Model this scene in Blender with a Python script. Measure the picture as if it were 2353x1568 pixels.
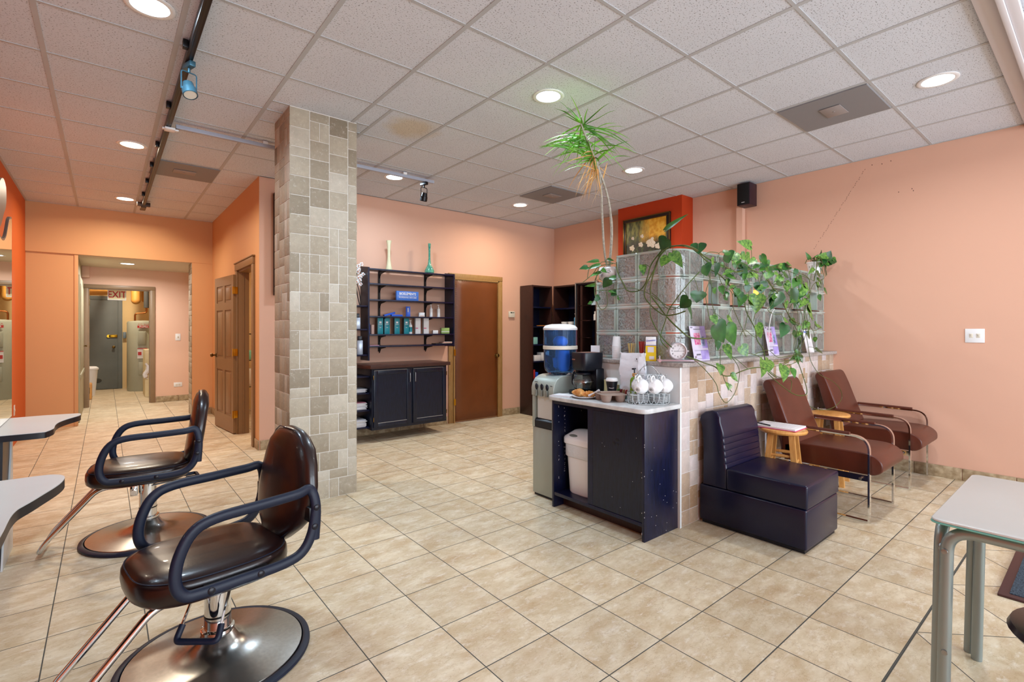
import bpy, bmesh, math, random
from mathutils import Vector, Matrix, Euler, Quaternion
for o in list(bpy.data.objects): bpy.data.objects.remove(o)
SC = bpy.context.scene; COL = SC.collection
PI = math.pi
R = math.radians

# ------------------------------------------------------------------ camera, world, light, exposure
cam = bpy.data.cameras.new('camera'); co = bpy.data.objects.new('camera', cam); COL.objects.link(co)
cam.sensor_width = 36.0; cam.lens = 36.0 * 1137.1 / 2353.0
cam.shift_y = -(784.0 - 756.67) / 2353.0
cam.clip_start = 0.02; cam.clip_end = 60
co.location = (0, 0, 1.3249); co.rotation_euler = (PI / 2, 0, -0.6883)
SC.camera = co
SC.view_settings.view_transform = 'Standard'
SC.view_settings.look = 'None'; SC.view_settings.gamma = 1.0; SC.view_settings.use_curve_mapping = False
SC.view_settings.exposure = -0.12
w = bpy.data.worlds.new('daylight'); SC.world = w; w.use_nodes = True
w.node_tree.nodes['Background'].inputs[0].default_value = (0.75, 0.87, 1.0, 1)
w.node_tree.nodes['Background'].inputs[1].default_value = 1.0

def area(name, loc, rot, sx, sy, power, color, parent=None, shape='RECTANGLE'):
    l = bpy.data.lights.new(name, 'AREA'); l.shape = shape; l.size = sx
    if shape in ('RECTANGLE', 'ELLIPSE'): l.size_y = sy
    l.energy = power; l.color = color
    o = bpy.data.objects.new(name, l); COL.objects.link(o)
    o.location = loc; o.rotation_euler = rot
    if parent: o.parent = parent
    return o
# daylight through the two shop windows behind the camera
area('daylight_window_a', (0.9, -3.75, 1.55), (R(90), 0, 0), 3.0, 2.3, 230, (0.78, 0.89, 1.0))
area('daylight_window_b', (4.2, -3.75, 1.55), (R(90), 0, 0), 2.8, 2.3, 230, (0.78, 0.89, 1.0))
WARM = (1.0, 0.84, 0.64); NEUT = (0.97, 0.96, 0.95); COOL = (0.66, 0.84, 1.0)
# name, position, power, colour  (every one is a ceiling fitting of the place)
DOWNLIGHTS = [((0.18, 3.17), 26, COOL, 3.0, 'near left track', 'bluish recessed ceiling light at the top left, close to the black track'),
              ((0.19, 5.66), 34, WARM, 3.0, '', 'warm recessed ceiling light left of the black track, midway down the passage'),
              ((0.20, 8.06), 32, WARM, 3.0, '', 'warm recessed ceiling light nearest the orange header wall'),
              ((2.46, 5.03), 24, COOL, 3.0, '', 'cool white recessed light beside the end of the white track'),
              ((2.46, 2.58), 28, COOL, 3.0, '', 'bluish recessed ceiling light above and left of the spiky plant'),
              ((4.30, 3.21), 24, NEUT, 3.0, '', 'recessed ceiling light just right of the spiky plant'),
              ((4.32, 5.08), 26, WARM, 3.0, '', 'small recessed ceiling light left of the far right vent'),
              ((4.32, 0.75), 24, NEUT, 3.0, '', 'recessed ceiling light at the far right of the ceiling'),
              ((0.28, 10.08), 34, (1.0, 0.96, 0.9), 2.38, '', 'round light in the low hallway ceiling')]

# ------------------------------------------------------------------ helpers
def lin(c):
    if isinstance(c, str):
        c = tuple(int(c[i:i + 2], 16) / 255 for i in (0, 2, 4))
    return tuple((x / 12.92 if x <= 0.04045 else ((x + 0.055) / 1.055) ** 2.4) for x in c) + (1.0,)

class NT:
    def __init__(s, name):
        s.m = bpy.data.materials.new(name); s.m.use_nodes = True; s.t = s.m.node_tree
        s.b = s.t.nodes['Principled BSDF']
    def n(s, typ, **kw):
        nd = s.t.nodes.new(typ)
        for k, v in kw.items(): setattr(nd, k, v)
        return nd
    def l(s, a, b): s.t.links.new(a, b)
    def math(s, op, a, b=None, c=None, clamp=False):
        nd = s.n('ShaderNodeMath', operation=op); nd.use_clamp = clamp
        for i, v in enumerate((a, b, c)):
            if v is None: continue
            if hasattr(v, 'is_output'): s.l(v, nd.inputs[i])
            else: nd.inputs[i].default_value = v
        return nd.outputs[0]
    def mix(s, f, a, b):
        nd = s.n('ShaderNodeMix', data_type='RGBA')
        for i, v in ((0, f), (6, a), (7, b)):
            if hasattr(v, 'is_output'): s.l(v, nd.inputs[i])
            else: nd.inputs[i].default_value = v if i == 0 else (lin(v) if isinstance(v, str) else v)
        return nd.outputs[2]
    def noise(s, scale, vec=None, detail=4, rough=0.55, out=0):
        nd = s.n('ShaderNodeTexNoise'); nd.inputs['Scale'].default_value = scale
        nd.inputs['Detail'].default_value = detail; nd.inputs['Roughness'].default_value = rough
        if vec is not None: s.l(vec, nd.inputs['Vector'])
        return nd.outputs[out]
    def ramp(s, f, a, b):
        nd = s.n('ShaderNodeMapRange'); s.l(f, nd.inputs[0])
        nd.inputs[1].default_value = a; nd.inputs[2].default_value = b
        return nd.outputs[0]
    def obj(s): return s.n('ShaderNodeTexCoord').outputs['Object']
    def pos(s): return s.n('ShaderNodeNewGeometry').outputs['Position']
    def scale(s, vec, sc):
        nd = s.n('ShaderNodeVectorMath', operation='MULTIPLY'); s.l(vec, nd.inputs[0]); nd.inputs[1].default_value = sc
        return nd.outputs[0]
    def bump(s, h, strength=0.3, dist=0.01):
        nd = s.n('ShaderNodeBump'); nd.inputs['Strength'].default_value = strength
        nd.inputs['Distance'].default_value = dist; s.l(h, nd.inputs['Height'])
        s.l(nd.outputs[0], s.b.inputs['Normal'])
    def set(s, **kw):
        names = dict(col='Base Color', rough='Roughness', metal='Metallic', spec='Specular IOR Level', trans='Transmission Weight',
                     ior='IOR', alpha='Alpha', coat='Coat Weight', crough='Coat Roughness', sheen='Sheen Weight', sub='Subsurface Weight')
        for k, v in kw.items():
            i = s.b.inputs[names[k]]
            if hasattr(v, 'is_output'): s.l(v, i)
            else: i.default_value = lin(v) if k == 'col' and isinstance(v, str) else v
        return s

MATS = {}
def mat(name, col, rough=0.5, metal=0.0, spec=0.5, var=0.0, vs=6.0, bump=0.0, bs=60.0, bd=0.002, coat=0.0, trans=0.0, ior=1.45, emit=0.0, col2=None, stretch=None, alpha=1.0):
    """one procedural material: colour with a little noise variation, optional fine bump"""
    t = NT(name); v = t.obj()
    if stretch: v = t.scale(v, stretch)
    if col2 or var:
        f = t.ramp(t.noise(vs, v), 0.35, 0.65)
        c2 = lin(col2) if col2 else tuple(max(0, x * (1 - var)) for x in lin(col)[:3]) + (1,)
        t.set(col=t.mix(f, lin(col), c2))
    else:
        f = t.noise(3.0, v); h = tuple(x * 0.96 for x in lin(col)[:3]) + (1,)
        t.set(col=t.mix(f, lin(col), h))
    t.set(rough=rough, metal=metal, spec=spec, coat=coat, trans=trans, ior=ior, alpha=alpha)
    if bump: t.bump(t.noise(bs, v), bump, bd)
    if emit:
        t.b.inputs['Emission Color'].default_value = lin(col); t.b.inputs['Emission Strength'].default_value = emit
    MATS[name] = t.m
    return t.m

class MB:
    """mesh builder: collects primitives (verts, faces, material slot) and links them as ONE object"""
    def __init__(s, mats=None):
        s.v = []; s.f = []; s.mi = []; s.T = Matrix.Identity(4); s.mats = mats; s.cols = None; s.flat = []
    def add(s, vs, fs, m=0):
        o = len(s.v); T = s.T
        s.v += [T @ Vector(p) for p in vs]; s.f += [tuple(i + o for i in f) for f in fs]; s.mi += [m] * len(fs)
        return o
    def bm(s, b, m=0):
        b.verts.ensure_lookup_table()
        for i, v in enumerate(b.verts): v.index = i
        s.add([v.co.copy() for v in b.verts], [[v.index for v in f.verts] for f in b.faces], m); b.free()
    def box(s, x0, x1, y0, y1, z0, z1, b=0.0, m=0, seg=2):
        if b <= 0:
            vs = [(x, y, z) for z in (z0, z1) for y in (y0, y1) for x in (x0, x1)]
            s.add(vs, [(0, 2, 3, 1), (4, 5, 7, 6), (0, 1, 5, 4), (2, 6, 7, 3), (0, 4, 6, 2), (1, 3, 7, 5)], m); return
        bb = bmesh.new(); bmesh.ops.create_cube(bb, size=1)
        for v in bb.verts:
            v.co = Vector(((x0 + x1) / 2 + v.co.x * (x1 - x0), (y0 + y1) / 2 + v.co.y * (y1 - y0), (z0 + z1) / 2 + v.co.z * (z1 - z0)))
        b = min(b, 0.49 * min(abs(x1 - x0), abs(y1 - y0), abs(z1 - z0)))
        bmesh.ops.bevel(bb, geom=bb.edges[:], offset=b, segments=seg, affect='EDGES', profile=0.5)
        s.bm(bb, m)
    def obox(s, c, size, rot=(0, 0, 0), b=0.0, m=0, seg=2):
        T = s.T; s.T = T @ Matrix.Translation(c) @ Euler(rot).to_matrix().to_4x4()
        x, y, z = [q / 2 for q in size]; s.box(-x, x, -y, y, -z, z, b, m, seg); s.T = T
    def ring(s, rings, m=0, cap0=True, cap1=True, closed=False):
        n = len(rings[0]); vs = [p for r in rings for p in r]; fs = []
        k = len(rings)
        for i in range(k if closed else k - 1):
            a = i * n; b = ((i + 1) % k) * n
            for j in range(n): fs.append((a + j, a + (j + 1) % n, b + (j + 1) % n, b + j))
        if not closed:
            if cap0: fs.append(tuple(range(n - 1, -1, -1)))
            if cap1: fs.append(tuple(range((k - 1) * n, k * n)))
        s.add(vs, fs, m)
    def tube(s, pts, r, n=8, m=0, closed=False, sm=0, prof=None, cap=True, up=None):
        pts = [Vector(p) for p in pts]
        if sm: pts = smooth(pts, sm, closed)
        k = len(pts)
        rs = r if isinstance(r, (list, tuple)) else None
        rings = []; ref = None
        for i, p in enumerate(pts):
            if closed: t = pts[(i + 1) % k] - pts[i - 1]
            else: t = pts[min(i + 1, k - 1)] - pts[max(i - 1, 0)]
            if t.length < 1e-9: t = Vector((0, 0, 1))
            t.normalize()
            if up is not None: u = Vector(up) - t * Vector(up).dot(t)
            elif ref is None:
                a = Vector((0, 0, 1)) if abs(t.z) < 0.9 else Vector((1, 0, 0)); u = a - t * a.dot(t)
            else: u = ref - t * ref.dot(t)
            if u.length < 1e-6: u = t.orthogonal()
            u.normalize(); ref = u; wv = t.cross(u)
            rr = (rs[min(len(rs) - 1, int(round(i * (len(rs) - 1) / max(1, k - 1))))] if rs and len(rs) != k else (rs[i] if rs else r))
            if prof: rings.append([p + u * (a * 1.0) + wv * b for a, b in prof])
            else: rings.append([p + u * (rr * math.cos(2 * PI * j / n)) + wv * (rr * math.sin(2 * PI * j / n)) for j in range(n)])
        s.ring(rings, m, cap, cap, closed)
    def cyl(s, p0, p1, r0, r1=None, n=20, m=0, cap=True):
        r1 = r0 if r1 is None else r1
        p0 = Vector(p0); p1 = Vector(p1); t = (p1 - p0).normalized(); u = t.orthogonal().normalized(); wv = t.cross(u)
        s.ring([[p + u * (r * math.cos(2 * PI * j / n)) + wv * (r * math.sin(2 * PI * j / n)) for j in range(n)] for p, r in ((p0, r0), (p1, r1))], m, cap, cap)
    def lathe(s, prof, c=(0, 0, 0), n=28, m=0, cap=True, sx=1.0, sy=1.0, mat3=None):
        rings = []
        for r, z in prof:
            ring = []
            for j in range(n):
                q = Vector((r * sx * math.cos(2 * PI * j / n), r * sy * math.sin(2 * PI * j / n), z))
                if mat3: q = mat3 @ q
                ring.append(q + Vector(c))
            rings.append(ring)
        s.ring(rings, m, cap, cap)
    def prism(s, poly, a0, a1, ax='z', m=0, b=0.0):
        """extrude a 2D outline: ax 'z' -> (x,y), 'x' -> (y,z), 'y' -> (x,z)"""
        def P(p, a):
            return (p[0], p[1], a) if ax == 'z' else ((a, p[0], p[1]) if ax == 'x' else (p[0], a, p[1]))
        if b > 0:
            bb = bmesh.new(); n = len(poly)
            v0 = [bb.verts.new(P(p, a0)) for p in poly]; v1 = [bb.verts.new(P(p, a1)) for p in poly]
            bb.faces.new(v0[::-1]); bb.faces.new(v1)
            for i in range(n): bb.faces.new((v0[i], v0[(i + 1) % n], v1[(i + 1) % n], v1[i]))
            bmesh.ops.recalc_face_normals(bb, faces=bb.faces)
            es = [e for e in bb.edges if e.verts[0] in v0 and e.verts[1] in v0 or e.verts[0] in v1 and e.verts[1] in v1]
            bmesh.ops.bevel(bb, geom=es, offset=b, segments=3, affect='EDGES', profile=0.5)
            s.bm(bb, m); return
        n = len(poly); s.ring([[P(p, a0) for p in poly], [P(p, a1) for p in poly]], m)
    def ell(s, c, r, rot=None, nu=16, nv=10, m=0):
        prof = [(math.sin(PI * i / nv), -math.cos(PI * i / nv)) for i in range(nv + 1)]
        prof[0] = (0.001, -1); prof[-1] = (0.001, 1)
        M = (Euler(rot).to_matrix() if rot else Matrix.Identity(3)); rings = []
        for q, z in prof:
            rings.append([M @ Vector((r[0] * q * math.cos(2 * PI * j / nu), r[1] * q * math.sin(2 * PI * j / nu), r[2] * z)) + Vector(c) for j in range(nu)])
        s.ring(rings, m)
    def quad(s, a, b, c, d, m=0): s.add([a, b, c, d], [(0, 1, 2, 3)], m)
    def text(s, txt, size, M, ext=0.0006, m=0, align='CENTER', bold=0.0, sx=1.0):
        cu = bpy.data.curves.new('t', 'FONT'); cu.body = txt; cu.size = size; cu.extrude = ext
        cu.align_x = align; cu.align_y = 'CENTER'; cu.offset = bold; cu.resolution_u = 3
        o = bpy.data.objects.new('t', cu); COL.objects.link(o)
        bpy.context.view_layer.update()
        me = bpy.data.meshes.new_from_object(o.evaluated_get(bpy.context.evaluated_depsgraph_get()))
        T = s.T; s.T = T @ M @ Matrix.Diagonal((sx, 1, 1, 1))
        s.add([v.co.copy() for v in me.vertices], [tuple(p.vertices) for p in me.polygons], m); s.T = T
        bpy.data.objects.remove(o); bpy.data.curves.remove(cu); bpy.data.meshes.remove(me)
    def mesh(s, name, mats, sharp=38, off=Vector((0, 0, 0))):
        me = bpy.data.meshes.new(name)
        me.from_pydata([v - off for v in s.v], [], s.f)
        for q in mats: me.materials.append(q)
        me.polygons.foreach_set('material_index', s.mi)
        if s.cols:
            a = me.attributes.new('tone', 'FLOAT', 'FACE'); a.data.foreach_set('value', s.cols)
        me.update()
        b = bmesh.new(); b.from_mesh(me); bmesh.ops.recalc_face_normals(b, faces=b.faces); b.to_mesh(me); b.free()
        if sharp is None: me.shade_flat()
        else:
            me.shade_smooth(); me.set_sharp_from_angle(angle=R(sharp))
        return me

def smooth(pts, k, closed=False):
    """Catmull-Rom through the points, k steps per span"""
    out = []; n = len(pts)
    for i in range(n if closed else n - 1):
        if closed: p = [pts[(i + j) % n] for j in (-1, 0, 1, 2)]
        else: p = [pts[max(0, min(n - 1, i + j))] for j in (-1, 0, 1, 2)]
        for j in range(k):
            t = j / k
            out.append(0.5 * ((2 * p[1]) + (p[2] - p[0]) * t + (2 * p[0] - 5 * p[1] + 4 * p[2] - p[3]) * t * t + (3 * p[1] - p[0] - 3 * p[2] + p[3]) * t ** 3))
    if not closed: out.append(pts[-1])
    return out
def arcfil(pts, r, k=6):
    """polyline with rounded corners of radius r"""
    pts = [Vector(p) for p in pts]; out = [pts[0]]
    for i in range(1, len(pts) - 1):
        a, b, c = pts[i - 1], pts[i], pts[i + 1]
        u = (a - b); v = (c - b); d = min(r, u.length * 0.48, v.length * 0.48); u.normalize(); v.normalize()
        p, q = b + u * d, b + v * d
        for j in range(k + 1):
            t = j / k; out.append(p * (1 - t) ** 2 + b * 2 * t * (1 - t) + q * t * t)
    out.append(pts[-1]); return out
def rrect(x0, x1, y0, y1, r, k=5):
    o = []
    for cx, cy, a in ((x1 - r, y1 - r, 0), (x0 + r, y1 - r, 90), (x0 + r, y0 + r, 180), (x1 - r, y0 + r, 270)):
        for j in range(k + 1): o.append((cx + r * math.cos(R(a + 90 * j / k)), cy + r * math.sin(R(a + 90 * j / k))))
    return o

def thing(name, label, cat, loc=(0, 0, 0), rotz=0.0, group=None):
    o = bpy.data.objects.new(name, None); COL.objects.link(o); o.empty_display_size = 0.1
    o.location = loc; o.rotation_euler = (0, 0, rotz); o['label'] = label; o['category'] = cat
    if group: o['group'] = group
    return o
def part(name, mb, m, parent, world=False, label=None, sharp=38):
    """one part mesh; with world=True its vertices were laid out in room coordinates"""
    off = Vector((0, 0, 0))
    if world:
        q = parent
        while q: off += q.location; q = q.parent
    me = mb.mesh(name, m if isinstance(m, (list, tuple)) else [m], sharp, off)
    o = bpy.data.objects.new(name, me); COL.objects.link(o); o.parent = parent
    if label: o['label'] = label
    return o
def single(name, mb, m, label, cat, group=None, sharp=38):
    xs = [v.x for v in mb.v]; ys = [v.y for v in mb.v]; zs = [v.z for v in mb.v]
    off = Vector(((min(xs) + max(xs)) / 2, (min(ys) + max(ys)) / 2, min(zs)))
    me = mb.mesh(name, m if isinstance(m, (list, tuple)) else [m], sharp, off)
    o = bpy.data.objects.new(name, me); COL.objects.link(o); o.location = off
    o['label'] = label; o['category'] = cat
    if group: o['group'] = group
    return o
def struct(name, mb, m, parent=None, sharp=38):
    me = mb.mesh(name, m if isinstance(m, (list, tuple)) else [m], sharp)
    o = bpy.data.objects.new(name, me); COL.objects.link(o)
    if parent: o.parent = parent
    else: o['kind'] = 'structure'
    return o
def dup(root, loc, rotz=None, label=None, group=None):
    """copy of a thing with copies of its parts and sub-parts"""
    r = root.copy(); COL.objects.link(r); r.location = loc
    if rotz is not None: r.rotation_euler = (0, 0, rotz)
    if label: r['label'] = label
    if group: r['group'] = group
    for ch in list(root.children):
        c = ch.copy(); COL.objects.link(c); c.parent = r
        for g in list(ch.children):
            d = g.copy(); COL.objects.link(d); d.parent = c
    return r
# facing frames for lettering: text x axis, text up, text normal
def face(loc, xd, yd=(0, 0, 1)):
    x = Vector(xd).normalized(); y = Vector(yd).normalized(); z = x.cross(y)
    m = Matrix((x, y, z)).transposed().to_4x4(); m.translation = Vector(loc); return m
# ------------------------------------------------------------------ surface materials
def floor_material():
    t = NT('floor_tile'); p = t.pos(); sp = t.n('ShaderNodeSeparateXYZ'); t.l(p, sp.inputs[0]); x, y = sp.outputs[0], sp.outputs[1]
    def cell(a, off, size):
        q = t.math('DIVIDE', t.math('SUBTRACT', a, off), size); fr = t.math('FRACT', q); fl = t.math('FLOOR', q)
        d = t.math('MULTIPLY', t.math('MINIMUM', fr, t.math('SUBTRACT', 1.0, fr)), size); return d, fl
    S = 0.3365; dx, cx = cell(x, 1.49, S); dy, cy_ = cell(y, 2.2353, S)
    xs = t.math('SUBTRACT', x, 2.738); ys = t.math('SUBTRACT', y, 0.548); D = 0.4525
    u = t.math('MULTIPLY', t.math('ADD', xs, ys), 0.70711); v = t.math('MULTIPLY', t.math('SUBTRACT', xs, ys), 0.70711)
    du, cu = cell(u, 0.0, D); dv, cv = cell(v, 0.0, D)
    diag = t.math('LESS_THAN', y, 0.548)
    def sel(a, b): return t.math('ADD', t.math('MULTIPLY', a, t.math('SUBTRACT', 1.0, diag)), t.math('MULTIPLY', b, diag))
    d = sel(t.math('MINIMUM', dx, dy), t.math('MINIMUM', du, dv))
    d = t.math('MINIMUM', d, t.math('SUBTRACT', t.math('ABSOLUTE', ys), 0.0008))
    d = t.math('MINIMUM', d, t.math('SUBTRACT', t.math('ABSOLUTE', t.math('SUBTRACT', y, 0.889)), 0.0003))
    line = t.math('SUBTRACT', 1.0, t.ramp(d, 0.0014, 0.0030))
    cid = t.n('ShaderNodeCombineXYZ'); t.l(sel(cx, cu), cid.inputs[0]); t.l(sel(cy_, cv), cid.inputs[1])
    wn = t.n('ShaderNodeTexWhiteNoise'); t.l(cid.outputs[0], wn.inputs['Vector'])
    sc = t.n('ShaderNodeVectorMath', operation='SCALE'); t.l(wn.outputs['Color'], sc.inputs[0]); sc.inputs['Scale'].default_value = 9.0
    ad = t.n('ShaderNodeVectorMath', operation='ADD'); t.l(p, ad.inputs[0]); t.l(sc.outputs[0], ad.inputs[1])
    q = ad.outputs[0]
    qs = t.scale(q, (1.0, 1.9, 1.0))
    n1 = t.ramp(t.noise(7, qs, 8, 0.68), 0.38, 0.64); n2 = t.ramp(t.noise(16, qs, 7, 0.7), 0.52, 0.70); n3 = t.ramp(t.noise(4, qs, 5, 0.6), 0.5, 0.72)
    c = t.mix(n1, 'c4b08e', 'dccfb4'); c = t.mix(t.math('MULTIPLY', n3, 0.7), c, lin('b08f64')); c = t.mix(t.math('MULTIPLY', n2, 0.75), c, lin('e8e1d0'))
    vein = t.noise(9, qs, 6, 0.62); vv = t.math('SUBTRACT', 1.0, t.ramp(t.math('ABSOLUTE', t.math('SUBTRACT', vein, 0.5)), 0.002, 0.012))
    c = t.mix(t.math('MULTIPLY', vv, 0.32), c, lin('96744a'))
    tone = t.ramp(wn.outputs['Value'], -1.2, 1.0); dark = t.mix(0.0, c, c)
    hv = t.n('ShaderNodeHueSaturation'); t.l(c, hv.inputs['Color']); t.l(t.math('ADD', 0.90, t.math('MULTIPLY', wn.outputs['Value'], 0.13)), hv.inputs['Value'])
    c = t.mix(line, hv.outputs[0], lin('3c3f3c'))
    t.set(col=c, rough=t.math('ADD', 0.36, t.math('MULTIPLY', t.math('ADD', line, t.noise(30, p)), 0.22)), spec=0.42)
    h = t.math('ADD', t.math('MULTIPLY', line, -1.0), t.math('MULTIPLY', t.noise(35, qs, 5), 0.25)); t.bump(h, 0.35, 0.002)
    return t.m
def ceiling_material():
    t = NT('ceiling_tile'); p = t.pos()
    n = t.ramp(t.noise(105, t.scale(p, (1.0, 1.25, 1.0)), 1.5, 0.5), 0.615, 0.66); n2 = t.noise(2.2, p, 3)
    c = t.mix(n2, 'cfd4dd', 'dadfe6')
    # the yellowed water stain on one tile
    sp = t.n('ShaderNodeVectorMath', operation='DISTANCE'); t.l(p, sp.inputs[0]); sp.inputs[1].default_value = (1.98, 3.72, 3.0)
    st = t.math('SUBTRACT', 1.0, t.ramp(t.math('ADD', sp.outputs['Value'], t.math('MULTIPLY', t.noise(6, p), 0.22)), 0.22, 0.38))
    c = t.mix(t.math('MULTIPLY', st, 0.6), c, lin('cdb88e'))
    c = t.mix(t.math('MULTIPLY', n, 0.62), c, lin('4a443e'))
    t.set(col=c, rough=0.95, spec=0.1); t.bump(t.math('SUBTRACT', 1.0, n), 0.5, 0.002); return t.m
def stone_material(name, a, b, c3, grout):
    t = NT(name); p = t.pos(); at = t.n('ShaderNodeAttribute', attribute_name='tone'); f = at.outputs['Fac']
    n = t.ramp(t.noise(22, p, 8, 0.68), 0.35, 0.68); n2 = t.ramp(t.noise(5, p, 5, 0.6), 0.4, 0.7)
    cr = t.n('ShaderNodeValToRGB'); t.l(f, cr.inputs[0]); e = cr.color_ramp.elements
    e[0].color = lin(a); e[0].position = 0.0; e[1].color = lin(b); e[1].position = 0.55; e2 = e.new(0.95); e2.color = lin(c3)
    dk = t.n('ShaderNodeHueSaturation'); t.l(cr.outputs[0], dk.inputs['Color']); dk.inputs['Value'].default_value = 0.8
    c = t.mix(t.math('MULTIPLY', n, 0.8), cr.outputs[0], dk.outputs[0]); c = t.mix(t.math('MULTIPLY', n2, 0.3), c, dk.outputs[0])
    pits = t.ramp(t.noise(48, p, 6, 0.7), 0.56, 0.72); c = t.mix(t.math('MULTIPLY', pits, 0.4), c, lin('e6e0d4'))
    g = t.math('GREATER_THAN', f, 1.5); c = t.mix(g, c, lin(grout))
    t.set(col=c, rough=0.62, spec=0.3); t.bump(t.math('ADD', n, t.math('MULTIPLY', pits, -1.0)), 0.35, 0.003); return t.m
def paint(name, col, bump=0.08):
    t = NT(name); p = t.pos(); n = t.noise(0.9, p, 3); h = tuple(x * 0.95 for x in lin(col)[:3]) + (1,)
    t.set(col=t.mix(n, lin(col), h), rough=0.62, spec=0.28); t.bump(t.noise(260, p, 2), bump, 0.001); return t.m
def wood(name, a, b, axis=(1, 1, 9), rough=0.38, sc=14):
    t = NT(name); v = t.scale(t.obj(), axis); n = t.ramp(t.noise(sc, v, 6, 0.6), 0.35, 0.68)
    t.set(col=t.mix(n, a, b), rough=rough, spec=0.45); t.bump(n, 0.12, 0.001); return t.m
def glass_block_material():
    t = NT('glass_block_pattern'); p = t.pos(); w_ = t.noise(62, p, 2.0, 0.5)
    t.set(col='fbfffc', rough=0.04, trans=0.74, ior=1.2, spec=1.0, coat=0.8); t.bump(w_, 1.0, 0.09); return t.m

FLOOR = floor_material(); CEIL = ceiling_material()
COLSTONE = stone_material('tumbled_stone', '877a66', 'b0a48f', 'c4bbaa', 'd3cec4')
HALFSTONE = stone_material('divider_stone', 'a88a6c', 'c9b4a0', 'd2c5c2', 'd8d2ce')
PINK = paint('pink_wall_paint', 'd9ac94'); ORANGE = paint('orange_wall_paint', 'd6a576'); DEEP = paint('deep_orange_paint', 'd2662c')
REDOR = paint('red_orange_paint', 'b43a12'); PALEPINK = paint('hallway_pink_paint', 'e6bfa8'); CREAM = paint('storage_cream_paint', 'e3c48e')
WHITEP = paint('white_paint', 'dde2e2'); HALLC = paint('hall_ceiling_paint', 'd8cdb8')
TBAR = mat('ceiling_grid_metal', 'b6b9bb', 0.5, 0.0, var=0.04); TAUPE = mat('taupe_door_trim', '8d7458', 0.4, var=0.08)
BROWND = mat('brown_door_paint', '8a6a45', 0.42, var=0.06, vs=2); GREYD = mat('grey_door_paint', '6a6f6c', 0.55, var=0.14, vs=3)
TANTRIM = wood('tan_door_trim', 'a98554', '96713f', (8, 8, 1), 0.4)
BASET = mat('baseboard_stone', 'b5a384', 0.5, col2='8e795a', vs=22, bump=0.1)
BLACKW = wood('black_stained_wood', '080c20', '10173a', (9, 9, 1), 0.3)
BLACKO = wood('black_oak', '080e1e', '121c34', (14, 14, 1.5), 0.3, 9)
ESPR = wood('espresso_wood', '2b1714', '38201b', (9, 9, 1), 0.36)
ESPTOP = wood('espresso_worktop', '3b231f', '4a2e28', (1, 9, 9), 0.3)
CHROME = mat('chrome', 'e6e8ea', 0.06, 1.0); BRUSHED = mat('brushed_steel', 'b4b2ae', 0.26, 1.0, var=0.15, vs=90)
STEEL = mat('grey_metal', '9a9c9c', 0.35, 1.0); BRASS = mat('brass', 'c79a2c', 0.28, 1.0); OLDBRASS = mat('antique_brass', '7a6238', 0.3, 1.0)
BLKPLAST = mat('black_plastic', '080c1a', 0.35); BLKRUB = mat('black_rubber', '06142c', 0.5, bump=0.15, bs=200)
BLKMET = mat('black_metal', '101013', 0.35, 0.3)
SALON = mat('salon_chair_leather', '1d0c0c', 0.30, spec=0.6, var=0.25, vs=5, bump=0.12, bs=150, bd=0.0015, coat=0.15)
NAVY = mat('black_bench_leather', '080c2e', 0.30, spec=0.55, var=0.2, vs=4, bump=0.12, bs=150, bd=0.0015)
BROWNL = mat('brown_chair_leather', '58291c', 0.34, spec=0.5, var=0.18, vs=5, bump=0.12, bs=160, bd=0.0015)
PADL = mat('padded_door_leather', '74401c', 0.38, spec=0.5, var=0.16, vs=3, bump=0.1, bs=120, bd=0.001)
LAMW = mat('white_laminate', 'c9cac8', 0.3, var=0.03); BLKEDGE = mat('black_edge_band', '14131a', 0.38)
MARBLE = mat('pale_marble', 'd3d6d6', 0.22, col2='b2b4b4', vs=9); GRANITE = mat('granite_cap', '8f8a86', 0.3, col2='b4aea8', vs=60)
WHITE = mat('white_gloss', 'e9ebec', 0.22); WHITEM = mat('white_matt', 'dedfe0', 0.6); OFFW = mat('off_white_plastic', 'd9d3c4', 0.4)
SILVER = mat('silver_plastic', 'a3aba2', 0.4, 0.25, var=0.03, bump=0.05, bs=300); SILVERD = mat('dark_silver', '868c86', 0.4, 0.3)
PINE = wood('honey_pine', 'c98d4a', 'dba560', (7, 7, 1), 0.38); PINESEAT = wood('honey_pine_seat', 'c68946', 'd9a15a', (1, 8, 1), 0.32)
PAPER = mat('paper', 'e2e0e2', 0.75); PINKP = mat('pink_card', 'd04a78', 0.6); BAGP = mat('paper_bag', 'e3e7ee', 0.7, var=0.05, vs=12, bump=0.3, bs=14, bd=0.01)
GREEN = mat('pothos_leaf', '235218', 0.36, spec=0.6, col2='437a26', vs=14); GREEND = mat('pothos_dark_leaf', '143f1a', 0.34, spec=0.6, col2='235a24', vs=12)
VARIEG = mat('variegated_leaf', '24581e', 0.36, spec=0.6, col2='6f9a3e', vs=55); STEMG = mat('vine_stem', '3d5c1e', 0.45, col2='54542a', vs=8)
SPIKE = mat('dracaena_blade', '3c7a20', 0.36, spec=0.5, col2='78ac3a', vs=9); DRY = mat('dry_blade', 'c08a4a', 0.6, col2='d9b070', vs=9)
CANE = mat('pale_cane_stem', 'b4b0a2', 0.7, col2='8f8b7e', vs=60, bump=0.5, bs=90)
MIRR = mat('mirror_glass', 'dfe6e6', 0.012, 1.0); VENTG = mat('vent_mesh', '8a8b8e', 0.6, 0.1, bump=0.5, bs=300); VENTP = mat('vent_plate', '9a9290', 0.6)
BLUEBOX = mat('blue_carton', '2258c8', 0.35); TEAL = mat('teal_carton', '157f8c', 0.35); TEALD = mat('dark_teal_carton', '123238', 0.35)
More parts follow.
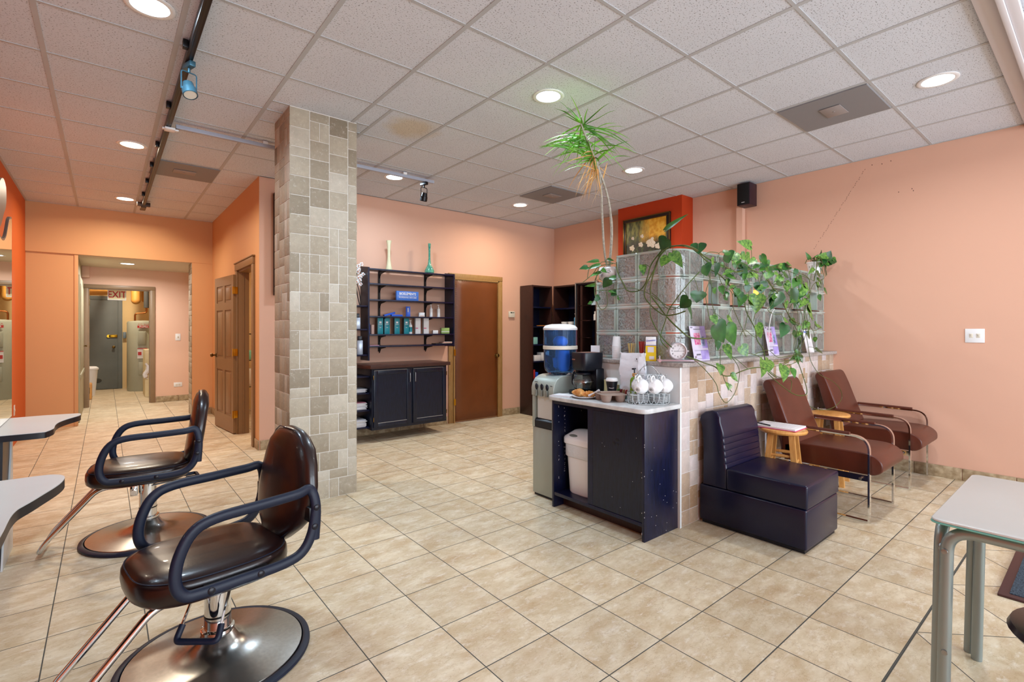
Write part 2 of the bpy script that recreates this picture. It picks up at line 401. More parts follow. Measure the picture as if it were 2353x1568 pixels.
CLEAR = mat('clear_glass', 'f4f8fa', 0.02, trans=1.0, ior=1.45); BLUEG = mat('blue_tinted_plastic', '9fd0ff', 0.04, trans=0.95, ior=1.15)
RED = mat('red_print', 'b8302c', 0.5); INK = mat('black_print', '16161a', 0.6)
GLOW = {}
def glow(col, e):
    k = (col, e)
    if k not in GLOW:
        t = NT('lamp_glow'); t.set(col=(1, 1, 1, 1)); t.b.inputs['Emission Color'].default_value = (*col, 1); t.b.inputs['Emission Strength'].default_value = e
        GLOW[k] = t.m
    return GLOW[k]
GBLK = glass_block_material()
GRIM = mat('glass_block_rim', 'd8ebe2', 0.08, trans=0.6, ior=1.45)
JOINT = mat('block_mortar', 'c4ccc6', 0.6)

# ------------------------------------------------------------------ the room
CH = 3.0
XW, XE, YB = -0.80, 5.79, 5.93
fl = MB(); fl.box(-1.2, 6.3, -3.7, 15.0, -0.05, 0.0); struct('floor', fl, FLOOR)
c = MB(); c.box(-0.95, 6.0, -3.75, 6.1, 3.0, 3.05); c.box(-0.95, 1.42, 6.1, 9.2, 3.0, 3.05)
gx = [-0.2856 + 0.6096 * k for k in range(-1, 11)]; gy = [1.6571 + 0.6096 * k for k in range(-9, 13)]
def cbar(x0, x1, y0, y1): c.box(x0, x1, y0, y1, 2.9962 if (x1 - x0) < (y1 - y0) else 2.9966, 3.0, 0, 1)
for x in gx:
    top = 9.0 if x < 1.3 else YB
    if XW < x < XE: cbar(x - 0.013, x + 0.013, -3.6, top)
for i, y in enumerate(gy):
    if -3.6 < y < 9.0: cbar(XW, XE if y < YB else 1.3, y - 0.009, y + 0.009)
# perimeter angle, and the extra grid pieces framing the stone column
cbar(XW, XW + 0.02, -3.6, 9.0); cbar(XE - 0.02, XE, -3.6, YB); cbar(1.3, XE, YB - 0.02, YB)
cbar(0.93, 1.06, 3.905, 3.925); cbar(0.93, 1.06, 4.325, 4.345); cbar(1.68, 1.705, 3.49, 4.20); cbar(1.58, 1.70, 3.89, 3.91); cbar(1.58, 1.70, 4.10, 4.12)
struct('ceiling', c, [CEIL, TBAR])
tr = MB(); tr.box(1.2, XE, 0.372, 0.456, 2.975, 2.9915, 0.003); tr.box(1.2, XE, 0.345, 0.372, 2.94, 2.9915, 0.003); tr.box(1.2, XE, 0.30, 0.345, 2.955, 2.9915, 0.003)
struct('trim_1', tr, mat('soffit_trim', 'd2ced0', 0.5))
def wallbox(name, boxes, m):
    q = MB()
    for b in boxes: q.box(*b)
    return struct(name, q, m)
wallbox('wall_left', [(-0.95, XW, -3.75, 9.0, 0, 3.0)], DEEP)
wallbox('wall_right', [(XE, XE + 0.15, -3.75, 6.1, 0, 3.0)], PINK)
wallbox('wall_back', [(1.302, XE, YB, YB + 0.12, 0, 3.0)], PINK)
# pink strip hides the orange return beside it: passage wall with the doorway
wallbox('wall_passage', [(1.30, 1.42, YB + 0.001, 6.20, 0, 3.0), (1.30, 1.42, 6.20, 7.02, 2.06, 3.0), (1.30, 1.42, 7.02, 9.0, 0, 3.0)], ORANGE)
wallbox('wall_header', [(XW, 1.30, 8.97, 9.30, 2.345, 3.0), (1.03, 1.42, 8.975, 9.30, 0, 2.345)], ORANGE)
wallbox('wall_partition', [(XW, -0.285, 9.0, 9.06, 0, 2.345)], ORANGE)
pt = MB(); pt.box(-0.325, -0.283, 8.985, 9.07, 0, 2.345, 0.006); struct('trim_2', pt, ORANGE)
wallbox('wall_hall_left', [(-0.42, -0.30, 9.06, 11.0, 0, 2.38)], mat('hall_panel_grey_green', 'a9a488', 0.5, var=0.1, vs=3))
wallbox('ceiling_hall', [(-0.42, 2.3, 9.02, 11.1, 2.38, 2.44)], HALLC)
wallbox('ceiling_hall_edge', [(-0.80, 1.30, 9.0, 9.30, 2.3449, 2.38)], HALLC)
wallbox('wall_hall_right', [(2.2, 2.3, 9.3, 11.0, 0, 2.4)], PALEPINK)
wallbox('wall_hall_back', [(-0.42, -0.22, 11.0, 11.12, 0, 2.4), (0.63, 2.3, 11.0, 11.12, 0, 2.4), (-0.22, 0.63, 11.0, 11.12, 2.02, 2.4)], PALEPINK)
wallbox('wall_storage', [(-1.0, 2.2, 14.1, 14.2, 0, 2.8), (-1.0, -0.9, 11.12, 14.1, 0, 2.8), (1.6, 1.7, 11.12, 14.1, 0, 2.8), (-1.0, 1.7, 11.12, 14.1, 2.6, 2.7)], CREAM)
wallbox('wall_washroom', [(2.9, 3.0, 6.05, 9.2, 0, 2.6), (1.42, 3.0, 9.1, 9.2, 0, 2.6), (1.42, 3.0, 6.05, 9.2, 2.6, 2.7)], CREAM)
wr = MB(); wr.box(-0.95, 6.0, -3.75, -3.6, 0, 0.4); wr.box(-0.95, 6.0, -3.75, -3.6, 2.7, 3.0)
for a, b in ((-0.95, -0.6), (2.4, 2.8), (5.6, 6.0)): wr.box(a, b, -3.75, -3.6, 0.4, 2.7)
struct('wall_rear', wr, PINK)
for i, (a, b) in enumerate(((-0.6, 2.4), (2.8, 5.6))):
    q = MB()
    q.box(a, b, -3.70, -3.64, 0.4, 0.45); q.box(a, b, -3.70, -3.64, 2.65, 2.7); q.box(a, a + 0.05, -3.70, -3.64, 0.45, 2.65); q.box(b - 0.05, b, -3.70, -3.64, 0.45, 2.65)
    q.box((a + b) / 2 - 0.025, (a + b) / 2 + 0.025, -3.70, -3.64, 0.45, 2.65)
    struct('window_%d' % (i + 1), q, STEEL)
# pilaster behind the glass blocks, red orange
wallbox('wall_pilaster', [(5.54, XE, 3.41, 4.40, 0, 3.0)], REDOR)
wallbox('trim_3', [(5.72, XE - 0.0005, 2.742, 2.812, 0.9, 2.95)], PINK)
# stone baseboards
def baseboard(name, segs):
    q = MB()
    for s_ in segs: q.box(*s_, 0.003)
    return struct(name, q, BASET)
baseboard('baseboard_right', [(XE - 0.012, XE - 0.0005, y0, min(y0 + 0.33, 1.82), 0, 0.105) for y0 in [-3.5 + 0.334 * k for k in range(16)] if y0 < 1.8])
baseboard('baseboard_back', [(x0, x1, YB - 0.012, YB - 0.0005, 0, 0.105) for x0, x1 in ((1.31, 1.64), (1.645, 1.98), (1.985, 2.3), (2.31, 2.64), (2.645, 2.98), (2.985, 3.32), (3.325, 3.70), (4.66, 5.03))])
baseboard('baseboard_passage', [(1.288, 1.2995, 5.93, 6.10, 0, 0.105), (1.288, 1.2995, 7.13, 7.47, 0, 0.105), (1.288, 1.2995, 7.474, 7.8, 0, 0.105), (1.288, 1.2995, 7.81, 8.14, 0, 0.105), (1.288, 1.2995, 8.15, 8.5, 0, 0.105), (1.288, 1.2995, 8.51, 8.97, 0, 0.105), (1.04, 1.28, 8.96, 8.9745, 0, 0.105)])
baseboard('baseboard_hall', [(0.71, 1.05, 10.985, 10.9995, 0, 0.105), (1.055, 1.5, 10.985, 10.9995, 0, 0.105)])

# ------------------------------------------------------------------ irregular stone cladding
def ashlar(mb, org, ud, vd, nrm, W, H, u, sizes, th, seed, rad=0.004):
    """random squared stones on a W x H face, unit u; each stone its own block with its own tone"""
    rnd = random.Random(seed); nu, nv = int(round(W / u)), int(round(H / u)); uu, vv = W / nu, H / nv
    occ = [[False] * nv for _ in range(nu)]; org = Vector(org); ud = Vector(ud); vd = Vector(vd); nrm = Vector(nrm)
    M = Matrix((ud, vd, nrm)).transposed().to_4x4(); M.translation = org
    for j in range(nv):
        for i in range(nu):
            if occ[i][j]: continue
            c_ = [s_ for s_ in sizes if i + s_[0] <= nu and j + s_[1] <= nv and all(not occ[i + a][j + b] for a in range(s_[0]) for b in range(s_[1]))]
            s_ = rnd.choices(c_, [q[2] for q in c_])[0] if c_ else (1, 1, 1)
            for a in range(s_[0]):
                for b in range(s_[1]): occ[i + a][j + b] = True
            g = 0.0022; t = th * rnd.uniform(0.88, 1.05); k = len(mb.f); T = mb.T; mb.T = M
            mb.box(i * uu + g, (i + s_[0]) * uu - g, j * vv + g, (j + s_[1]) * vv - g, 0, t, rad, 0, 2); mb.T = T
            tn = rnd.gauss(0.55, 0.2) if seed != 21 else (rnd.uniform(0.75, 1.0) if rnd.random() < 0.6 else rnd.uniform(0.0, 0.45)); mb.cols += [min(1.0, max(0.0, tn))] * (len(mb.f) - k)
def clad(mb, b):
    k = len(mb.f); mb.box(*b); mb.cols += [2.0] * (len(mb.f) - k)
X0, X1, Y0, Y1 = 1.062, 1.582, 3.905, 4.325; th = 0.012
q = MB(); q.cols = []; clad(q, (X0 + th * 0.3, X1 - th * 0.3, Y0 + th * 0.3, Y1 - th * 0.3, 0, 2.999))
SZ = [(2, 2, 9), (2, 1, 2.2), (1, 2, 2.2)]
ashlar(q, (X0, Y0 + th, 0), (1, 0, 0), (0, 0, 1), (0, -1, 0), X1 - X0, 2.995, 0.0735, SZ, th, 4)
ashlar(q, (X0 + th, Y1, 0), (0, -1, 0), (0, 0, 1), (-1, 0, 0), Y1 - Y0, 2.995, 0.07, SZ, th, 8)
ashlar(q, (X1 - th, Y0, 0), (0, 1, 0), (0, 0, 1), (1, 0, 0), Y1 - Y0, 2.995, 0.07, SZ, th, 9)
ashlar(q, (X1, Y1 - th, 0), (-1, 0, 0), (0, 0, 1), (0, 1, 0), X1 - X0, 2.995, 0.0625, SZ, th, 10)
struct('wall_column', q, COLSTONE)
# stone strip on the jamb of the hallway opening
q = MB(); q.cols = []; ashlar(q, (1.03, 9.30, 0), (0, -1, 0), (0, 0, 1), (-1, 0, 0), 0.32, 2.34, 0.08, [(2, 1, 2), (2, 2, 2), (4, 1, 2)], 0.008, 3); struct('trim_4', q, COLSTONE)
# half wall (divider): stone on the waiting side, plain paint on the coffee side, stone cap
DX, DY = 2.955, 1.83
q = MB(); q.cols = []; clad(q, (DX, XE - 0.001, DY + 0.003, 2.03, 0, 1.07)); clad(q, (DX, 3.15, 2.03, 2.655, 0, 1.07))
ashlar(q, (DX + 0.012, DY + 0.008, 0), (1, 0, 0), (0, 0, 1), (0, -1, 0), XE - DX - 0.014, 1.068, 0.052, [(2, 1, 2), (2, 2, 6), (2, 3, 6), (1, 2, 1.5), (3, 2, 1.5)], 0.008, 21, 0.003)
struct('wall_divider', q, HALFSTONE)
q = MB(); q.box(DX - 0.006, DX - 0.0002, DY + 0.001, 2.66, 0, 1.068); q.box(DX - 0.006, 3.15, 2.655, 2.661, 0, 1.068); q.box(DX - 0.007, DX + 0.011, DY - 0.0015, DY + 0.002, 0, 1.068)
struct('wall_divider_white_side', q, WHITEP)
q = MB(); q.prism([(2.935, 1.80), (XE - 0.002, 1.80), (XE - 0.002, 2.06), (3.18, 2.06), (3.18, 2.685), (2.935, 2.685)], 1.0705, 1.10, 'z', 0, 0.004)
struct('trim_5', q, GRANITE)

# glass block screen on the cap
gs = thing('glass_block_screen', 'L-shaped screen of clear rippled glass blocks standing on the half wall cap', 'glass screen', (3.1, 1.94, 1.1))
BZ = [1.102 + 0.199 * k for k in range(5)]; g = MB(); gr = MB(); jm = MB()
def gblock(cx, cy, z0, along):
    """one hollow glass block: thick clear rim frame and two rippled faces"""
    s_ = 0.0965; d = 0.038; z1 = z0 + 0.194; zc = (z0 + z1) / 2
    M = Matrix.Translation((cx, cy, zc)) @ (Matrix.Identity(4) if along == 'x' else Matrix.Rotation(PI / 2, 4, 'Z'))
    gr.T = M; e = 0.019
    for a in ((-s_, s_, -d, d, -s_, -s_ + e), (-s_, s_, -d, d, s_ - e, s_), (-s_, -s_ + e, -d, d, -s_ + e, s_ - e), (s_ - e, s_, -d, d, -s_ + e, s_ - e)): gr.box(*a, 0.003)
    gr.T = Matrix.Identity(4); g.T = M
    for sd in (-1, 1): g.box(-s_ + e, s_ - e, sd * (d - 0.005) - 0.003, sd * (d - 0.005) + 0.003, -s_ + e, s_ - e)
    g.T = Matrix.Identity(4)
yc = 1.945; xc = 3.095
for r in range(4):
    for k in range(13):
        x = 3.287 + 0.1975 * k
        if r == 2 and k in (1, 3, 5, 7, 9, 11): continue      # the open niches of the third course
        gblock(x, yc, BZ[r], 'x')
    for k in range(4):
        if r == 3 and k == 3: continue
        if k == 0: continue
        gblock(xc, 1.955 + 0.1975 * k, BZ[r], 'y')
    # rounded corner block
    for sd, rad in ((0, 0.148), (1, 0.078)):
        pts = []; cxx, cyy = 3.19 + 0.004, 2.055
        for j in range(9):
            a = R(180 + 90 * j / 8); pts.append((cxx + rad * math.cos(a), cyy + rad * math.sin(a)))
        vs = []; z0, z1 = BZ[r] + 0.012, BZ[r] + 0.18
        for (px, py) in pts: vs += [(px, py, z0), (px, py, z1)]
        for (px, py) in pts:
            a = math.atan2(py - cyy, px - cxx); vs += [(px - 0.006 * math.cos(a), py - 0.006 * math.sin(a), z0), (px - 0.006 * math.cos(a), py - 0.006 * math.sin(a), z1)]
        n = 9; fs = []
        for j in range(n - 1):
            a = 2 * j; b_ = 2 * (n + j); fs += [(a, a + 2, a + 3, a + 1), (b_, b_ + 1, b_ + 3, b_ + 2), (a, b_, b_ + 2, a + 2), (a + 1, a + 3, b_ + 3, b_ + 1)]
        fs += [(0, 1, 2 * n + 1, 2 * n), (2 * n - 2, 4 * n - 2, 4 * n - 1, 2 * n - 1)]; g.add(vs, fs)
    arc = [(3.194 + 0.113 * math.cos(R(180 + 90 * j / 8)), 2.055 + 0.113 * math.sin(R(180 + 90 * j / 8))) for j in range(9)]
    for zz in (BZ[r] + 0.006, BZ[r] + 0.186):
        gr.tube([(x, y, zz) for x, y in arc], 0.01, prof=[(-0.006, -0.038), (-0.006, 0.038), (0.006, 0.038), (0.006, -0.038)], up=(0, 0, 1))
for r in range(1, 4):
    jm.box(3.19, 5.788, yc - 0.036, yc + 0.036, BZ[r] - 0.0065, BZ[r] - 0.0005)
    jm.box(xc - 0.036, xc + 0.036, 2.055, 2.65 if r < 4 else 2.45, BZ[r] - 0.0065, BZ[r] - 0.0005)
part('glass_blocks', g, GBLK, gs, True); part('block_rims', gr, GRIM, gs, True); part('mortar_joints', jm, JOINT, gs, True)
for k in (1, 3, 5, 7, 9, 11):
    q = MB(); x = 3.287 + 0.1975 * k; q.box(x - 0.105, x + 0.105, yc - 0.06, yc + 0.05, BZ[2] - 0.0004, BZ[2] + 0.012, 0.002); part('niche_shelf', q, ESPTOP, gs, True, 'dark red-brown ledge in an open niche')

# ------------------------------------------------------------------ ceiling fittings
for (xy, pw, colr, zc, _, lab) in DOWNLIGHTS:
    t = thing('recessed_light', lab, 'ceiling light', (xy[0], xy[1], zc), 0, 'recessed ceiling lights' if zc == 3.0 else None)
    q = MB(); z0 = -0.0005 if zc < 3 else -0.0005
    q.lathe([(0.086, z0), (0.112, z0), (0.112, z0 - 0.004), (0.104, z0 - 0.008), (0.086, z0 - 0.005)], n=32, cap=False); part('trim_ring', q, WHITE, t)
    q = MB(); q.cyl((0, 0, -0.0045), (0, 0, -0.001), 0.087, n=32); part('lens', q, glow(colr, 9.0), t)
    l = area('lamp', (0, 0, -0.012), (0, 0, 0), 0.17, 0.17, pw, colr, t, 'DISK'); l.data.spread = R(165)
for (x, y, lab) in ((4.29, 1.355, 'grey mesh ceiling vent nearest, at the upper right'), (4.305, 4.445, 'grey mesh ceiling vent beyond the spiky plant'), (0.65, 6.25, 'grey mesh ceiling vent beside the black track')):
    t = thing('ceiling_vent', lab, 'vent', (x, y, 2.9995), 0, 'perforated ceiling vents')
    q = MB(); q.box(-0.287, 0.287, -0.287, 0.287, -0.010, -0.0005); part('mesh_panel', q, VENTG, t)
    q = MB(); q.box(-0.10, 0.10, -0.07, 0.07, -0.017, -0.0125, 0.002); q.cyl((0, 0, -0.0165), (0, 0, -0.020), 0.008); part('centre_plate', q, VENTP, t)
# lighting tracks
t = thing('light_track', 'long black ceiling light track running down the left passage', 'light track', (0.39, 5.0, 2.99))
q = MB(); q.box(-0.018, 0.018, -5.4, 3.25, -0.055, -0.005, 0.003)
q.box(-0.006, 0.006, -5.4, 3.24, -0.0575, -0.053, 0.0); part('rail', q, BLKMET, t)
for y in (-1.6, -0.6, 0.4, 1.1, 1.8, 2.5): q = MB(); q.box(-0.045, -0.018, y - 0.02, y + 0.02, -0.045, 0.001, 0.002); part('mounting_clip', q, BLKMET, t)
q = MB(); q.box(-0.07, 0.07, 3.02, 3.07, -0.062, -0.012, 0.004); q.box(-0.03, 0.03, 3.06, 3.3, -0.07, -0.01, 0.004); part('end_feed', q, mat('dark_bronze', '3a2a22', 0.4, 0.5), t)
t = thing('light_track', 'white ceiling light track crossing behind the stone column', 'light track', (1.6, 4.80, 2.99))
q = MB(); q.box(-1.16, 1.22, -0.018, 0.018, -0.05, -0.018, 0.003); part('rail', q, mat('track_white', 'a9aebc', 0.4), t)
for x in (-0.5, 0.86, 0.25): q = MB(); q.box(x - 0.02, x + 0.02, -0.03, 0.03, -0.022, 0.001, 0.002); part('mounting_clip', q, WHITE, t)
q = MB(); q.box(-1.235, -1.165, -0.04, 0.04, -0.075, -0.058, 0.004); q.box(-1.25, -1.14, -0.018, 0.018, -0.072, -0.06, 0.004); part('joiner', q, WHITE, t)
def spot(x, y, lab, m, tilt, az, zd, small=1.0):
    t = thing('track_spotlight', lab, 'spotlight', (x, y, 2.936), az)
    q = MB(); q.box(-0.017, 0.017, -0.05, 0.05, -0.035, -0.002, 0.004); q.cyl((0, 0, -0.035), (0, 0, -0.06), 0.008); part('adapter', q, m, t)
    q = MB(); h = -0.06; k = small
    q.tube(arcfil([(-0.042 * k, 0, h - 0.11 * k), (-0.042 * k, 0, h), (0.042 * k, 0, h), (0.042 * k, 0, h - 0.11 * k)], 0.015), 0.004, 6); part('yoke', q, m, t)
    q = MB(); q.T = Matrix.Translation((0, 0, h - 0.10 * k)) @ Matrix.Rotation(tilt, 4, 'X')
    q.lathe([(0.012, 0.045), (0.03, 0.04), (0.034, 0.0), (0.040, -0.002), (0.040, -0.045), (0.036, -0.048), (0.034, -0.03)], n=24, cap=True)
    if small < 1: pass
    hd = part('lamp_head', q, m, t)
    q = MB(); q.T = Matrix.Translation((0, 0, h - 0.10 * k)) @ Matrix.Rotation(tilt, 4, 'X'); q.lathe([(0.001, -0.041), (0.034, -0.0415), (0.034, -0.044), (0.001, -0.044)], n=24); part('lens', q, OFFW, hd)
spot(0.392, 3.55, 'blue-grey spotlight hanging from the black track, unlit', mat('spot_blue_grey', '3c6272', 0.35, 0.5), R(-25), 0.3, 0)
spot(2.70, 4.80, 'small black spotlight at the end of the white track', BLKMET, R(14), 0.2, 0)
# ------------------------------------------------------------------ doors and back rooms
def casing(mb, pts_in, w_, d, axis, at, m=0):
    pass
# brown six-panel door standing open in the passage
t = thing('doorframe', 'brown wooden frame of the doorway in the orange passage wall', 'door frame', (1.30, 6.6, 0))
q = MB()
for y0, y1 in ((6.115, 6.20), (7.02, 7.105)): q.box(1.276, 1.2995, y0, y1, 0, 2.0595, 0.005)
q.box(1.272, 1.2995, 6.115, 7.105, 2.06, 2.145, 0.005); q.box(1.262, 1.2995, 6.105, 7.115, 2.145, 2.16, 0.004); part('casing', q, BROWND, t, True)
q = MB(); q.box(1.2995, 1.4205, 6.2005, 6.215, 0, 2.058); q.box(1.2995, 1.4205, 7.005, 7.0195, 0, 2.058); q.box(1.2995, 1.4205, 6.215, 7.005, 2.04, 2.0585); q.box(1.35, 1.362, 6.993, 7.005, 0, 2.04); part('jamb', q, BROWND, t, True)
t = thing('panelled_door', 'brown six-panel door standing open against the orange passage wall', 'door', (1.262, 7.03, 0.012), R(90 + 5.6))
W_, H_ = 0.81, 2.0; q = MB(); th_ = 0.035
# panels recessed: build the stile and rail frame, then raised fields
cols = [(0.09, 0.36), (0.45, 0.72)]; rows = [(0.20, 0.78), (0.93, 1.56), (1.66, 1.88)]
q.box(0, 0.09, -th_ / 2, th_ / 2, 0, H_); q.box(0.36, 0.45, -th_ / 2, th_ / 2, 0, H_); q.box(0.72, W_, -th_ / 2, th_ / 2, 0, H_)
for cx in cols:
    for z0, z1 in ((0, 0.20), (0.78, 0.93), (1.56, 1.66), (1.88, H_)): q.box(cx[0], cx[1], -th_ / 2, th_ / 2, z0, z1)
    for z0, z1 in rows:
        q.box(cx[0], cx[1], -0.008, 0.008, z0, z1); q.box(cx[0] + 0.03, cx[1] - 0.03, -0.0155, 0.0155, z0 + 0.03, z1 - 0.03, 0.007)
part('door_leaf', q, BROWND, t)
for z in (0.24, 1.02, 1.80):
    q = MB(); q.box(-0.018, -0.001, -0.03, 0.022, z - 0.045, z + 0.045, 0.001); q.box(-0.052, -0.02, 0.019, 0.022, z - 0.045, z + 0.045, 0.001); q.cyl((-0.018, 0.026, z - 0.047), (-0.018, 0.026, z + 0.047), 0.006); part('hinge', q, BRASS, t)
for sd in (1, -1):
    q = MB(); q.T = Matrix.Translation((0.75, sd * th_ / 2, 0.96)) @ Matrix.Rotation(-sd * PI / 2, 4, 'X')
    q.lathe([(0.028, 0.001), (0.028, 0.006), (0.011, 0.012), (0.011, 0.035), (0.024, 0.045), (0.027, 0.058), (0.02, 0.068), (0.004, 0.071)], n=20); part('knob', q, OLDBRASS, t)
# washroom bits glimpsed through the doorway
t = thing('wire_rack', 'thin wire rack glimpsed through the washroom doorway', 'rack', (1.75, 8.45, 0)); q = MB()
for z in (0.45, 0.85, 1.25):
    q.tube([(1.55, 8.3, z), (1.95, 8.3, z), (1.95, 8.6, z), (1.55, 8.6, z)], 0.006, 6, closed=True)
for x in (1.55, 1.95):
    for y in (8.3, 8.6): q.cyl((x, y, 0), (x, y, 1.3), 0.007, n=8)
part('wire_frame', q, BLKMET, t, True)
q = MB(); q.box(1.58, 1.80, 8.35, 8.55, 0.858, 1.0, 0.02); single('storage_box', q, mat('mint_box', '7fc8a8', 0.5), 'mint green box on the wire rack through the doorway', 'box')
q = MB(); q.box(1.57, 1.85, 8.33, 8.56, 0.458, 0.72, 0.03); single('storage_box', q, OFFW, 'cream box low on the wire rack through the doorway', 'box')

# storage doorway at the end of the hall
t = thing('doorframe', 'taupe grey frame of the storage room doorway at the end of the hall', 'door frame', (0.2, 11.0, 0)); q = MB()
q.box(-0.29, -0.2205, 10.975, 10.9995, 0, 2.02, 0.004); q.box(0.6305, 0.70, 10.975, 10.9995, 0, 2.02, 0.004); q.box(-0.29, 0.70, 10.972, 10.9995, 2.0205, 2.085, 0.004); part('casing', q, TAUPE, t, True)
q = MB(); q.box(-0.2195, -0.205, 11.0, 11.12, 0, 2.005); q.box(0.615, 0.6295, 11.0, 11.12, 0, 2.005); q.box(-0.2195, 0.6295, 11.0, 11.12, 2.0055, 2.0195); part('jamb', q, TAUPE, t, True)
for z in (0.28, 1.05, 1.78):
    q = MB(); q.box(-0.2049, -0.199, 11.02, 11.10, z - 0.05, z + 0.05, 0.001); part('hinge', q, OLDBRASS, t, True)
t = thing('steel_door', 'dull grey exit door at the back of the storage room, stained at its foot', 'door', (-0.2, 14.08, 0))
q = MB(); q.box(-0.72, 0.222, 14.045, 14.085, 0.01, 1.96, 0.003); part('door_leaf', q, GREYD, t, True)
q = MB(); q.box(0.2225, 0.30, 14.05, 14.0995, 0, 1.9645, 0.004); q.box(-0.80, 0.30, 14.05, 14.0995, 1.965, 2.05, 0.004); q.box(-0.80, -0.7225, 14.05, 14.0995, 0, 1.9645, 0.004); part('frame', q, GREYD, t, True)
q = MB(); q.box(0.06, 0.215, 14.02, 14.045, 1.14, 1.20, 0.008); q.cyl((0.06, 14.044, 1.17), (0.06, 14.02, 1.17), 0.032); part('deadbolt', q, BRASS, t, True)
q = MB(); q.lathe([(0.03, 0.0), (0.03, 0.006), (0.012, 0.012), (0.012, 0.035), (0.026, 0.046), (0.026, 0.06), (0.01, 0.068)], (0.15, 14.0445, 0.93), 20, mat3=Matrix.Rotation(PI / 2, 3, 'X')); part('knob', q, OLDBRASS, t, True)
q = MB(); q.ell((-0.13, 14.043, 0.20), (0.075, 0.002, 0.05)); part('scuff_mark', q, mat('scuff', '3a3a34', 0.8), t, True)
# exit sign hung in the doorway head
t = thing('exit_sign', 'cream EXIT sign with red letters hanging in the storage doorway', 'sign', (0.165, 11.30, 1.84)); q = MB()
q.box(0.035, 0.295, 11.29, 11.32, 1.84, 2.03, 0.006); part('sign_box', q, mat('sign_cream', 'd8cfa4', 0.4, emit=0.08), t, True)
q = MB()
for bxx in ((0.035, 0.295, 1.84, 1.853), (0.035, 0.295, 2.017, 2.03), (0.035, 0.048, 1.853, 2.017), (0.282, 0.295, 1.853, 2.017)): q.box(bxx[0], bxx[1], 11.284, 11.2899, bxx[2], bxx[3], 0.002)
part('sign_rim', q, WHITE, t, True)
q = MB(); q.text('EXIT', 0.165, face((0.165, 11.2885, 1.935), (1, 0, 0)), 0.001, bold=0.003, sx=0.78); part('lettering', q, RED, t, True)
q = MB()
for x in (0.08, 0.25): q.cyl((x, 11.305, 2.03), (x, 11.305, 2.6), 0.004, n=8)
part('hanger', q, STEEL, t, True)
# water heater
t = thing('water_heater', 'tall grey-green water heater tank in the storage room', 'water heater', (0.64, 13.45, 0)); q = MB()
q.lathe([(0.27, 0.0), (0.28, 0.03), (0.28, 1.46), (0.265, 1.49), (0.10, 1.51), (0.001, 1.515)], (0.64, 13.45, 0), 40); HTR = mat('heater_enamel', 'a3a492', 0.35, var=0.05); tk = part('tank', q, HTR, t, True)
COPPER = mat('copper_pipe', 'a8673a', 0.3, 1.0)
q = MB(); q.tube(arcfil([(0.50, 13.4, 1.505), (0.50, 13.4, 1.66), (0.70, 13.4, 1.68), (0.70, 13.4, 1.80)], 0.05), 0.017, 8); q.tube(arcfil([(0.80, 13.4, 1.50), (0.80, 13.4, 1.78)], 0.04), 0.017, 8); part('copper_pipe', q, COPPER, t, True)
q = MB(); q.cyl((0.70, 13.4, 1.79), (0.70, 13.4, 2.6), 0.05, n=16); part('insulated_pipe', q, mat('pipe_foam', '44423e', 0.8), t, True)
q = MB(); q.box(0.54, 0.68, 13.155, 13.20, 0.98, 1.28, 0.008); q.box(0.555, 0.665, 13.149, 13.16, 0.995, 1.265, 0.004); part('access_panel', q, HTR, t, True); q = MB(); q.box(0.55, 0.64, 13.155, 13.20, 0.35, 0.62, 0.008); part('access_panel', q, HTR, t, True)
q = MB(); q.box(0.53, 0.75, 13.152, 13.162, 1.35, 1.40); part('name_plate', q, RED, tk, True)
q = MB(); q.text('A.O. Smith', 0.045, face((0.64, 13.160, 1.425), (1, 0, 0))); part('lettering', q, RED, tk, True)
q = MB(); q.text('ProMax', 0.048, face((0.64, 13.151, 1.375), (1, 0, 0)), bold=0.001); part('lettering', q, PAPER, tk, True)
q = MB(); q.box(0.53, 0.70, 13.155, 13.162, 0.70, 0.92); part('warning_label', q, PAPER, tk, True)
q = MB(); q.box(0.53, 0.70, 13.151, 13.1545, 0.905, 0.92); q.box(0.54, 0.60, 13.151, 13.1545, 0.77, 0.84); part('warning_print', q, RED, tk, True)
q = MB(); q.box(0.735, 0.76, 13.155, 13.195, 1.02, 1.25); part('energy_label', q, mat('yellow_label', 'e6c81c', 0.5), tk, True)
q = MB(); q.box(0.60, 0.85, 11.95, 12.65, 0, 0.92, 0.01); single('storage_cabinet', q, mat('cream_cabinet', 'dccfa8', 0.5, col2='c8b78c', vs=3), 'cream cabinet in front of the water heater', 'cabinet')
q = MB(); q.tube([(0.61, 11.94, 0.66), (0.66, 11.935, 0.55), (0.60, 11.94, 0.44), (0.64, 11.935, 0.36)], [0.02, 0.045, 0.04, 0.01], 8, sm=4); single('cloth_rag', q, PAPER, 'crumpled white rag hanging on the cream cabinet', 'rag')
q = MB(); q.box(0.31, 0.37, 14.02, 14.099, 1.12, 1.26, 0.005); single('junction_box', q, mat('box_blue_grey', '7d8b92', 0.4, 0.5), 'small grey electrical box on the cream wall left of the water heater', 'electrical box')
DUCT = mat('duct_wrap', 'c98c3e', 0.5, var=0.2, vs=5)
for i, (a, b_, r, lab) in enumerate((((-0.5, 13.2, 2.10), (0.02, 13.2, 2.14), 0.11, 'wide tan wrapped pipe above the grey exit door'), ((0.10, 13.6, 2.28), (0.12, 13.2, 2.06), 0.035, 'thin tan pipe end right of the wide pipe over the door'), ((0.52, 13.6, 2.4), (0.52, 13.55, 1.95), 0.085, 'tan wrapped pipe hanging right of the EXIT sign'), ((0.68, 13.9, 2.4), (0.68, 13.9, 1.98), 0.05, 'narrow tan pipe beside the dark insulated pipe'))):
    q = MB(); q.cyl(a, b_, r, n=20); q.ell(b_, (r, r, r)); single('wrapped_pipe', q, DUCT, lab, 'pipe')
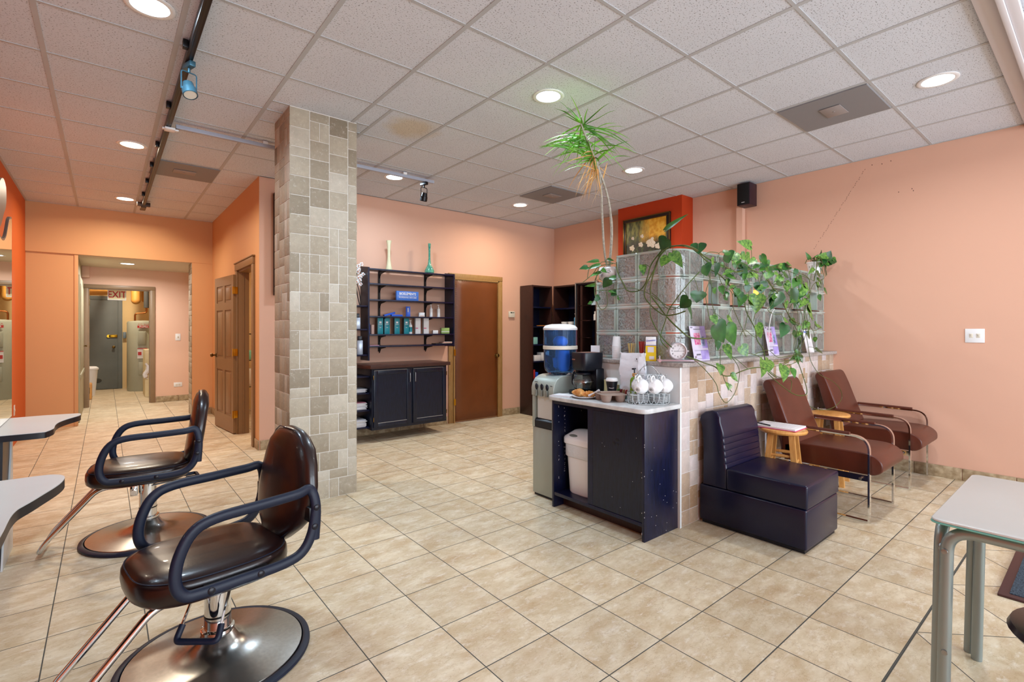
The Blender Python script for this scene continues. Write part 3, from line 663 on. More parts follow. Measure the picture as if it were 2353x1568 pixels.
# bin and broom handle at the left jamb
t = thing('waste_bin', 'white waste bin half hidden by the left jamb of the storage doorway', 'bin', (-0.28, 12.9, 0)); q = MB(); q.lathe([(0.13, 0), (0.17, 0.52), (0.165, 0.52), (0.1, 0.5)], (-0.28, 12.9, 0), 24); part('bin_body', q, WHITEM, t, True)
q = MB(); q.lathe([(0.185, 0.521), (0.185, 0.55), (0.15, 0.58), (0.001, 0.585)], (-0.28, 12.9, 0), 24); part('lid', q, WHITEM, t, True)
q = MB(); q.box(-0.30, -0.19, 12.2, 12.5, 0, 0.30, 0.02); single('wooden_crate', q, PINE, 'brown wooden crate at the foot of the left storage jamb', 'crate')
for (nm_, x, y, z, p_, lab_) in (('storage', 0.3, 12.9, 2.58, 34, 'round ceiling light of the storage room, above the EXIT doorway'), ('washroom', 2.2, 7.4, 2.58, 22, 'unseen round ceiling light added inside the washroom behind the open brown door')):  # both unseen: storage lamp inferred from its bright room, washroom lamp added for light
    t = thing('ceiling_lamp', lab_, 'ceiling light', (x, y, z)); q = MB(); q.lathe([(0.13, 0.019), (0.13, 0.0), (0.12, -0.01), (0.001, -0.02)], n=28); part('glass_bowl', q, glow((1.0, 0.9, 0.72), 4.0), t)
    area('lamp', (0, 0, -0.03), (0, 0, 0), 0.24, 0.24, p_, (1.0, 0.88, 0.7), t, 'DISK')
# closet doors on the left of the hall, pipe bracket box, switches
t = thing('closet_door', 'grey-green closet door on the left side of the hallway', 'door', (-0.29, 10.1, 0)); q = MB(); q.box(-0.2995, -0.275, 9.3, 10.93, 0.01, 2.1, 0.004); part('door_leaf', q, mat('closet_paint', 'b1ab90', 0.5, var=0.08), t, True)
q = MB(); q.box(-0.275, -0.268, 9.4, 10.8, 0.72, 1.98, 0.003); q.box(-0.275, -0.262, 9.3, 10.93, 0.62, 0.68, 0.003); part('panel', q, mat('closet_panel', 'a3a088', 0.5), t, True)
q = MB(); q.lathe([(0.008, 0), (0.008, 0.02), (0.016, 0.03), (0.01, 0.042)], (-0.268, 10.72, 1.05), 14, mat3=Matrix.Rotation(PI / 2, 3, 'Y')); part('knob', q, OLDBRASS, t, True)
q = MB(); q.box(-0.298, -0.20, 10.90, 10.998, 2.19, 2.3795, 0.004); single('wall_box', q, PALEPINK, 'pink painted box high in the hallway corner', 'box')
def plate(loc, xd, w_, h_, lab, cat, kind, name):
    t = thing(name, lab, cat, loc); n = Vector(xd).cross(Vector((0, 0, 1))); M = face(loc, xd)
    q = MB(); q.T = Matrix.Translation(-Vector(loc)) @ M; q.box(-w_ / 2, w_ / 2, -h_ / 2, h_ / 2, 0.0006, 0.006, 0.002); part('cover_plate', q, WHITE, t)
    q = MB(); q.T = Matrix.Translation(-Vector(loc)) @ M
    if kind == 'switch2':
        for s_ in (-1, 1):
            q = MB(); q.T = Matrix.Translation(-Vector(loc)) @ M; q.box(s_ * 0.023 - 0.012, s_ * 0.023 + 0.012, -0.018, 0.018, 0.006, 0.008, 0.001); q.obox((s_ * 0.023, 0.003, 0.010), (0.008, 0.02, 0.008), (0.4, 0, 0))
            if s_ < 0: part('toggle', q, OFFW, t)
    elif kind == 'switch': q.box(-0.012, 0.012, -0.018, 0.018, 0.006, 0.008, 0.001); q.obox((0, 0.003, 0.010), (0.008, 0.02, 0.008), (0.4, 0, 0))
    else:
        for s_ in (-1, 1): q.box(s_ * 0.022 - 0.015, s_ * 0.022 + 0.015, -0.013, 0.013, 0.006, 0.0085, 0.002)
    part('toggle' if 'switch' in kind else 'socket', q, OFFW, t)
plate((XE, 0.76, 1.268), (0, -1, 0), 0.125, 0.12, 'white double light switch on the pink right wall', 'light switch', 'switch2', 'light_switch')
plate((1.043, 11.0, 1.177), (1, 0, 0), 0.08, 0.125, 'white single light switch on the pink hallway wall', 'light switch', 'switch', 'light_switch')
plate((1.043, 11.0, 0.30), (1, 0, 0), 0.13, 0.08, 'white horizontal wall outlet low on the pink hallway wall', 'wall outlet', 'outlet', 'wall_outlet')
plate((1.30, 8.05, 1.18), (0, -1, 0), 0.075, 0.12, 'light switch seen edge on beside the open brown door', 'light switch', 'switch', 'light_switch')
plate((XW, 7.95, 0.40), (0, 1, 0), 0.075, 0.12, 'white outlet low on the deep orange left wall', 'wall outlet', 'outlet', 'wall_outlet')

# ------------------------------------------------------------------ padded brown door in the back wall
t = thing('padded_door', 'brown padded leather door with nailhead edge and brass knob', 'door', (4.19, YB, 0)); y1 = YB - 0.0005
q = MB(); q.box(3.81, 4.58, YB - 0.02, y1, 0.015, 2.03); part('door_leaf', q, TANTRIM, t, True)
q = MB()
# quilted pad: puffed rectangle
nx, nz = 14, 30; vs = []; fs = []
for j in range(nz + 1):
    for i in range(nx + 1):
        u, v = i / nx, j / nz; e = min(u * 0.765, (1 - u) * 0.765, v * 2.0, (1 - v) * 2.0); pf = min(1.0, e / 0.055); pf = math.sqrt(max(0, 1 - (1 - pf) ** 2))
        w1 = 0.004 * math.sin(u * 9) * pf
        vs.append((3.815 + 0.76 * u, YB - 0.021 - 0.028 * pf - w1, 0.02 + 2.0 * v))
for j in range(nz):
    for i in range(nx): a = j * (nx + 1) + i; fs.append((a, a + 1, a + nx + 2, a + nx + 1))
q.add(vs, fs); part('leather_pad', q, PADL, t, True, sharp=80)
q = MB()
for k in range(72): 
    for x in (3.825, 4.565): q.ell((x, YB - 0.034, 0.05 + k * 0.0272), (0.005, 0.003, 0.005), None, 6, 4)
for k in range(27): q.ell((3.83 + k * 0.028, YB - 0.034, 2.012), (0.005, 0.003, 0.005), None, 6, 4)
part('nailheads', q, OLDBRASS, t, True)
q = MB(); q.lathe([(0.03, 0), (0.03, 0.006), (0.012, 0.012), (0.012, 0.03), (0.026, 0.045), (0.028, 0.06), (0.01, 0.07)], (4.52, YB - 0.045, 0.93), 20, mat3=Matrix.Rotation(PI / 2, 3, 'X')); part('knob', q, OLDBRASS, t, True)
t = thing('doorframe', 'tan wooden frame around the padded brown door', 'door frame', (4.19, YB, 0)); q = MB()
q.box(3.715, 3.79, YB - 0.022, y1, 0, 2.045, 0.004); q.box(4.60, 4.672, YB - 0.022, y1, 0, 2.045, 0.004); q.box(3.715, 4.672, YB - 0.026, y1, 2.0455, 2.115, 0.004)
q.box(3.79, 3.81, YB - 0.035, y1, 0, 2.045); q.box(4.58, 4.60, YB - 0.035, y1, 0, 2.045); q.box(3.79, 4.60, YB - 0.035, y1, 2.03, 2.0455); part('casing', q, TANTRIM, t, True)
q = MB(); q.box(3.79, 3.82, YB - 0.04, YB - 0.0352, 0.25, 0.34); q.box(3.79, 3.82, YB - 0.04, YB - 0.0352, 0.95, 1.04); part('hinge', q, BRASS, t, True)
t = thing('thermostat', 'cream thermostat on the pink wall right of the padded door', 'thermostat', (4.86, YB, 1.50)); q = MB(); q.box(4.80, 4.915, YB - 0.028, y1, 1.505, 1.60, 0.006); part('housing', q, OFFW, t, True)
q = MB(); q.box(4.825, 4.865, YB - 0.0295, YB - 0.0278, 1.57, 1.588); q.box(4.88, 4.897, YB - 0.0295, YB - 0.0278, 1.572, 1.588); part('display', q, mat('lcd', '4a4e42', 0.3), t, True)
# dark framed panel mostly behind the stone column
t = thing('framed_picture', 'dark edged framed picture on the back wall mostly hidden by the stone column', 'picture', (1.87, YB, 1.7)); q = MB()
for a in ((1.44, 2.30, 1.70, 1.735), (1.44, 2.30, 2.795, 2.83), (1.44, 1.475, 1.735, 2.795), (2.265, 2.30, 1.735, 2.795)): q.box(a[0], a[1], YB - 0.075, YB - 0.001, a[2], a[3], 0.003)
part('frame', q, BLKMET, t, True); q = MB(); q.box(1.476, 2.264, YB - 0.05, YB - 0.01, 1.736, 2.794); part('panel', q, mat('picture_panel', '8e6a58', 0.5, col2='4a3b3a', vs=4), t, True)

# ------------------------------------------------------------------ black wall shelves
SX0, SX1, SY = 2.455, 3.665, 5.70
t = thing('wall_shelf_unit', 'black wall-mounted display shelf unit with bracketed shelves and tall side panels', 'shelf unit', ((SX0 + SX1) / 2, YB - 0.1, 1.0))
def panel_side(x, ylo):
    q = MB(); q.prism([(SY, 2.075), (YB - 0.001, 2.105), (YB - 0.001, ylo), (SY, ylo)], x - 0.010, x + 0.010, 'x'); part('side_panel', q, BLACKW, t, True)
panel_side(SX0, 0.945); panel_side(SX1 + 0.005, 1.09)
SZs = [2.055, 1.875, 1.68, 1.477, 1.254, 1.112]
for z in SZs:
    q = MB(); q.box(SX0 + 0.0105, SX1 - 0.006, SY, YB - 0.03, z - 0.009, z + 0.009, 0.002); part('shelf', q, BLACKW, t, True)
for x in (2.685, 3.345):
    q = MB(); q.box(x - 0.012, x + 0.012, YB - 0.022, YB - 0.0005, 1.04, 2.09); part('wall_rail', q, BLKMET, t, True)
    for z in SZs:
        q = MB(); q.prism([(YB - 0.022, z - 0.0095), (SY + 0.03, z - 0.0095), (SY + 0.03, z - 0.018), (YB - 0.06, z - 0.038), (YB - 0.022, z - 0.09)], x - 0.005, x + 0.005, 'x'); part('bracket', q, BLKMET, t, True)
# narrow side shelves at the left, running down behind the column
t2 = thing('side_shelf_unit', 'narrow black side shelves left of the display unit, half behind the column', 'shelf unit', (2.2, YB - 0.1, 0.2))
q = MB(); q.box(2.0, 2.015, SY + 0.02, YB - 0.001, 0.18, 1.62); part('side_panel', q, BLACKW, t2, True)
for z in (1.60, 1.318, 1.010): 
    q = MB(); q.box(2.015, SX0 - 0.0105, SY + 0.01, YB - 0.001, z - 0.009, z + 0.009, 0.002); part('shelf', q, BLACKW, t2, True)
for z in (0.77, 0.575, 0.375, 0.175):
    q = MB(); q.box(2.015, 2.385, 5.52, YB - 0.001, z - 0.009, z + 0.009, 0.002); part('shelf', q, BLACKW, t2, True)
q = MB(); q.box(2.0, 2.015, 5.52, SY + 0.019, 0.16, 0.86); part('side_panel', q, BLACKW, t2, True)
# base cabinet
CX0, CX1, CY = 2.39, 3.40, 5.45
t = thing('base_cabinet', 'black two-door cabinet hung on the back wall under the display shelves', 'cabinet', ((CX0 + CX1) / 2, 5.69, 0.145))
q = MB(); q.box(CX0, CX1, CY + 0.02, YB - 0.013, 0.145, 0.862, 0.002); q.box(CX0, CX1, CY + 0.018, CY + 0.03, 0.145, 0.862); part('body', q, BLACKO, t, True)
for i, (a, b_) in enumerate(((2.408, 2.883), (2.915, 3.388))):
    q = MB(); z0, z1 = 0.175, 0.842; e = 0.052
    q.box(a, a + e, CY - 0.002, CY + 0.0175, z0, z1, 0.003); q.box(b_ - e, b_, CY - 0.002, CY + 0.0175, z0, z1, 0.003); q.box(a + e, b_ - e, CY - 0.002, CY + 0.0175, z0, z0 + e, 0.003); q.box(a + e, b_ - e, CY - 0.002, CY + 0.0175, z1 - e, z1, 0.003)
    q.box(a + e, b_ - e, CY + 0.008, CY + 0.0175, z0 + e, z1 - e); dr = part('door', q, BLACKO, t, True)
    q = MB(); q.box(a + e, b_ - e, CY - 0.0024, CY + 0.0065, z0 + e - 0.0035, z0 + e + 0.001); q.box(a + 0.004, b_ - 0.05, CY - 0.0028, CY + 0.001, z1 - 0.003, z1 + 0.0008); part('worn_edge', q, mat('worn_edge', '9a9690', 0.6), dr, True)
    hx = b_ - 0.02 if i == 0 else a + 0.02
    q = MB(); q.tube(arcfil([(hx, CY - 0.001, 0.68), (hx, CY - 0.028, 0.685), (hx, CY - 0.028, 0.795), (hx, CY - 0.001, 0.80)], 0.01), 0.0045, 8); part('handle', q, STEEL, dr, True)
    for z in (0.27, 0.76):
        q = MB(); x = a - 0.005 if i == 0 else b_ + 0.001; q.box(x - 0.003, x + 0.008, CY - 0.004, CY + 0.001, z - 0.025, z + 0.025, 0.001); part('hinge', q, OLDBRASS, dr, True)
q = MB(); q.prism([(2.31, YB - 0.0015), (2.31, 5.50), (2.36, 5.425), (3.435, 5.425), (3.435, YB - 0.0015)], 0.8625, 0.905, 'z', 0, 0.003); single('worktop', q, ESPTOP, 'dark brown worktop on the black wall cabinet', 'worktop')
# ---- things on the shelves
def bottle(name, x, y, z, r, h, m, cap, lab, pump=True, grp=None, labelm=None, hc=None, origin=None):
    t = thing(name, lab, 'bottle', (x, y, z), 0.3, grp); q = MB(); hb = h * (0.72 if pump else 0.78)
    q.lathe([(r * 0.92, 0), (r, 0.004), (r, hb * 0.85), (r * 0.8, hb * 0.95), (r * 0.38, hb), (r * 0.38, hb + 0.004)], n=20); part('bottle_body', q, m, t)
    q = MB()
    if pump: q.lathe([(r * 0.42, hb + 0.0045), (r * 0.42, hb + h * 0.09), (r * 0.16, hb + h * 0.10), (r * 0.16, h * 0.95)], n=12); q.obox((-r * 0.35, 0, h * 0.975), (r * 1.5, r * 0.5, h * 0.045), b=0.001)
    else: q.lathe([(r * 0.9, hb * 0.985), (r * 0.9, h - 0.002), (r * 0.85, h)], n=20)
    part('pump' if pump else 'cap', q, cap, t)
    if labelm: q = MB(); q.lathe([(r + 0.0006, hb * 0.2), (r + 0.0006, hb * 0.7)], n=20, cap=False); part('label_band', q, labelm, t)
    return t
def carton(x, y, z, w_, d, h, m, lab, rot=0.0, tilt=0.0, grp=None, deco=None, name='carton'):
    t = thing(name, lab, 'box', (x, y, z), rot, grp); q = MB(); q.T = Matrix.Rotation(tilt, 4, 'Y'); q.box(-w_ / 2, w_ / 2, -d / 2, d / 2, 0, h, 0.0012); part('box_body', q, m, t)
    if deco:
        q = MB(); q.T = Matrix.Rotation(tilt, 4, 'Y')
        for (a, b_, c_, e) in deco[0]: q.box(a * w_, b_ * w_, -d / 2 - 0.0012, -d / 2 - 0.0002, c_ * h, e * h)
        part('print', q, deco[1], t)
    return t
T2 = SZs[4] + 0.0095; T3 = SZs[3] + 0.0095; TY = SY + 0.085
for i, x in enumerate((2.612, 2.70, 2.835, 2.965)):
    t = carton(x + 0.022, TY, T2, 0.068, 0.06, 0.20, TEAL, ['teal carton nearest the left end of the fourth shelf, first of four', 'teal carton second from the left among the four', 'teal carton third from the left among the four', 'teal carton rightmost of the four, beside the white pump bottle'][i], -0.18 + 0.03 * i, 0.0, 'teal cartons on the display shelves', ([(-0.2, 0.2, 0.68, 0.78), (-0.3, 0.3, 0.60, 0.625), (-0.15, 0.15, 0.40, 0.42)], PAPER))
    q = MB(); q.box(-0.0350, -0.0341, -0.030, 0.030, 0.0, 0.20); part('dark_side', q, TEALD, t)
t = thing('tube', 'blue tube standing at the left end of the fourth shelf', 'tube', (2.49, TY, T2)); q = MB(); q.lathe([(0.014, 0), (0.014, 0.035), (0.012, 0.037), (0.016, 0.06), (0.014, 0.13), (0.013, 0.133)], n=16); part('tube_body', q, BLUEBOX, t)
carton(2.545, TY + 0.02, T2, 0.035, 0.03, 0.115, mat('pale_pink_card', 'd8b3a6', 0.5), 'slim pale pink carton beside the blue tube')
bottle('pump_bottle', 3.055, TY, T2, 0.023, 0.175, WHITE, WHITE, 'white pump bottle with teal label on the fourth shelf', labelm=TEAL)
for i, x in enumerate((3.14, 3.262)):
    carton(x + 0.02, TY + 0.01, T2, 0.07, 0.06, 0.205, WHITEM, ['tall white carton with a pink band, left of the two', 'tall white carton with a pink band, right of the two'][i], -0.15, 0, 'tall white cartons', ([(-0.5, 0.0, 0.33, 0.38)], PINKP))
carton(3.42, TY, T2, 0.07, 0.05, 0.045, WHITEM, 'small white jar box low on the fourth shelf', -0.2)
carton(3.575, TY, T2, 0.11, 0.07, 0.078, mat('green_carton', '8fae5c', 0.5), 'pale green carton at the right end of the fourth shelf', -0.35, 0, None, ([(-0.5, 0.5, 0.3, 0.4)], PAPER))
for i, x in enumerate((3.36, 3.475)): bottle('pump_bottle', x, TY, T3, 0.021, 0.165, WHITE, WHITE, ['white pump bottle left of the two on the third shelf', 'white pump bottle right of the two on the third shelf'][i], grp='white pump bottles')
carton(3.05, TY, T3, 0.062, 0.035, 0.13, BLUEBOX, 'bright blue carton standing upright on the third shelf', -0.4, 0, None, ([(-0.1, 0.1, 0.4, 0.85)], PAPER)) if False else carton(3.02, TY, T3, 0.055, 0.035, 0.13, BLUEBOX, 'bright blue carton standing upright on the third shelf', -0.4, 0, None, ([(-0.1, 0.1, 0.45, 0.85)], PAPER))
carton(2.86, TY, T3, 0.15, 0.04, 0.022, BLUEBOX, 'blue carton lying flat on the third shelf', 0.0)
carton(2.765, TY + 0.005, T3 + 0.016, 0.15, 0.04, 0.022, BLUEBOX, 'blue carton leaning across the flat blue carton', 0.0, R(-15))
carton(3.215, TY, T3, 0.075, 0.05, 0.055, WHITEM, 'small white carton on the third shelf', -0.3, 0, None, ([(-0.3, 0.4, 0.15, 0.25)], mat('orange_print', 'd08a4a', 0.5)))
t = thing('shelf_sign', 'blue BIOELEMENTS block sign on the second shelf', 'sign', (2.985, SY + 0.04, SZs[2] + 0.0095)); q = MB(); q.box(-0.155, 0.155, -0.015, 0.015, 0, 0.118, 0.002); part('sign_block', q, mat('sign_blue', '3f6fc0', 0.3), t)
q = MB(); q.text('BIOELEMENTS', 0.044, face((0, -0.0165, 0.083), (1, 0, 0)), bold=0.0008, sx=0.86); q.box(-0.13, 0.13, -0.0165, -0.0152, 0.053, 0.0555); q.text('PROFESSIONAL SKIN CARE', 0.024, face((0, -0.0165, 0.036), (1, 0, 0)), sx=0.86); part('lettering', q, PAPER, t)
t = thing('magazine_pile', 'flat black folder at the right end of the lowest display shelf', 'folder', (3.50, TY, SZs[5] + 0.0095)); q = MB(); q.box(-0.1, 0.06, -0.06, 0.06, 0, 0.012, 0.001); part('cover', q, BLKPLAST, t)
for i in range(3):
    q = MB(); q.box(3.50 + 0.01 * i, 3.648, TY - 0.07, TY + 0.05, SZs[5] + 0.022 + 0.007 * i, SZs[5] + 0.0282 + 0.007 * i, 0.001); single('booklet', q, [OFFW, mat('red_booklet', 'a8483a', 0.6), OFFW][i], ['cream booklet at the bottom of the pile by the padded door', 'red booklet in the middle of the pile by the padded door', 'cream booklet on top of the pile by the padded door'][i], 'booklet')
q = MB(); q.box(2.48, 2.60, TY - 0.06, TY + 0.04, SZs[5] + 0.0096, SZs[5] + 0.017); single('leaflet', q, mat('pink_leaflet', 'b98aa0', 0.6), 'pinkish leaflet at the left end of the lowest display shelf', 'leaflet')
# vases
q = MB(); q.lathe([(0.042, 0), (0.044, 0.01), (0.03, 0.06), (0.020, 0.14), (0.018, 0.22), (0.023, 0.32), (0.035, 0.372), (0.032, 0.372), (0.019, 0.32), (0.014, 0.2), (0.02, 0.02), (0.001, 0.01)], (2.755, TY, SZs[0] + 0.0095), 28)
single('vase', q, mat('cream_vase', 'd8d2ae', 0.3, var=0.08, vs=20), 'tall slender cream vase on top of the display shelves', 'vase')
q = MB(); q.lathe([(0.05, 0), (0.062, 0.012), (0.064, 0.035), (0.045, 0.075), (0.022, 0.12), (0.014, 0.2), (0.013, 0.30), (0.019, 0.40), (0.016, 0.40), (0.010, 0.30), (0.010, 0.15), (0.03, 0.06), (0.001, 0.02)], (3.335, TY, SZs[0] + 0.0095), 28)
single('vase', q, mat('teal_vase', '1c7c72', 0.15, col2='6fae8e', vs=38), 'teal bottle-shaped glass vase on top of the display shelves', 'vase')
# orchid on the side shelf
t = thing('orchid', 'white artificial orchid with orange centres half hidden behind the column', 'orchid', (2.385, SY + 0.1, 1.6095)); q = MB(); q.tube([(0, 0, 0), (-0.03, 0, 0.12), (-0.05, 0, 0.3), (-0.03, 0, 0.42), (-0.02, 0, 0.46)], 0.006, 6, sm=4); q.tube([(0.01, 0, 0), (0.0, 0.01, 0.15), (-0.04, 0, 0.28)], 0.005, 6, sm=4); part('stem', q, BLKMET, t)
q = MB(); qo = MB(); rnd = random.Random(5)
for k in range(11):
    cx, cz = -0.02 + rnd.uniform(-0.035, 0.05), 0.26 + 0.024 * k
    for a in range(5):
        an = a * 2 * PI / 5 + k; q.ell((cx + 0.014 * math.cos(an), -0.03 + rnd.uniform(-0.01, 0.01), cz + 0.014 * math.sin(an)), (0.012, 0.003, 0.010), (0, -an, 0), 8, 5)
    qo.ell((cx, -0.04, cz), (0.007, 0.005, 0.007), None, 8, 5)
part('petals', q, WHITEM, t); part('flower_centres', qo, mat('orange_centre', 'c8622a', 0.5), t)
for i, (x, z, lab) in enumerate(((2.345, 1.3275, 'square perfume-like bottle with black cap on the upper side shelf'), (2.25, 1.0195, 'silver bottle with black cap beside the column on the lower side shelf'), (2.375, 1.0195, 'silver bottle with black cap next to the display unit on the lower side shelf'))):
    t = thing('square_bottle', lab, 'bottle', (x, SY + 0.08, z), -0.3, 'silver bottles with black caps' if i else None); q = MB(); q.box(-0.033, 0.033, -0.025, 0.025, 0, 0.135 if i == 0 else 0.17, 0.003); part('bottle_body', q, mat('silver_bottle', 'a9b0bc', 0.25, 0.3), t)
    h = 0.1355 if i == 0 else 0.1705; q = MB(); q.box(-0.024, 0.024, -0.02, 0.02, h, h + 0.05, 0.003); part('cap', q, BLKPLAST, t)
ORD = ['top', 'second', 'third', 'fourth', 'fifth', 'sixth', 'seventh', 'eighth', 'ninth', 'tenth', 'eleventh', 'twelfth']
def magpile(x0, x1, y0, y1, z, n, labs, grp, seed):
    rnd = random.Random(seed)
    for i in range(n):
        a, b_ = rnd.uniform(-0.012, 0.012), rnd.uniform(-0.012, 0.012); h = 0.0065
        q = MB(); q.T = Matrix.Translation(((x0 + x1) / 2 + a, (y0 + y1) / 2 + b_, z + i * 0.007)) @ Matrix.Rotation(rnd.uniform(-0.05, 0.05), 4, 'Z')
        q.box(-(x1 - x0) / 2, (x1 - x0) / 2, -(y1 - y0) / 2, (y1 - y0) / 2, 0, h, 0.0008)
        m = [PAPER, mat('magazine_cover', 'd6d8e0', 0.4), PAPER, mat('magazine_cover_red', 'c9657a', 0.4)][rnd.choice([0, 0, 1, 2, 2])] if i < n - 1 else (MATS['magazine_cover'] if seed != 2 else mat('magazine_cover_red', 'c4788a', 0.4))
        single('magazine', q, m, labs[0] if i == n - 1 else '%s magazine from the top %s' % (ORD[n - 1 - i], labs[1].split('inside ')[1].join(['of ', ''])), 'magazine', grp)
magpile(2.14, 2.36, 5.55, 5.80, 0.5845, 6, ('top magazine of the highest stack on the side shelves', 'magazine inside the highest stack on the side shelves'), 'magazines in the highest side-shelf stack', 1)
magpile(2.14, 2.36, 5.55, 5.80, 0.3845, 12, ('pink-covered top magazine of the middle stack on the side shelves', 'magazine inside the middle stack on the side shelves'), 'magazines in the middle side-shelf stack', 2)
magpile(2.14, 2.36, 5.55, 5.80, 0.1845, 12, ('top magazine of the lowest stack on the side shelves', 'magazine inside the lowest stack on the side shelves'), 'magazines in the lowest side-shelf stack', 3)

# ------------------------------------------------------------------ espresso bookcases in the far corner
BH = 2.0
def bookcase(name, lab, org, ang, W_, D_, shelves, left=True, right=True):
    """local frame: x along the front, y depth away from the front"""
    t = thing(name, lab, 'bookcase', org, ang)
    q = MB(); q.box(0, 0.022, 0, D_, 0, BH, 0.001); part('side_panel', q, ESPR, t)
    q = MB(); q.box(W_ - 0.022, W_, 0, D_, 0, BH, 0.001); part('side_panel', q, ESPR, t)
    q = MB(); q.box(0.0225, W_ - 0.0225, D_ - 0.01, D_, 0.06, BH - 0.001); part('back_panel', q, BLACKW, t)
    q = MB(); q.box(0.0225, W_ - 0.0225, 0.002, D_ - 0.011, BH - 0.024, BH - 0.001); q.box(0.0225, W_ - 0.0225, 0.01, D_ - 0.011, 0.0, 0.08); part('top_and_plinth', q, ESPR, t)
    for z in shelves:
        q = MB(); q.box(0.0225, W_ - 0.0225, 0.004, D_ - 0.011, z - 0.01, z + 0.01, 0.001); part('shelf', q, BLACKW, t)
    return t
bc1 = bookcase('bookcase', 'espresso bookcase against the pink back wall, leftmost of the corner units', (5.03, 5.63, 0), 0, 0.42, 0.285, (1.66, 1.36, 1.08, 0.82, 0.55, 0.3))
bc2 = bookcase('bookcase', 'espresso bookcase against the right wall in the far corner', (5.45, 5.60, 0), R(-90), 0.49, 0.33, (1.64, 1.36, 1.08, 0.82, 0.55, 0.3))
t = thing('display_cabinet', 'dark display cabinet with glass shelves and metal door edge right of the bookcases', 'cabinet', (5.43, 5.09, 0), R(-90)); Wd = 0.42
q = MB(); q.box(0, 0.02, 0.004, 0.34, 0, BH); part('side_panel', q, ESPR, t); q = MB(); q.box(Wd - 0.02, Wd, 0.004, 0.34, 0, BH); part('side_panel', q, ESPR, t)
q = MB(); q.box(0.0205, Wd - 0.0205, 0.33, 0.34, 0, BH); q.box(0.0205, Wd - 0.0205, 0.004, 0.329, BH - 0.02, BH); q.box(0.0205, Wd - 0.0205, 0.004, 0.329, 0, 0.08); part('body_back', q, BLACKW, t)
q = MB(); q.box(-0.004, 0.014, -0.03, 0.002, 0.02, BH + 0.015, 0.003); q.box(Wd - 0.02, Wd + 0.01, -0.03, 0.002, 0.02, BH + 0.015, 0.003); q.box(0.0145, Wd - 0.0205, -0.03, 0.002, BH - 0.005, BH + 0.015, 0.003); q.box(0.0145, Wd - 0.0205, -0.03, 0.002, 0.02, 0.05, 0.003); part('metal_door_frame', q, STEEL, t)
for z in (0.5, 0.85, 1.2, 1.45, 1.67):
    q = MB(); q.box(0.021, Wd - 0.021, 0.02, 0.325, z - 0.004, z + 0.004); part('glass_shelf', q, CLEAR, t)
q = MB(); q.box(0.06, 0.10, 0.02, 0.04, 0.1, BH - 0.03); q.box(0.14, 0.36, 0.312, 0.328, 1.05, 1.93, 0.012); q.box(0.10, 0.13, 0.29, 0.328, 0.1, 1.95, 0.004); part('inner_frame', q, ESPR, t)
# their contents
def small(name, q, m, lab, cat, grp=None): return single(name, q, m, lab, cat, grp)
q = MB(); q.box(5.07, 5.17, 5.66, 5.74, 1.091, 1.20, 0.003); small('carton', q, mat('pale_teal_carton', '8cc4bc', 0.5), 'pale teal carton in the left corner bookcase', 'box')
q = MB(); q.box(5.10, 5.24, 5.66, 5.76, 0.831, 0.92, 0.004); small('carton', q, PAPER, 'white carton low in the left corner bookcase', 'box')
q = MB(); q.box(5.26, 5.36, 5.67, 5.78, 0.831, 0.96, 0.004); small('carton', q, WHITEM, 'taller white carton low in the left corner bookcase', 'box')
q = MB(); q.box(5.07, 5.12, 5.66, 5.74, 0.561, 0.70, 0.004); small('carton', q, RED, 'red carton in the left corner bookcase beside the dispenser', 'box')
q = MB(); q.box(5.13, 5.18, 5.66, 5.74, 0.561, 0.66, 0.004); small('carton', q, BLUEBOX, 'small blue carton beside the red carton in the bookcase', 'box')
q = MB(); q.box(5.20, 5.42, 5.64, 5.72, 1.371, 1.385, 0.002); small('strip', q, mat('orange_strip', 'c07a3a', 0.5), 'orange strip lying on the third shelf of the left bookcase', 'strip')
for i, y in enumerate((5.42, 5.28)):
    t = thing('jar', ['white jar with flat lid, left of the pair above the water bottle', 'white jar with flat lid, right of the pair above the water bottle'][i], 'jar', (5.52, y, 1.3705), 0, 'white jars in the corner bookcase'); q = MB(); q.lathe([(0.05, 0), (0.052, 0.004), (0.05, 0.045)], n=20); part('jar_body', q, WHITE, t); q = MB(); q.lathe([(0.054, 0.0455), (0.054, 0.065), (0.05, 0.068)], n=20); part('lid', q, WHITEM, t)
bottle('pump_bottle', 5.50, 5.17, 1.3705, 0.026, 0.19, mat('pale_blue_bottle', '5fa8d8', 0.2), WHITE, 'pale blue pump bottle on the corner bookcase')
t = thing('bottle', 'small white bottle on a glass shelf of the display cabinet', 'bottle', (5.53, 4.80, 1.4545)); q = MB(); q.lathe([(0.032, 0), (0.032, 0.085), (0.016, 0.098)], n=18); part('bottle_body', q, WHITE, t); q = MB(); q.lathe([(0.022, 0.0985), (0.022, 0.13)], n=18); part('cap', q, WHITEM, t)
q = MB(); q.prism([(4.72, 1.675), (4.86, 1.675), (4.76, 1.80)], 5.50, 5.505, 'x'); small('card', q, mat('blue_white_card', 'b8d4ea', 0.5), 'blue and white triangular card on the top glass shelf', 'card')
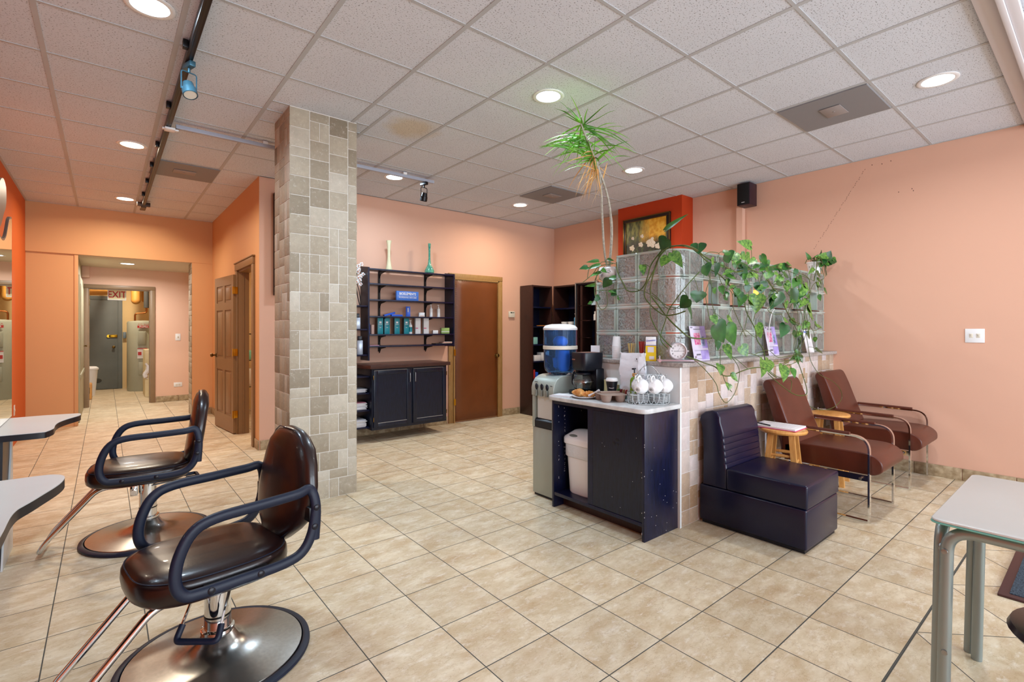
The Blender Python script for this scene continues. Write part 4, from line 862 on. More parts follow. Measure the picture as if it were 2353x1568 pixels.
# ------------------------------------------------------------------ salon chairs (front of the chair is local -x)
def superell(a, b, n, e=4.0, ph=0.0):
    o = []
    for i in range(n):
        t = 2 * PI * i / n + ph; c_, s_ = math.cos(t), math.sin(t)
        o.append((a * math.copysign(abs(c_) ** (2 / e), c_), b * math.copysign(abs(s_) ** (2 / e), s_)))
    return o
def cushion(q, prof, outline, c):
    """stack outline rings: prof = [(scale_inset, z)]; insets shrink the outline"""
    rings = []
    for ins, z in prof:
        ring = []
        for (x, y) in outline:
            l = math.hypot(x, y); k = max(0.0, (l - ins) / l); ring.append((c[0] + x * k, c[1] + y * k, c[2] + z))
        rings.append(ring)
    q.ring(rings)
def salon_chair(lab, loc, rotz, dz, lever_az):
    t = thing('salon_chair', lab, 'salon chair', loc, rotz, 'hydraulic salon chairs')
    # base disc
    q = MB(); q.lathe([(0.335, 0.0), (0.345, 0.006), (0.343, 0.017), (0.325, 0.024), (0.318, 0.022), (0.315, 0.004)], n=64); part('rubber_rim', q, BLKRUB, t)
    q = MB(); q.lathe([(0.316, 0.012), (0.312, 0.0245), (0.25, 0.032), (0.17, 0.041), (0.11, 0.055), (0.075, 0.078), (0.058, 0.105), (0.052, 0.108)], n=64); part('base_disc', q, BRUSHED, t)
    q = MB(); q.lathe([(0.052, 0.1085), (0.060, 0.112), (0.060, 0.124), (0.050, 0.128)], n=40); q.lathe([(0.0475, 0.1285), (0.0475, 0.345 + dz)], n=40); part('hydraulic_post', q, CHROME, t)
    q = MB(); q.lathe([(0.0485, 0.175), (0.0485, 0.182)], n=40, cap=False); part('post_ring', q, BLKMET, t)
    # foot pump lever
    ca, sa = math.cos(lever_az), math.sin(lever_az)
    def L(x, y, z): return (x * ca - y * sa, x * sa + y * ca, z)
    if dz < 0.01:
        q = MB()
        for s_ in (-1, 1): q.tube([L(0.0, s_ * 0.062, 0.335), L(0.12, s_ * 0.075, 0.18)], 0.0055, 8); q.cyl(L(0, s_ * 0.046, 0.335), L(0, s_ * 0.09, 0.335), 0.009, n=12)
        part('pump_lever', q, CHROME, t); q = MB(); q.tube(arcfil([L(0.105, -0.073, 0.195), L(0.14, -0.078, 0.15), L(0.14, 0.078, 0.15), L(0.105, 0.073, 0.195)], 0.02), 0.012, 10); part('lever_grip', q, BLKRUB, t)
    else:
        q = MB()
        for s_ in (-1, 1): q.tube([L(0.0, s_ * 0.04, 0.32), L(0.22, s_ * 0.045, 0.335)], 0.0055, 8)
        q.box(-0.09, -0.05, -0.045, 0.045, 0.27, 0.35, 0.004); q.cyl((-0.07, -0.06, 0.295), (-0.07, 0.06, 0.295), 0.016)
        part('pump_lever', q, CHROME, t); q = MB(); q.tube(arcfil([L(0.20, -0.045, 0.334), L(0.27, -0.05, 0.336), L(0.27, 0.05, 0.336), L(0.20, 0.045, 0.334)], 0.02), 0.011, 10); part('lever_grip', q, BLKRUB, t)
    z = dz
    # seat cushion: rounded at the front, squarer at the back
    out = []
    for (x, y) in superell(0.27, 0.242, 56, 3.4):
        if x < 0: y *= 1.0 - 0.10 * (x / 0.27) ** 2
        else: y *= 1.0 - 0.06 * (x / 0.27) ** 2
        out.append((x, y))
    q = MB(); cushion(q, [(0.06, 0), (0.02, 0.004), (0.004, 0.02), (0.0, 0.045), (0.002, 0.075), (0.008, 0.086), (0.012, 0.088), (0.016, 0.094), (0.045, 0.107), (0.10, 0.116), (0.17, 0.119), (0.2395, 0.12)], out, (-0.035, 0, 0.352 + z)); part('seat', q, SALON, t, sharp=70)
    q = MB(); q.tube([(x * 0.958 - 0.035, y * 0.958, 0.352 + z + 0.0915) for x, y in out], 0.0022, 6, closed=True); part('seat_seam', q, BLKRUB, t)
    # back cushion: tapering, leaning back
    q = MB(); M = Matrix.Translation((0.238, 0, 0.398 + z)) @ Matrix.Rotation(R(9), 4, 'Y'); q.T = M; rings = []
    prof = [(0, 0.02), (0.012, 0.055), (0.04, 0.10), (0.09, 0.172), (0.14, 0.226), (0.20, 0.250), (0.28, 0.243), (0.36, 0.218), (0.42, 0.184), (0.465, 0.130), (0.487, 0.085), (0.497, 0.02)]
    for zz, w_ in prof:
        tk = 0.046 * min(1, math.sqrt(max(0.02, min(zz, 0.497 - zz) / 0.05))); 
        rings.append([(tk * math.copysign(abs(math.sin(a)) ** 0.62, math.sin(a)) - 0.012 * (1 - (w_ * math.cos(a) / 0.21) ** 2), w_ * math.copysign(abs(math.cos(a)) ** 0.75, math.cos(a)), zz) for a in [2 * PI * i / 40 for i in range(40)]])
    q.ring(rings); part('backrest', q, SALON, t, sharp=70)
    q = MB(); q.T = M; q.tube([(-0.038 + 0.014 * (w_ / 0.2) ** 2, s_ * w_ * 0.93, zz) for s_, seq in ((1, prof[1:-1]), (-1, prof[1:-1][::-1])) for zz, w_ in seq], 0.002, 5, closed=True); part('back_seam', q, BLKRUB, t)
    # arm loops
    for s_ in (-1, 1):
        y = s_ * 0.272
        loop = [(0.272, y, 0.47), (0.278, y, 0.60), (0.258, s_ * 0.262, 0.672), (0.20, y, 0.668), (0.06, y, 0.662), (-0.09, y, 0.655), (-0.16, y, 0.625), (-0.20, y, 0.55), (-0.21, y, 0.47), (-0.185, y, 0.418), (-0.13, y, 0.408), (0.0, y, 0.408), (0.14, y, 0.410), (0.22, y, 0.432), (0.262, y, 0.50), (0.278, y, 0.60)]
        loop = [Vector((a, b, c_ + z)) for a, b, c_ in loop]
        pr = []
        for j in range(12):
            a = 2 * PI * j / 12; pr.append((0.020 * math.cos(a), 0.0145 * math.copysign(abs(math.sin(a)) ** 0.8, math.sin(a))))
        q = MB(); q.tube(loop, 0.02, sm=5, prof=pr, up=None); part('armrest', q, BLKRUB, t, sharp=60)
        q = MB()
        for (bx, bz) in ((-0.105, 0.409), (0.06, 0.409), (0.268, 0.525), (0.276, 0.60)):
            q.lathe([(0.0125, 0.0), (0.0125, 0.003), (0.008, 0.006), (0.001, 0.0065)], (bx, y + s_ * 0.013, bz + z), 14, mat3=Matrix.Rotation(-s_ * PI / 2, 3, 'X'))
        part('bolt', q, BLKPLAST, t)
        q = MB(); q.box(0.25, 0.285, min(y, s_ * 0.15), max(y, s_ * 0.15), 0.54 + z, 0.60 + z, 0.006); part('back_bracket', q, BLKMET, t); q = MB(); q.box(-0.12, 0.1, min(y, s_ * 0.2), max(y, s_ * 0.2), 0.395 + z, 0.42 + z, 0.004); part('seat_bracket', q, BLKMET, t)
    q = MB(); q.box(-0.13, 0.13, -0.13, 0.13, 0.338 + z, 0.353 + z, 0.003); part('seat_plate', q, BLKMET, t)
    # chrome footrest: two tubes joined by a U at the floor
    q = MB()
    q.tube(arcfil([(-0.05, -0.115, 0.340 + z), (-0.235, -0.115, 0.340 + z), (-0.475, -0.115, 0.085), (-0.50, -0.112, 0.035), (-0.50, 0.112, 0.035), (-0.475, 0.115, 0.085), (-0.235, 0.115, 0.340 + z), (-0.05, 0.115, 0.340 + z)], 0.05), 0.0135, 12)
    q.box(-0.2, -0.04, -0.128, -0.102, 0.334 + z, 0.339 + z); q.box(-0.2, -0.04, 0.102, 0.128, 0.334 + z, 0.339 + z)
    part('footrest', q, CHROME, t, sharp=60)
    return t
salon_chair('black salon chair nearest the camera, its lever lowered over the round base', (0.352, 2.300, 0), R(8), 0.0, R(-136))
salon_chair('black salon chair further back, between the counters and the stone column', (0.215, 3.965, 0), R(-7), 0.022, R(8))

# ------------------------------------------------------------------ styling stations on the left
NEARCTL = [(-0.47, 1.32), (-0.33, 1.38), (-0.25, 1.58), (-0.226, 1.80), (-0.221, 1.967), (-0.221, 2.068), (-0.22, 2.129), (-0.214, 2.19), (-0.203, 2.226), (-0.184, 2.278), (-0.163, 2.345), (-0.14, 2.417), (-0.125, 2.48), (-0.119, 2.54), (-0.124, 2.585), (-0.145, 2.62), (-0.184, 2.64), (-0.302, 2.645)]
FARCTL = [(-0.47, 3.763), (-0.431, 3.763), (-0.331, 3.757), (-0.262, 3.757), (-0.248, 3.775), (-0.233, 3.823), (-0.226, 3.87), (-0.227, 3.984), (-0.218, 4.08), (-0.195, 4.17), (-0.165, 4.245), (-0.132, 4.32), (-0.124, 4.38), (-0.132, 4.425), (-0.17, 4.445), (-0.312, 4.473)]
def station(lab, dy, near):
    """far station laid out at dy = 0; the near one stands dy closer to the shop window"""
    t = thing('styling_counter', lab, 'counter', (-0.4, 4.0 - dy, 0), 0, 'styling counters'); ZT_ = 0.757
    if near: ctl = NEARCTL
    else: ctl = FARCTL
    pts = [(p.x, p.y) for p in smooth([Vector((a, b, 0)) for a, b in ctl], 5)] + [(-0.79, ctl[-1][1]), (-0.79, ctl[0][1])]
    q = MB(); q.prism(pts, ZT_ - 0.003, ZT_, 'z'); part('laminate_top', q, LAMW, t, True)
    q = MB(); q.prism(pts, ZT_ - 0.036, ZT_ - 0.0035, 'z'); part('edge_band', q, BLKEDGE, t, True)
    pf = [(4.25, 0.0), (4.25, ZT_ - 0.0365), (4.22, ZT_ - 0.0365), (4.19, 0.56), (4.11, 0.38), (4.02, 0.24), (3.90, 0.12), (3.85, 0.0)]
    q = MB(); q.prism([(a - dy, b) for a, b in pf], -0.4405, -0.432, 'x'); part('white_side', q, LAMW, t, True, 'white laminate side with a curved edge')
    q = MB(); q.prism([(a - dy - 0.0, b) for a, b in pf[:2]] + [(3.95 - dy, ZT_ - 0.0365), (3.87 - dy, 0.0)], -0.78, -0.441, 'x'); part('black_pedestal', q, BLKEDGE, t, True)
    t = thing('styling_mirror', lab.replace('counter', 'mirror').split(',')[0] + ' standing on its counter with a wave-cut top', 'mirror', (-0.475, 4.1 - dy, ZT_ + 0.0005), 0, 'styling mirrors')
    ye = 4.54 - dy
    top = [(ye, 1.95), (ye, 2.037), (ye - 0.05, 2.045), (ye - 0.13, 2.015), (ye - 0.19, 1.955), (ye - 0.25, 1.90), (ye - 0.32, 1.87), (ye - 0.42, 1.86), (ye - 0.54, 1.885), (ye - 0.66, 1.93), (ye - 0.84, 1.93)]
    sp = [(p.x, p.y) for p in smooth([Vector((a, b, 0)) for a, b in top], 5)]
    zb = ZT_ + 0.0005
    q = MB(); q.prism([(ye, zb)] + sp + [(ye - 0.84, zb)], -0.480, -0.4665, 'x'); part('silver_edge_panel', q, STEEL, t, True)
    inn = [(ye - 0.012, zb + 0.006)] + [(a - 0.012 if i < 6 else a, b - 0.012) for i, (a, b) in enumerate(sp)] + [(ye - 0.83, zb + 0.006)]
    q = MB(); q.prism(inn, -0.4664, -0.4655, 'x'); part('mirror_face', q, MIRR, t, True)
    q = MB(); pl = [(ye - 0.13, 2.085), (ye - 0.10, 2.14), (ye - 0.11, 2.21), (ye - 0.18, 2.245), (ye - 0.27, 2.24), (ye - 0.36, 2.19), (ye - 0.44, 2.09), (ye - 0.48, 1.98), (ye - 0.46, 1.93), (ye - 0.38, 1.92), (ye - 0.30, 1.955), (ye - 0.21, 2.03)]
    q.prism([(p.x, p.y) for p in smooth([Vector((a, b, 0)) for a, b in pl], 4, True)], -0.50, -0.4805, 'x'); part('top_crest', q, STEEL, t, True)
    q = MB(); q.box(-0.79, -0.5005, ye - 0.36, ye - 0.32, 0.76, 2.1, 0.003); part('wall_bracket', q, BLKEDGE, t, True)
station('far white styling counter with wavy black edge, on the left', 0.0, False)
station('near white styling counter with wavy black edge, at the left frame edge', 1.79, True)

# ------------------------------------------------------------------ coffee counter
KX0, KX1, KY0, KY1 = 2.58, 2.948, 1.845, 2.665
t = thing('coffee_cabinet', 'black coffee cabinet with one open bay and one sliding door', 'cabinet', ((KX0 + KX1) / 2, (KY0 + KY1) / 2, 0)); ZT = 0.7985
q = MB(); q.box(KX0, KX1, KY0, KY0 + 0.02, 0, ZT, 0.001); part('side_panel', q, BLACKW, t, True)
q = MB(); q.box(KX0, KX1, KY1 - 0.02, KY1, 0, ZT, 0.001); part('side_panel', q, BLACKW, t, True)
q = MB(); q.box(KX1 - 0.008, KX1, KY0 + 0.0205, KY1 - 0.0205, 0.08, ZT); part('back_panel', q, BLACKW, t, True)
q = MB(); q.box(KX0 + 0.002, KX1 - 0.009, KY0 + 0.0205, KY1 - 0.0205, 0.09, 0.115, 0.002); part('bottom_shelf', q, BLACKW, t, True)
q = MB(); q.box(KX0 + 0.10, KX0 + 0.115, KY0 + 0.0205, KY1 - 0.0205, 0.0, 0.0895); part('kick_board', q, ESPR, t, True)
q = MB(); q.box(KX0 + 0.03, KX1 - 0.01, 2.300, 2.314, 0.1155, ZT); part('divider', q, LAMW, t, True)
q = MB(); q.box(KX0 + 0.004, KX0 + 0.020, KY0 + 0.021, 2.27, 0.118, ZT - 0.03); part('sliding_door', q, BLACKO, t, True)
q = MB(); q.box(KX0 + 0.003, KX0 + 0.0215, 2.2705, 2.315, 0.118, ZT - 0.001); q.box(KX0, KX0 + 0.03, KY0 + 0.0205, KY1 - 0.0205, ZT - 0.028, ZT - 0.0005); part('door_rail', q, BLACKW, t, True)
q = MB(); rnd = random.Random(11)
for k in range(34):
    y = 2.655 - 0.0153; x = KX0 + rnd.choice([0.05, 0.11, 0.3]) + rnd.uniform(-0.004, 0.004)
    q.ell((x, KY1 - 0.0204, 0.2 + rnd.uniform(0, 0.55)), (0.0028, 0.0012, 0.0028), None, 6, 4)
for k in range(16): q.ell((KX0 + 0.115, KY1 - 0.0204, 0.25 + 0.03 * k), (0.0028, 0.001, 0.0028), None, 6, 4)
part('peg_holes', q, PAPER, t, True)
q = MB()
for (y, z, a, b_) in ((2.06, 0.60, 0.016, 0.010), (2.085, 0.575, 0.012, 0.012), (2.055, 0.572, 0.010, 0.008)): q.ell((KX0 + 0.0036, y, z), (0.0008, a, b_))
part('chips', q, BLKPLAST, t, True)
q = MB(); rnd = random.Random(12)
for k in range(9):
    y = rnd.uniform(KY0 + 0.02, KY1 - 0.3) ; q.ell((KX0 + rnd.choice([0.0035]), y, rnd.uniform(0.13, 0.75)), (0.0007, 0.0016, 0.0022), None, 6, 4)
for k in range(18): q.ell((rnd.uniform(KX0 + 0.01, KX1 - 0.01), KY0 - 0.0002, rnd.uniform(0.02, 0.75) ** 1.6), (0.0018, 0.0007, 0.002), None, 6, 4)
for k in range(10): q.ell((KX0 + 0.0002, rnd.choice([KY0 + 0.001, KY0 + 0.02]), rnd.uniform(0.02, 0.78)), (0.0012, 0.0016, 0.004), None, 6, 4)
part('white_scuffs', q, PAPER, t, True)
q = MB(); pl = [(p.x, p.y) for p in arcfil([(2.9478, 2.70, 0), (2.545, 2.70, 0), (2.545, 1.815, 0), (2.9478, 1.815, 0)], 0.07, 8)]
q.prism(pl, 0.7995, 0.83, 'z', 0, 0.006); single('worktop', q, MARBLE, 'pale marble worktop of the coffee counter with a rounded corner', 'worktop')
Z8 = 0.8302
# trash can in the open bay
t = thing('trash_can', 'white swing-lid trash can with a bag, in the open bay of the coffee cabinet', 'trash can', (2.765, 2.475, 0.1155)); q = MB()
def rr(w_, d_, z, r=0.07): return [(x, y, z) for x, y in rrect(-w_ / 2, w_ / 2, -d_ / 2, d_ / 2, r)]
q.ring([rr(0.20, 0.24, 0), rr(0.21, 0.25, 0.01), rr(0.235, 0.29, 0.36)]); part('can_body', q, WHITE, t)
q = MB(); q.ring([rr(0.240, 0.296, 0.27), rr(0.246, 0.302, 0.275), rr(0.246, 0.304, 0.365)], cap0=False, cap1=False); part('bag_liner', q, mat('plastic_liner', 'd7dde2', 0.25, bump=0.6, bs=25, bd=0.01), t)
q = MB(); q.ring([rr(0.252, 0.312, 0.362), rr(0.262, 0.322, 0.366), rr(0.262, 0.322, 0.40), rr(0.25, 0.31, 0.412), rr(0.12, 0.22, 0.452, 0.05), rr(0.03, 0.1, 0.46, 0.012)]); part('lid', q, WHITE, t)
q = MB(); q.T = Matrix.Translation((-0.10, 0.05, 0.424)) @ Matrix.Rotation(R(-24), 4, 'Y'); q.ell((0, 0, 0), (0.018, 0.045, 0.006)); part('lid_grip', q, SILVERD, t)

# water dispenser
t = thing('water_dispenser', 'silver water dispenser with three taps left of the coffee counter', 'water dispenser', (2.82, 2.84, 0)); q = MB()
q.box(2.655, 2.98, 2.715, 2.965, 0.02, 0.545, 0.006); part('lower_door', q, SILVER, t, True)
q = MB(); q.box(2.675, 2.98, 2.715, 2.965, 0.5455, 0.80); q.box(2.650, 2.676, 2.935, 2.967, 0.5455, 0.80, 0.006); q.box(2.650, 2.676, 2.713, 2.745, 0.5455, 0.80, 0.006); part('alcove_body', q, SILVER, t, True)
q = MB(); q.box(2.668, 2.6752, 2.760, 2.920, 0.62, 0.80); part('splash_panel', q, mat('pale_grey_panel', 'cfd3d0', 0.4), t, True)
q = MB(); pr = [(2.642, 0.80), (2.640, 0.86), (2.652, 0.90), (2.68, 0.935), (2.72, 0.955), (2.76, 0.962), (2.98, 0.962), (2.98, 0.80)]; q.prism([(a, b) for a, b in pr], 2.713, 2.967, 'y', 0, 0.006); part('curved_top', q, SILVER, t, True)
q = MB(); q.prism([(2.65, 0.55), (2.648, 0.60), (2.66, 0.615), (2.676, 0.62), (2.676, 0.55)], 2.746, 2.934, 'y'); part('drip_tray', q, BLKPLAST, t, True)
for y in (2.90, 2.84, 2.78):
    q = MB(); q.ell((2.637, y, 0.872), (0.010, 0.014, 0.024)); q.tube([(2.636, y, 0.895), (2.628, y, 0.885), (2.632, y, 0.862)], 0.006, 6); tp = part('tap_lever', q, BLKPLAST, t, True)
    q = MB(); q.lathe([(0.011, 0.80), (0.011, 0.84), (0.013, 0.848)], (2.632, y, 0), 14); part('spout', q, SILVERD, tp, True)
q = MB(); rnd = random.Random(2)
for a in range(3):
    for b_ in range(3): q.cyl((2.648 + 0.0105 * b_, 2.735 + 0.008 * a, 0.885 + 0.013 * b_), (2.642 + 0.0105 * b_, 2.735 + 0.008 * a, 0.887 + 0.013 * b_), 0.0022, n=8)
q.box(2.6485, 2.652, 2.905, 2.935, 0.905, 0.909); part('marks', q, INK, t, True)
q = MB(); q.box(2.67, 2.97, 2.72, 2.96, 0, 0.0195); part('plinth', q, BLKPLAST, t, True)
t = thing('water_bottle', 'blue two-tier water filter bottle on top of the dispenser', 'water bottle', (2.835, 2.835, 0.9625)); q = MB()
q.lathe([(0.09, 0.0), (0.10, 0.012), (0.122, 0.03), (0.130, 0.06), (0.1345, 0.20), (0.130, 0.20), (0.126, 0.06), (0.10, 0.02), (0.001, 0.016)], n=40); part('lower_tank', q, BLUEG, t)
q = MB(); q.lathe([(0.1345, 0.2305), (0.1345, 0.355), (0.130, 0.355), (0.130, 0.234), (0.001, 0.233)], n=40); part('upper_tank', q, BLUEG, t)
q = MB(); rings = []
for (r, z) in ((0.136, 0.201), (0.139, 0.203), (0.139, 0.228), (0.136, 0.230)): rings.append([((r - (0.0025 if j % 2 else 0)) * math.cos(2 * PI * j / 96), (r - (0.0025 if j % 2 else 0)) * math.sin(2 * PI * j / 96), z) for j in range(96)])
q.ring(rings); part('ribbed_band', q, OFFW, t)
q = MB(); q.lathe([(0.1365, 0.3555), (0.138, 0.36), (0.138, 0.372), (0.12, 0.392), (0.07, 0.402), (0.001, 0.404)], n=40); part('lid', q, WHITE, t)
FILT = mat('blue_filter', '2f95e8', 0.3)
q = MB(); q.lathe([(0.03, 0.03), (0.055, 0.05), (0.062, 0.125), (0.04, 0.13), (0.04, 0.195)], (0.035, 0.035, 0), 24); q.lathe([(0.03, 0.03), (0.045, 0.05), (0.052, 0.125), (0.045, 0.195)], (-0.02, -0.06, 0), 24); part('lower_filter', q, FILT, t)
q = MB(); q.ell((0.03, 0.045, 0.262), (0.05, 0.05, 0.045)); q.ell((-0.03, -0.045, 0.262), (0.05, 0.05, 0.045)); part('upper_filter', q, FILT, t)
q = MB(); q.box(3.0, 3.004, 2.70, 2.80, 1.13, 1.23); q.box(3.0, 3.03, 2.70, 2.80, 1.1005, 1.13); 
# card behind the bottle stands on the cap end
q = MB(); q.T = Matrix.Translation((2.99, 2.60, 1.1005)) @ Matrix.Rotation(R(30), 4, 'Z'); q.box(-0.002, 0.002, -0.035, 0.035, 0, 0.095); q.box(-0.015, 0.015, -0.03, 0.03, 0, 0.003); 
tt = thing('card_holder', 'small white card stand between the water bottle and the coffee maker', 'card', (2.99, 2.60, 1.1005)); part('card', q, PAPER, tt, True)
q = MB(); q.T = Matrix.Translation((2.985, 2.595, 1.1135)) @ Matrix.Rotation(R(30), 4, 'Z'); q.ell((0, 0, 0), (0.001, 0.014, 0.012)); part('blue_logo', q, BLUEBOX, tt, True)

# coffee maker
t = thing('coffee_maker', 'black drip coffee maker with a glass carafe', 'coffee maker', (2.83, 2.545, Z8), R(-10)); q = MB()
q.box(-0.11, 0.10, -0.09, 0.09, 0, 0.035, 0.012); q.box(0.02, 0.10, -0.088, 0.088, 0.03, 0.20, 0.012); part('base_and_column', q, BLKPLAST, t)
q = MB(); q.ring([[(x * k, y * k2, z) for x, y in rrect(-0.10, 0.105, -0.088, 0.088, 0.04)] for k, k2, z in ((0.86, 0.84, 0.185), (0.94, 0.94, 0.20), (0.98, 0.98, 0.26), (1.0, 1.0, 0.305), (0.97, 0.97, 0.318))]); part('brew_head', q, BLKPLAST, t)
q = MB(); q.box(-0.1025, -0.099, 0.015, 0.05, 0.262, 0.27); q.box(-0.06, 0.07, -0.05, 0.05, 0.318, 0.3188); part('lettering', q, mat('dull_red_brown', '8a5a4a', 0.5), t)
q = MB(); q.lathe([(0.055, 0.04), (0.068, 0.05), (0.078, 0.085), (0.076, 0.11), (0.06, 0.145), (0.052, 0.152), (0.049, 0.152), (0.057, 0.145), (0.073, 0.11), (0.075, 0.085), (0.065, 0.053), (0.001, 0.044)], (-0.035, 0, 0), 36); part('carafe', q, CLEAR, t)
q = MB(); q.lathe([(0.0535, 0.1525), (0.055, 0.165), (0.03, 0.178), (0.001, 0.18)], (-0.035, 0, 0), 28); q.tube(arcfil([(-0.05, 0.05, 0.155), (-0.05, 0.11, 0.150), (-0.05, 0.112, 0.07), (-0.045, 0.078, 0.062)], 0.025), 0.009, 8); part('carafe_lid_and_handle', q, BLKPLAST, t)
q = MB(); q.lathe([(0.0765, 0.098), (0.0785, 0.098), (0.0785, 0.104), (0.0765, 0.104)], (-0.035, 0, 0), 36, cap=False); part('carafe_band', q, STEEL, t)

# croissants on a plate
t = thing('plate', 'white plate under the croissants', 'plate', (2.665, 2.415, Z8)); q = MB(); q.lathe([(0.05, 0), (0.06, 0.003), (0.095, 0.014), (0.094, 0.017), (0.058, 0.006), (0.001, 0.005)], n=40); part('plate_body', q, WHITE, t)
CROI = mat('croissant_crust', 'b9732c', 0.5, col2='e0aa62', vs=30, bump=0.4, bs=40, bd=0.004)
def croissant(c_, az, lab, k=1.0):
    q = MB(); pts = []; rs = []
    for i in range(29):
        u = i / 28 * 2 - 1; a = u * 1.15
        pts.append((0.055 * k * math.sin(a), 0.055 * k * (1 - math.cos(a)), 0)); w_ = (1 - abs(u) ** 1.8) ** 0.6
        rs.append(max(0.004, k * (0.026 * w_ * (1.0 + 0.13 * math.sin(abs(u) * 24)))))
    q.T = Matrix.Translation((c_[0], c_[1], c_[2] + 0.026 * k)) @ Matrix.Rotation(az, 4, 'Z')
    q.tube(pts, rs, 12); single('croissant', q, CROI, lab, 'croissant', 'croissants on the plate', sharp=70)
croissant((2.655, 2.455, Z8 + 0.007), R(80), 'larger croissant on the left of the plate', 1.05); croissant((2.665, 2.375, Z8 + 0.007), R(120), 'croissant on the right of the plate, touching the sugar sticks', 0.92)
q = MB(); q.T = Matrix.Translation((2.62, 2.585, Z8)) @ Matrix.Rotation(R(12), 4, 'Z')
for k in range(4): q.box(-0.055 + 0.003 * k, 0.055, -0.085, 0.085 - 0.004 * k, 0.0025 * k, 0.0025 * k + 0.002)
single('napkin', q, PAPER, 'stack of folded white napkins at the left end of the counter', 'napkins')
# cup carrier
t = thing('cup_carrier', 'grey-brown moulded cardboard cup carrier', 'cup carrier', (2.70, 2.215, Z8), R(60)); PULP = mat('pulp_board', '9c877a', 0.85, bump=0.4, bs=90, var=0.1)
q = MB(); q.prism(rrect(-0.11, 0.11, -0.09, 0.09, 0.03), 0.047, 0.052, 'z', 0, 0.002)
for a in (-1, 1):
    for b_ in (-1, 1): q.lathe([(0.024, 0.0), (0.03, 0.006), (0.04, 0.048), (0.037, 0.048), (0.027, 0.008), (0.001, 0.004)], (a * 0.062, b_ * 0.05, 0), 16)
q.box(-0.012, 0.012, -0.07, 0.07, 0.05, 0.066, 0.006); part('tray', q, PULP, t)
t = thing('paper_cup', 'black takeaway coffee cup with white lid in the carrier', 'cup', (2.745, 2.235, Z8 + 0.0525)); q = MB(); q.lathe([(0.028, 0), (0.030, 0.001), (0.041, 0.078)], n=28); part('cup_body', q, BLKPLAST, t)
q = MB(); q.lathe([(0.0435, 0.0785), (0.044, 0.088), (0.040, 0.090), (0.039, 0.098), (0.034, 0.100), (0.001, 0.099)], n=28); part('lid', q, WHITE, t)
q = MB(); q.T = Matrix.Rotation(R(215), 4, 'Z')
for k in range(9): q.obox((0.0375 - 0.0006 * k * 0, (k - 4) * 0.004, 0.035 - 0.004 * math.cos((k - 4) * 0.35)), (0.001, 0.0035, 0.003), (0, 0, (k - 4) * 0.1))
part('logo_mark', q, PAPER, t)
q = MB(); q.T = Matrix.Translation((2.650, 2.315, Z8 + 0.045))
for k in range(5):
    T = q.T; q.T = T @ Matrix.Rotation(R(20 + 10 * k), 4, 'Z') @ Matrix.Rotation(R(-38 + 5 * k), 4, 'X'); q.box(-0.008, 0.008, -0.045, 0.045, 0.0, 0.003, 0.001); q.T = T
single('sugar_sticks', q, PAPER, 'bundle of white sugar stick packets propped on the cup carrier', 'sugar packets')
# mugs rack with saucers
t = thing('mug_rack', 'wire rack holding hanging white mugs above stacked saucers', 'rack', (2.80, 1.975, Z8), R(-39)); q = MB(); w0 = 0.0017
def wire(q, pts, closed=False, sm=0): q.tube(pts, w0, 6, closed=closed, sm=sm)
bx, by = 0.135, 0.075
for z in (0.004, 0.072): wire(q, [(x, y, z) for x, y in rrect(-bx, bx, -by, by, 0.055)], True)
for x, y in rrect(-bx, bx, -by, by, 0.055, 2): wire(q, [(x, y, 0.004), (x, y, 0.072)])
for k in range(7):
    xx = -0.105 + 0.035 * k
    for s_ in (-1, 1): wire(q, [(xx - 0.016, s_ * by, 0.072), (xx - 0.014, s_ * by, 0.03), (xx, s_ * by, 0.006), (xx + 0.014, s_ * by, 0.03), (xx + 0.016, s_ * by, 0.072)], False, 3)
for s_ in (-1, 1): wire(q, [(-0.11, s_ * 0.06, 0.072), (-0.085, s_ * 0.035, 0.16), (-0.04, 0, 0.235), (0, 0, 0.25), (0.04, 0, 0.235), (0.085, -s_ * 0.035, 0.16), (0.11, -s_ * 0.06, 0.072)], False, 5)
wire(q, [(-0.085, -0.035, 0.19), (0.085, -0.035, 0.19), (0.085, 0.035, 0.19), (-0.085, 0.035, 0.19)], True)
for k in range(3):
    for s_ in (-1, 1): x = -0.05 + 0.075 * k; wire(q, [(x, s_ * 0.02, 0.19), (x, s_ * 0.05, 0.186), (x + 0.005, s_ * 0.062, 0.196)])
part('wire_frame', q, STEEL, t)
M0 = Matrix.Translation((2.80, 1.975, Z8)) @ Matrix.Rotation(R(-39), 4, 'Z')
mugs = None; labs = ['front left mug hanging on the rack, its base turned to the camera', 'mug hanging at the front middle of the rack', 'mug hanging at the front right of the rack', 'mug hanging at the back left of the rack', 'mug hanging at the back middle of the rack', 'mug hanging at the back right of the rack']
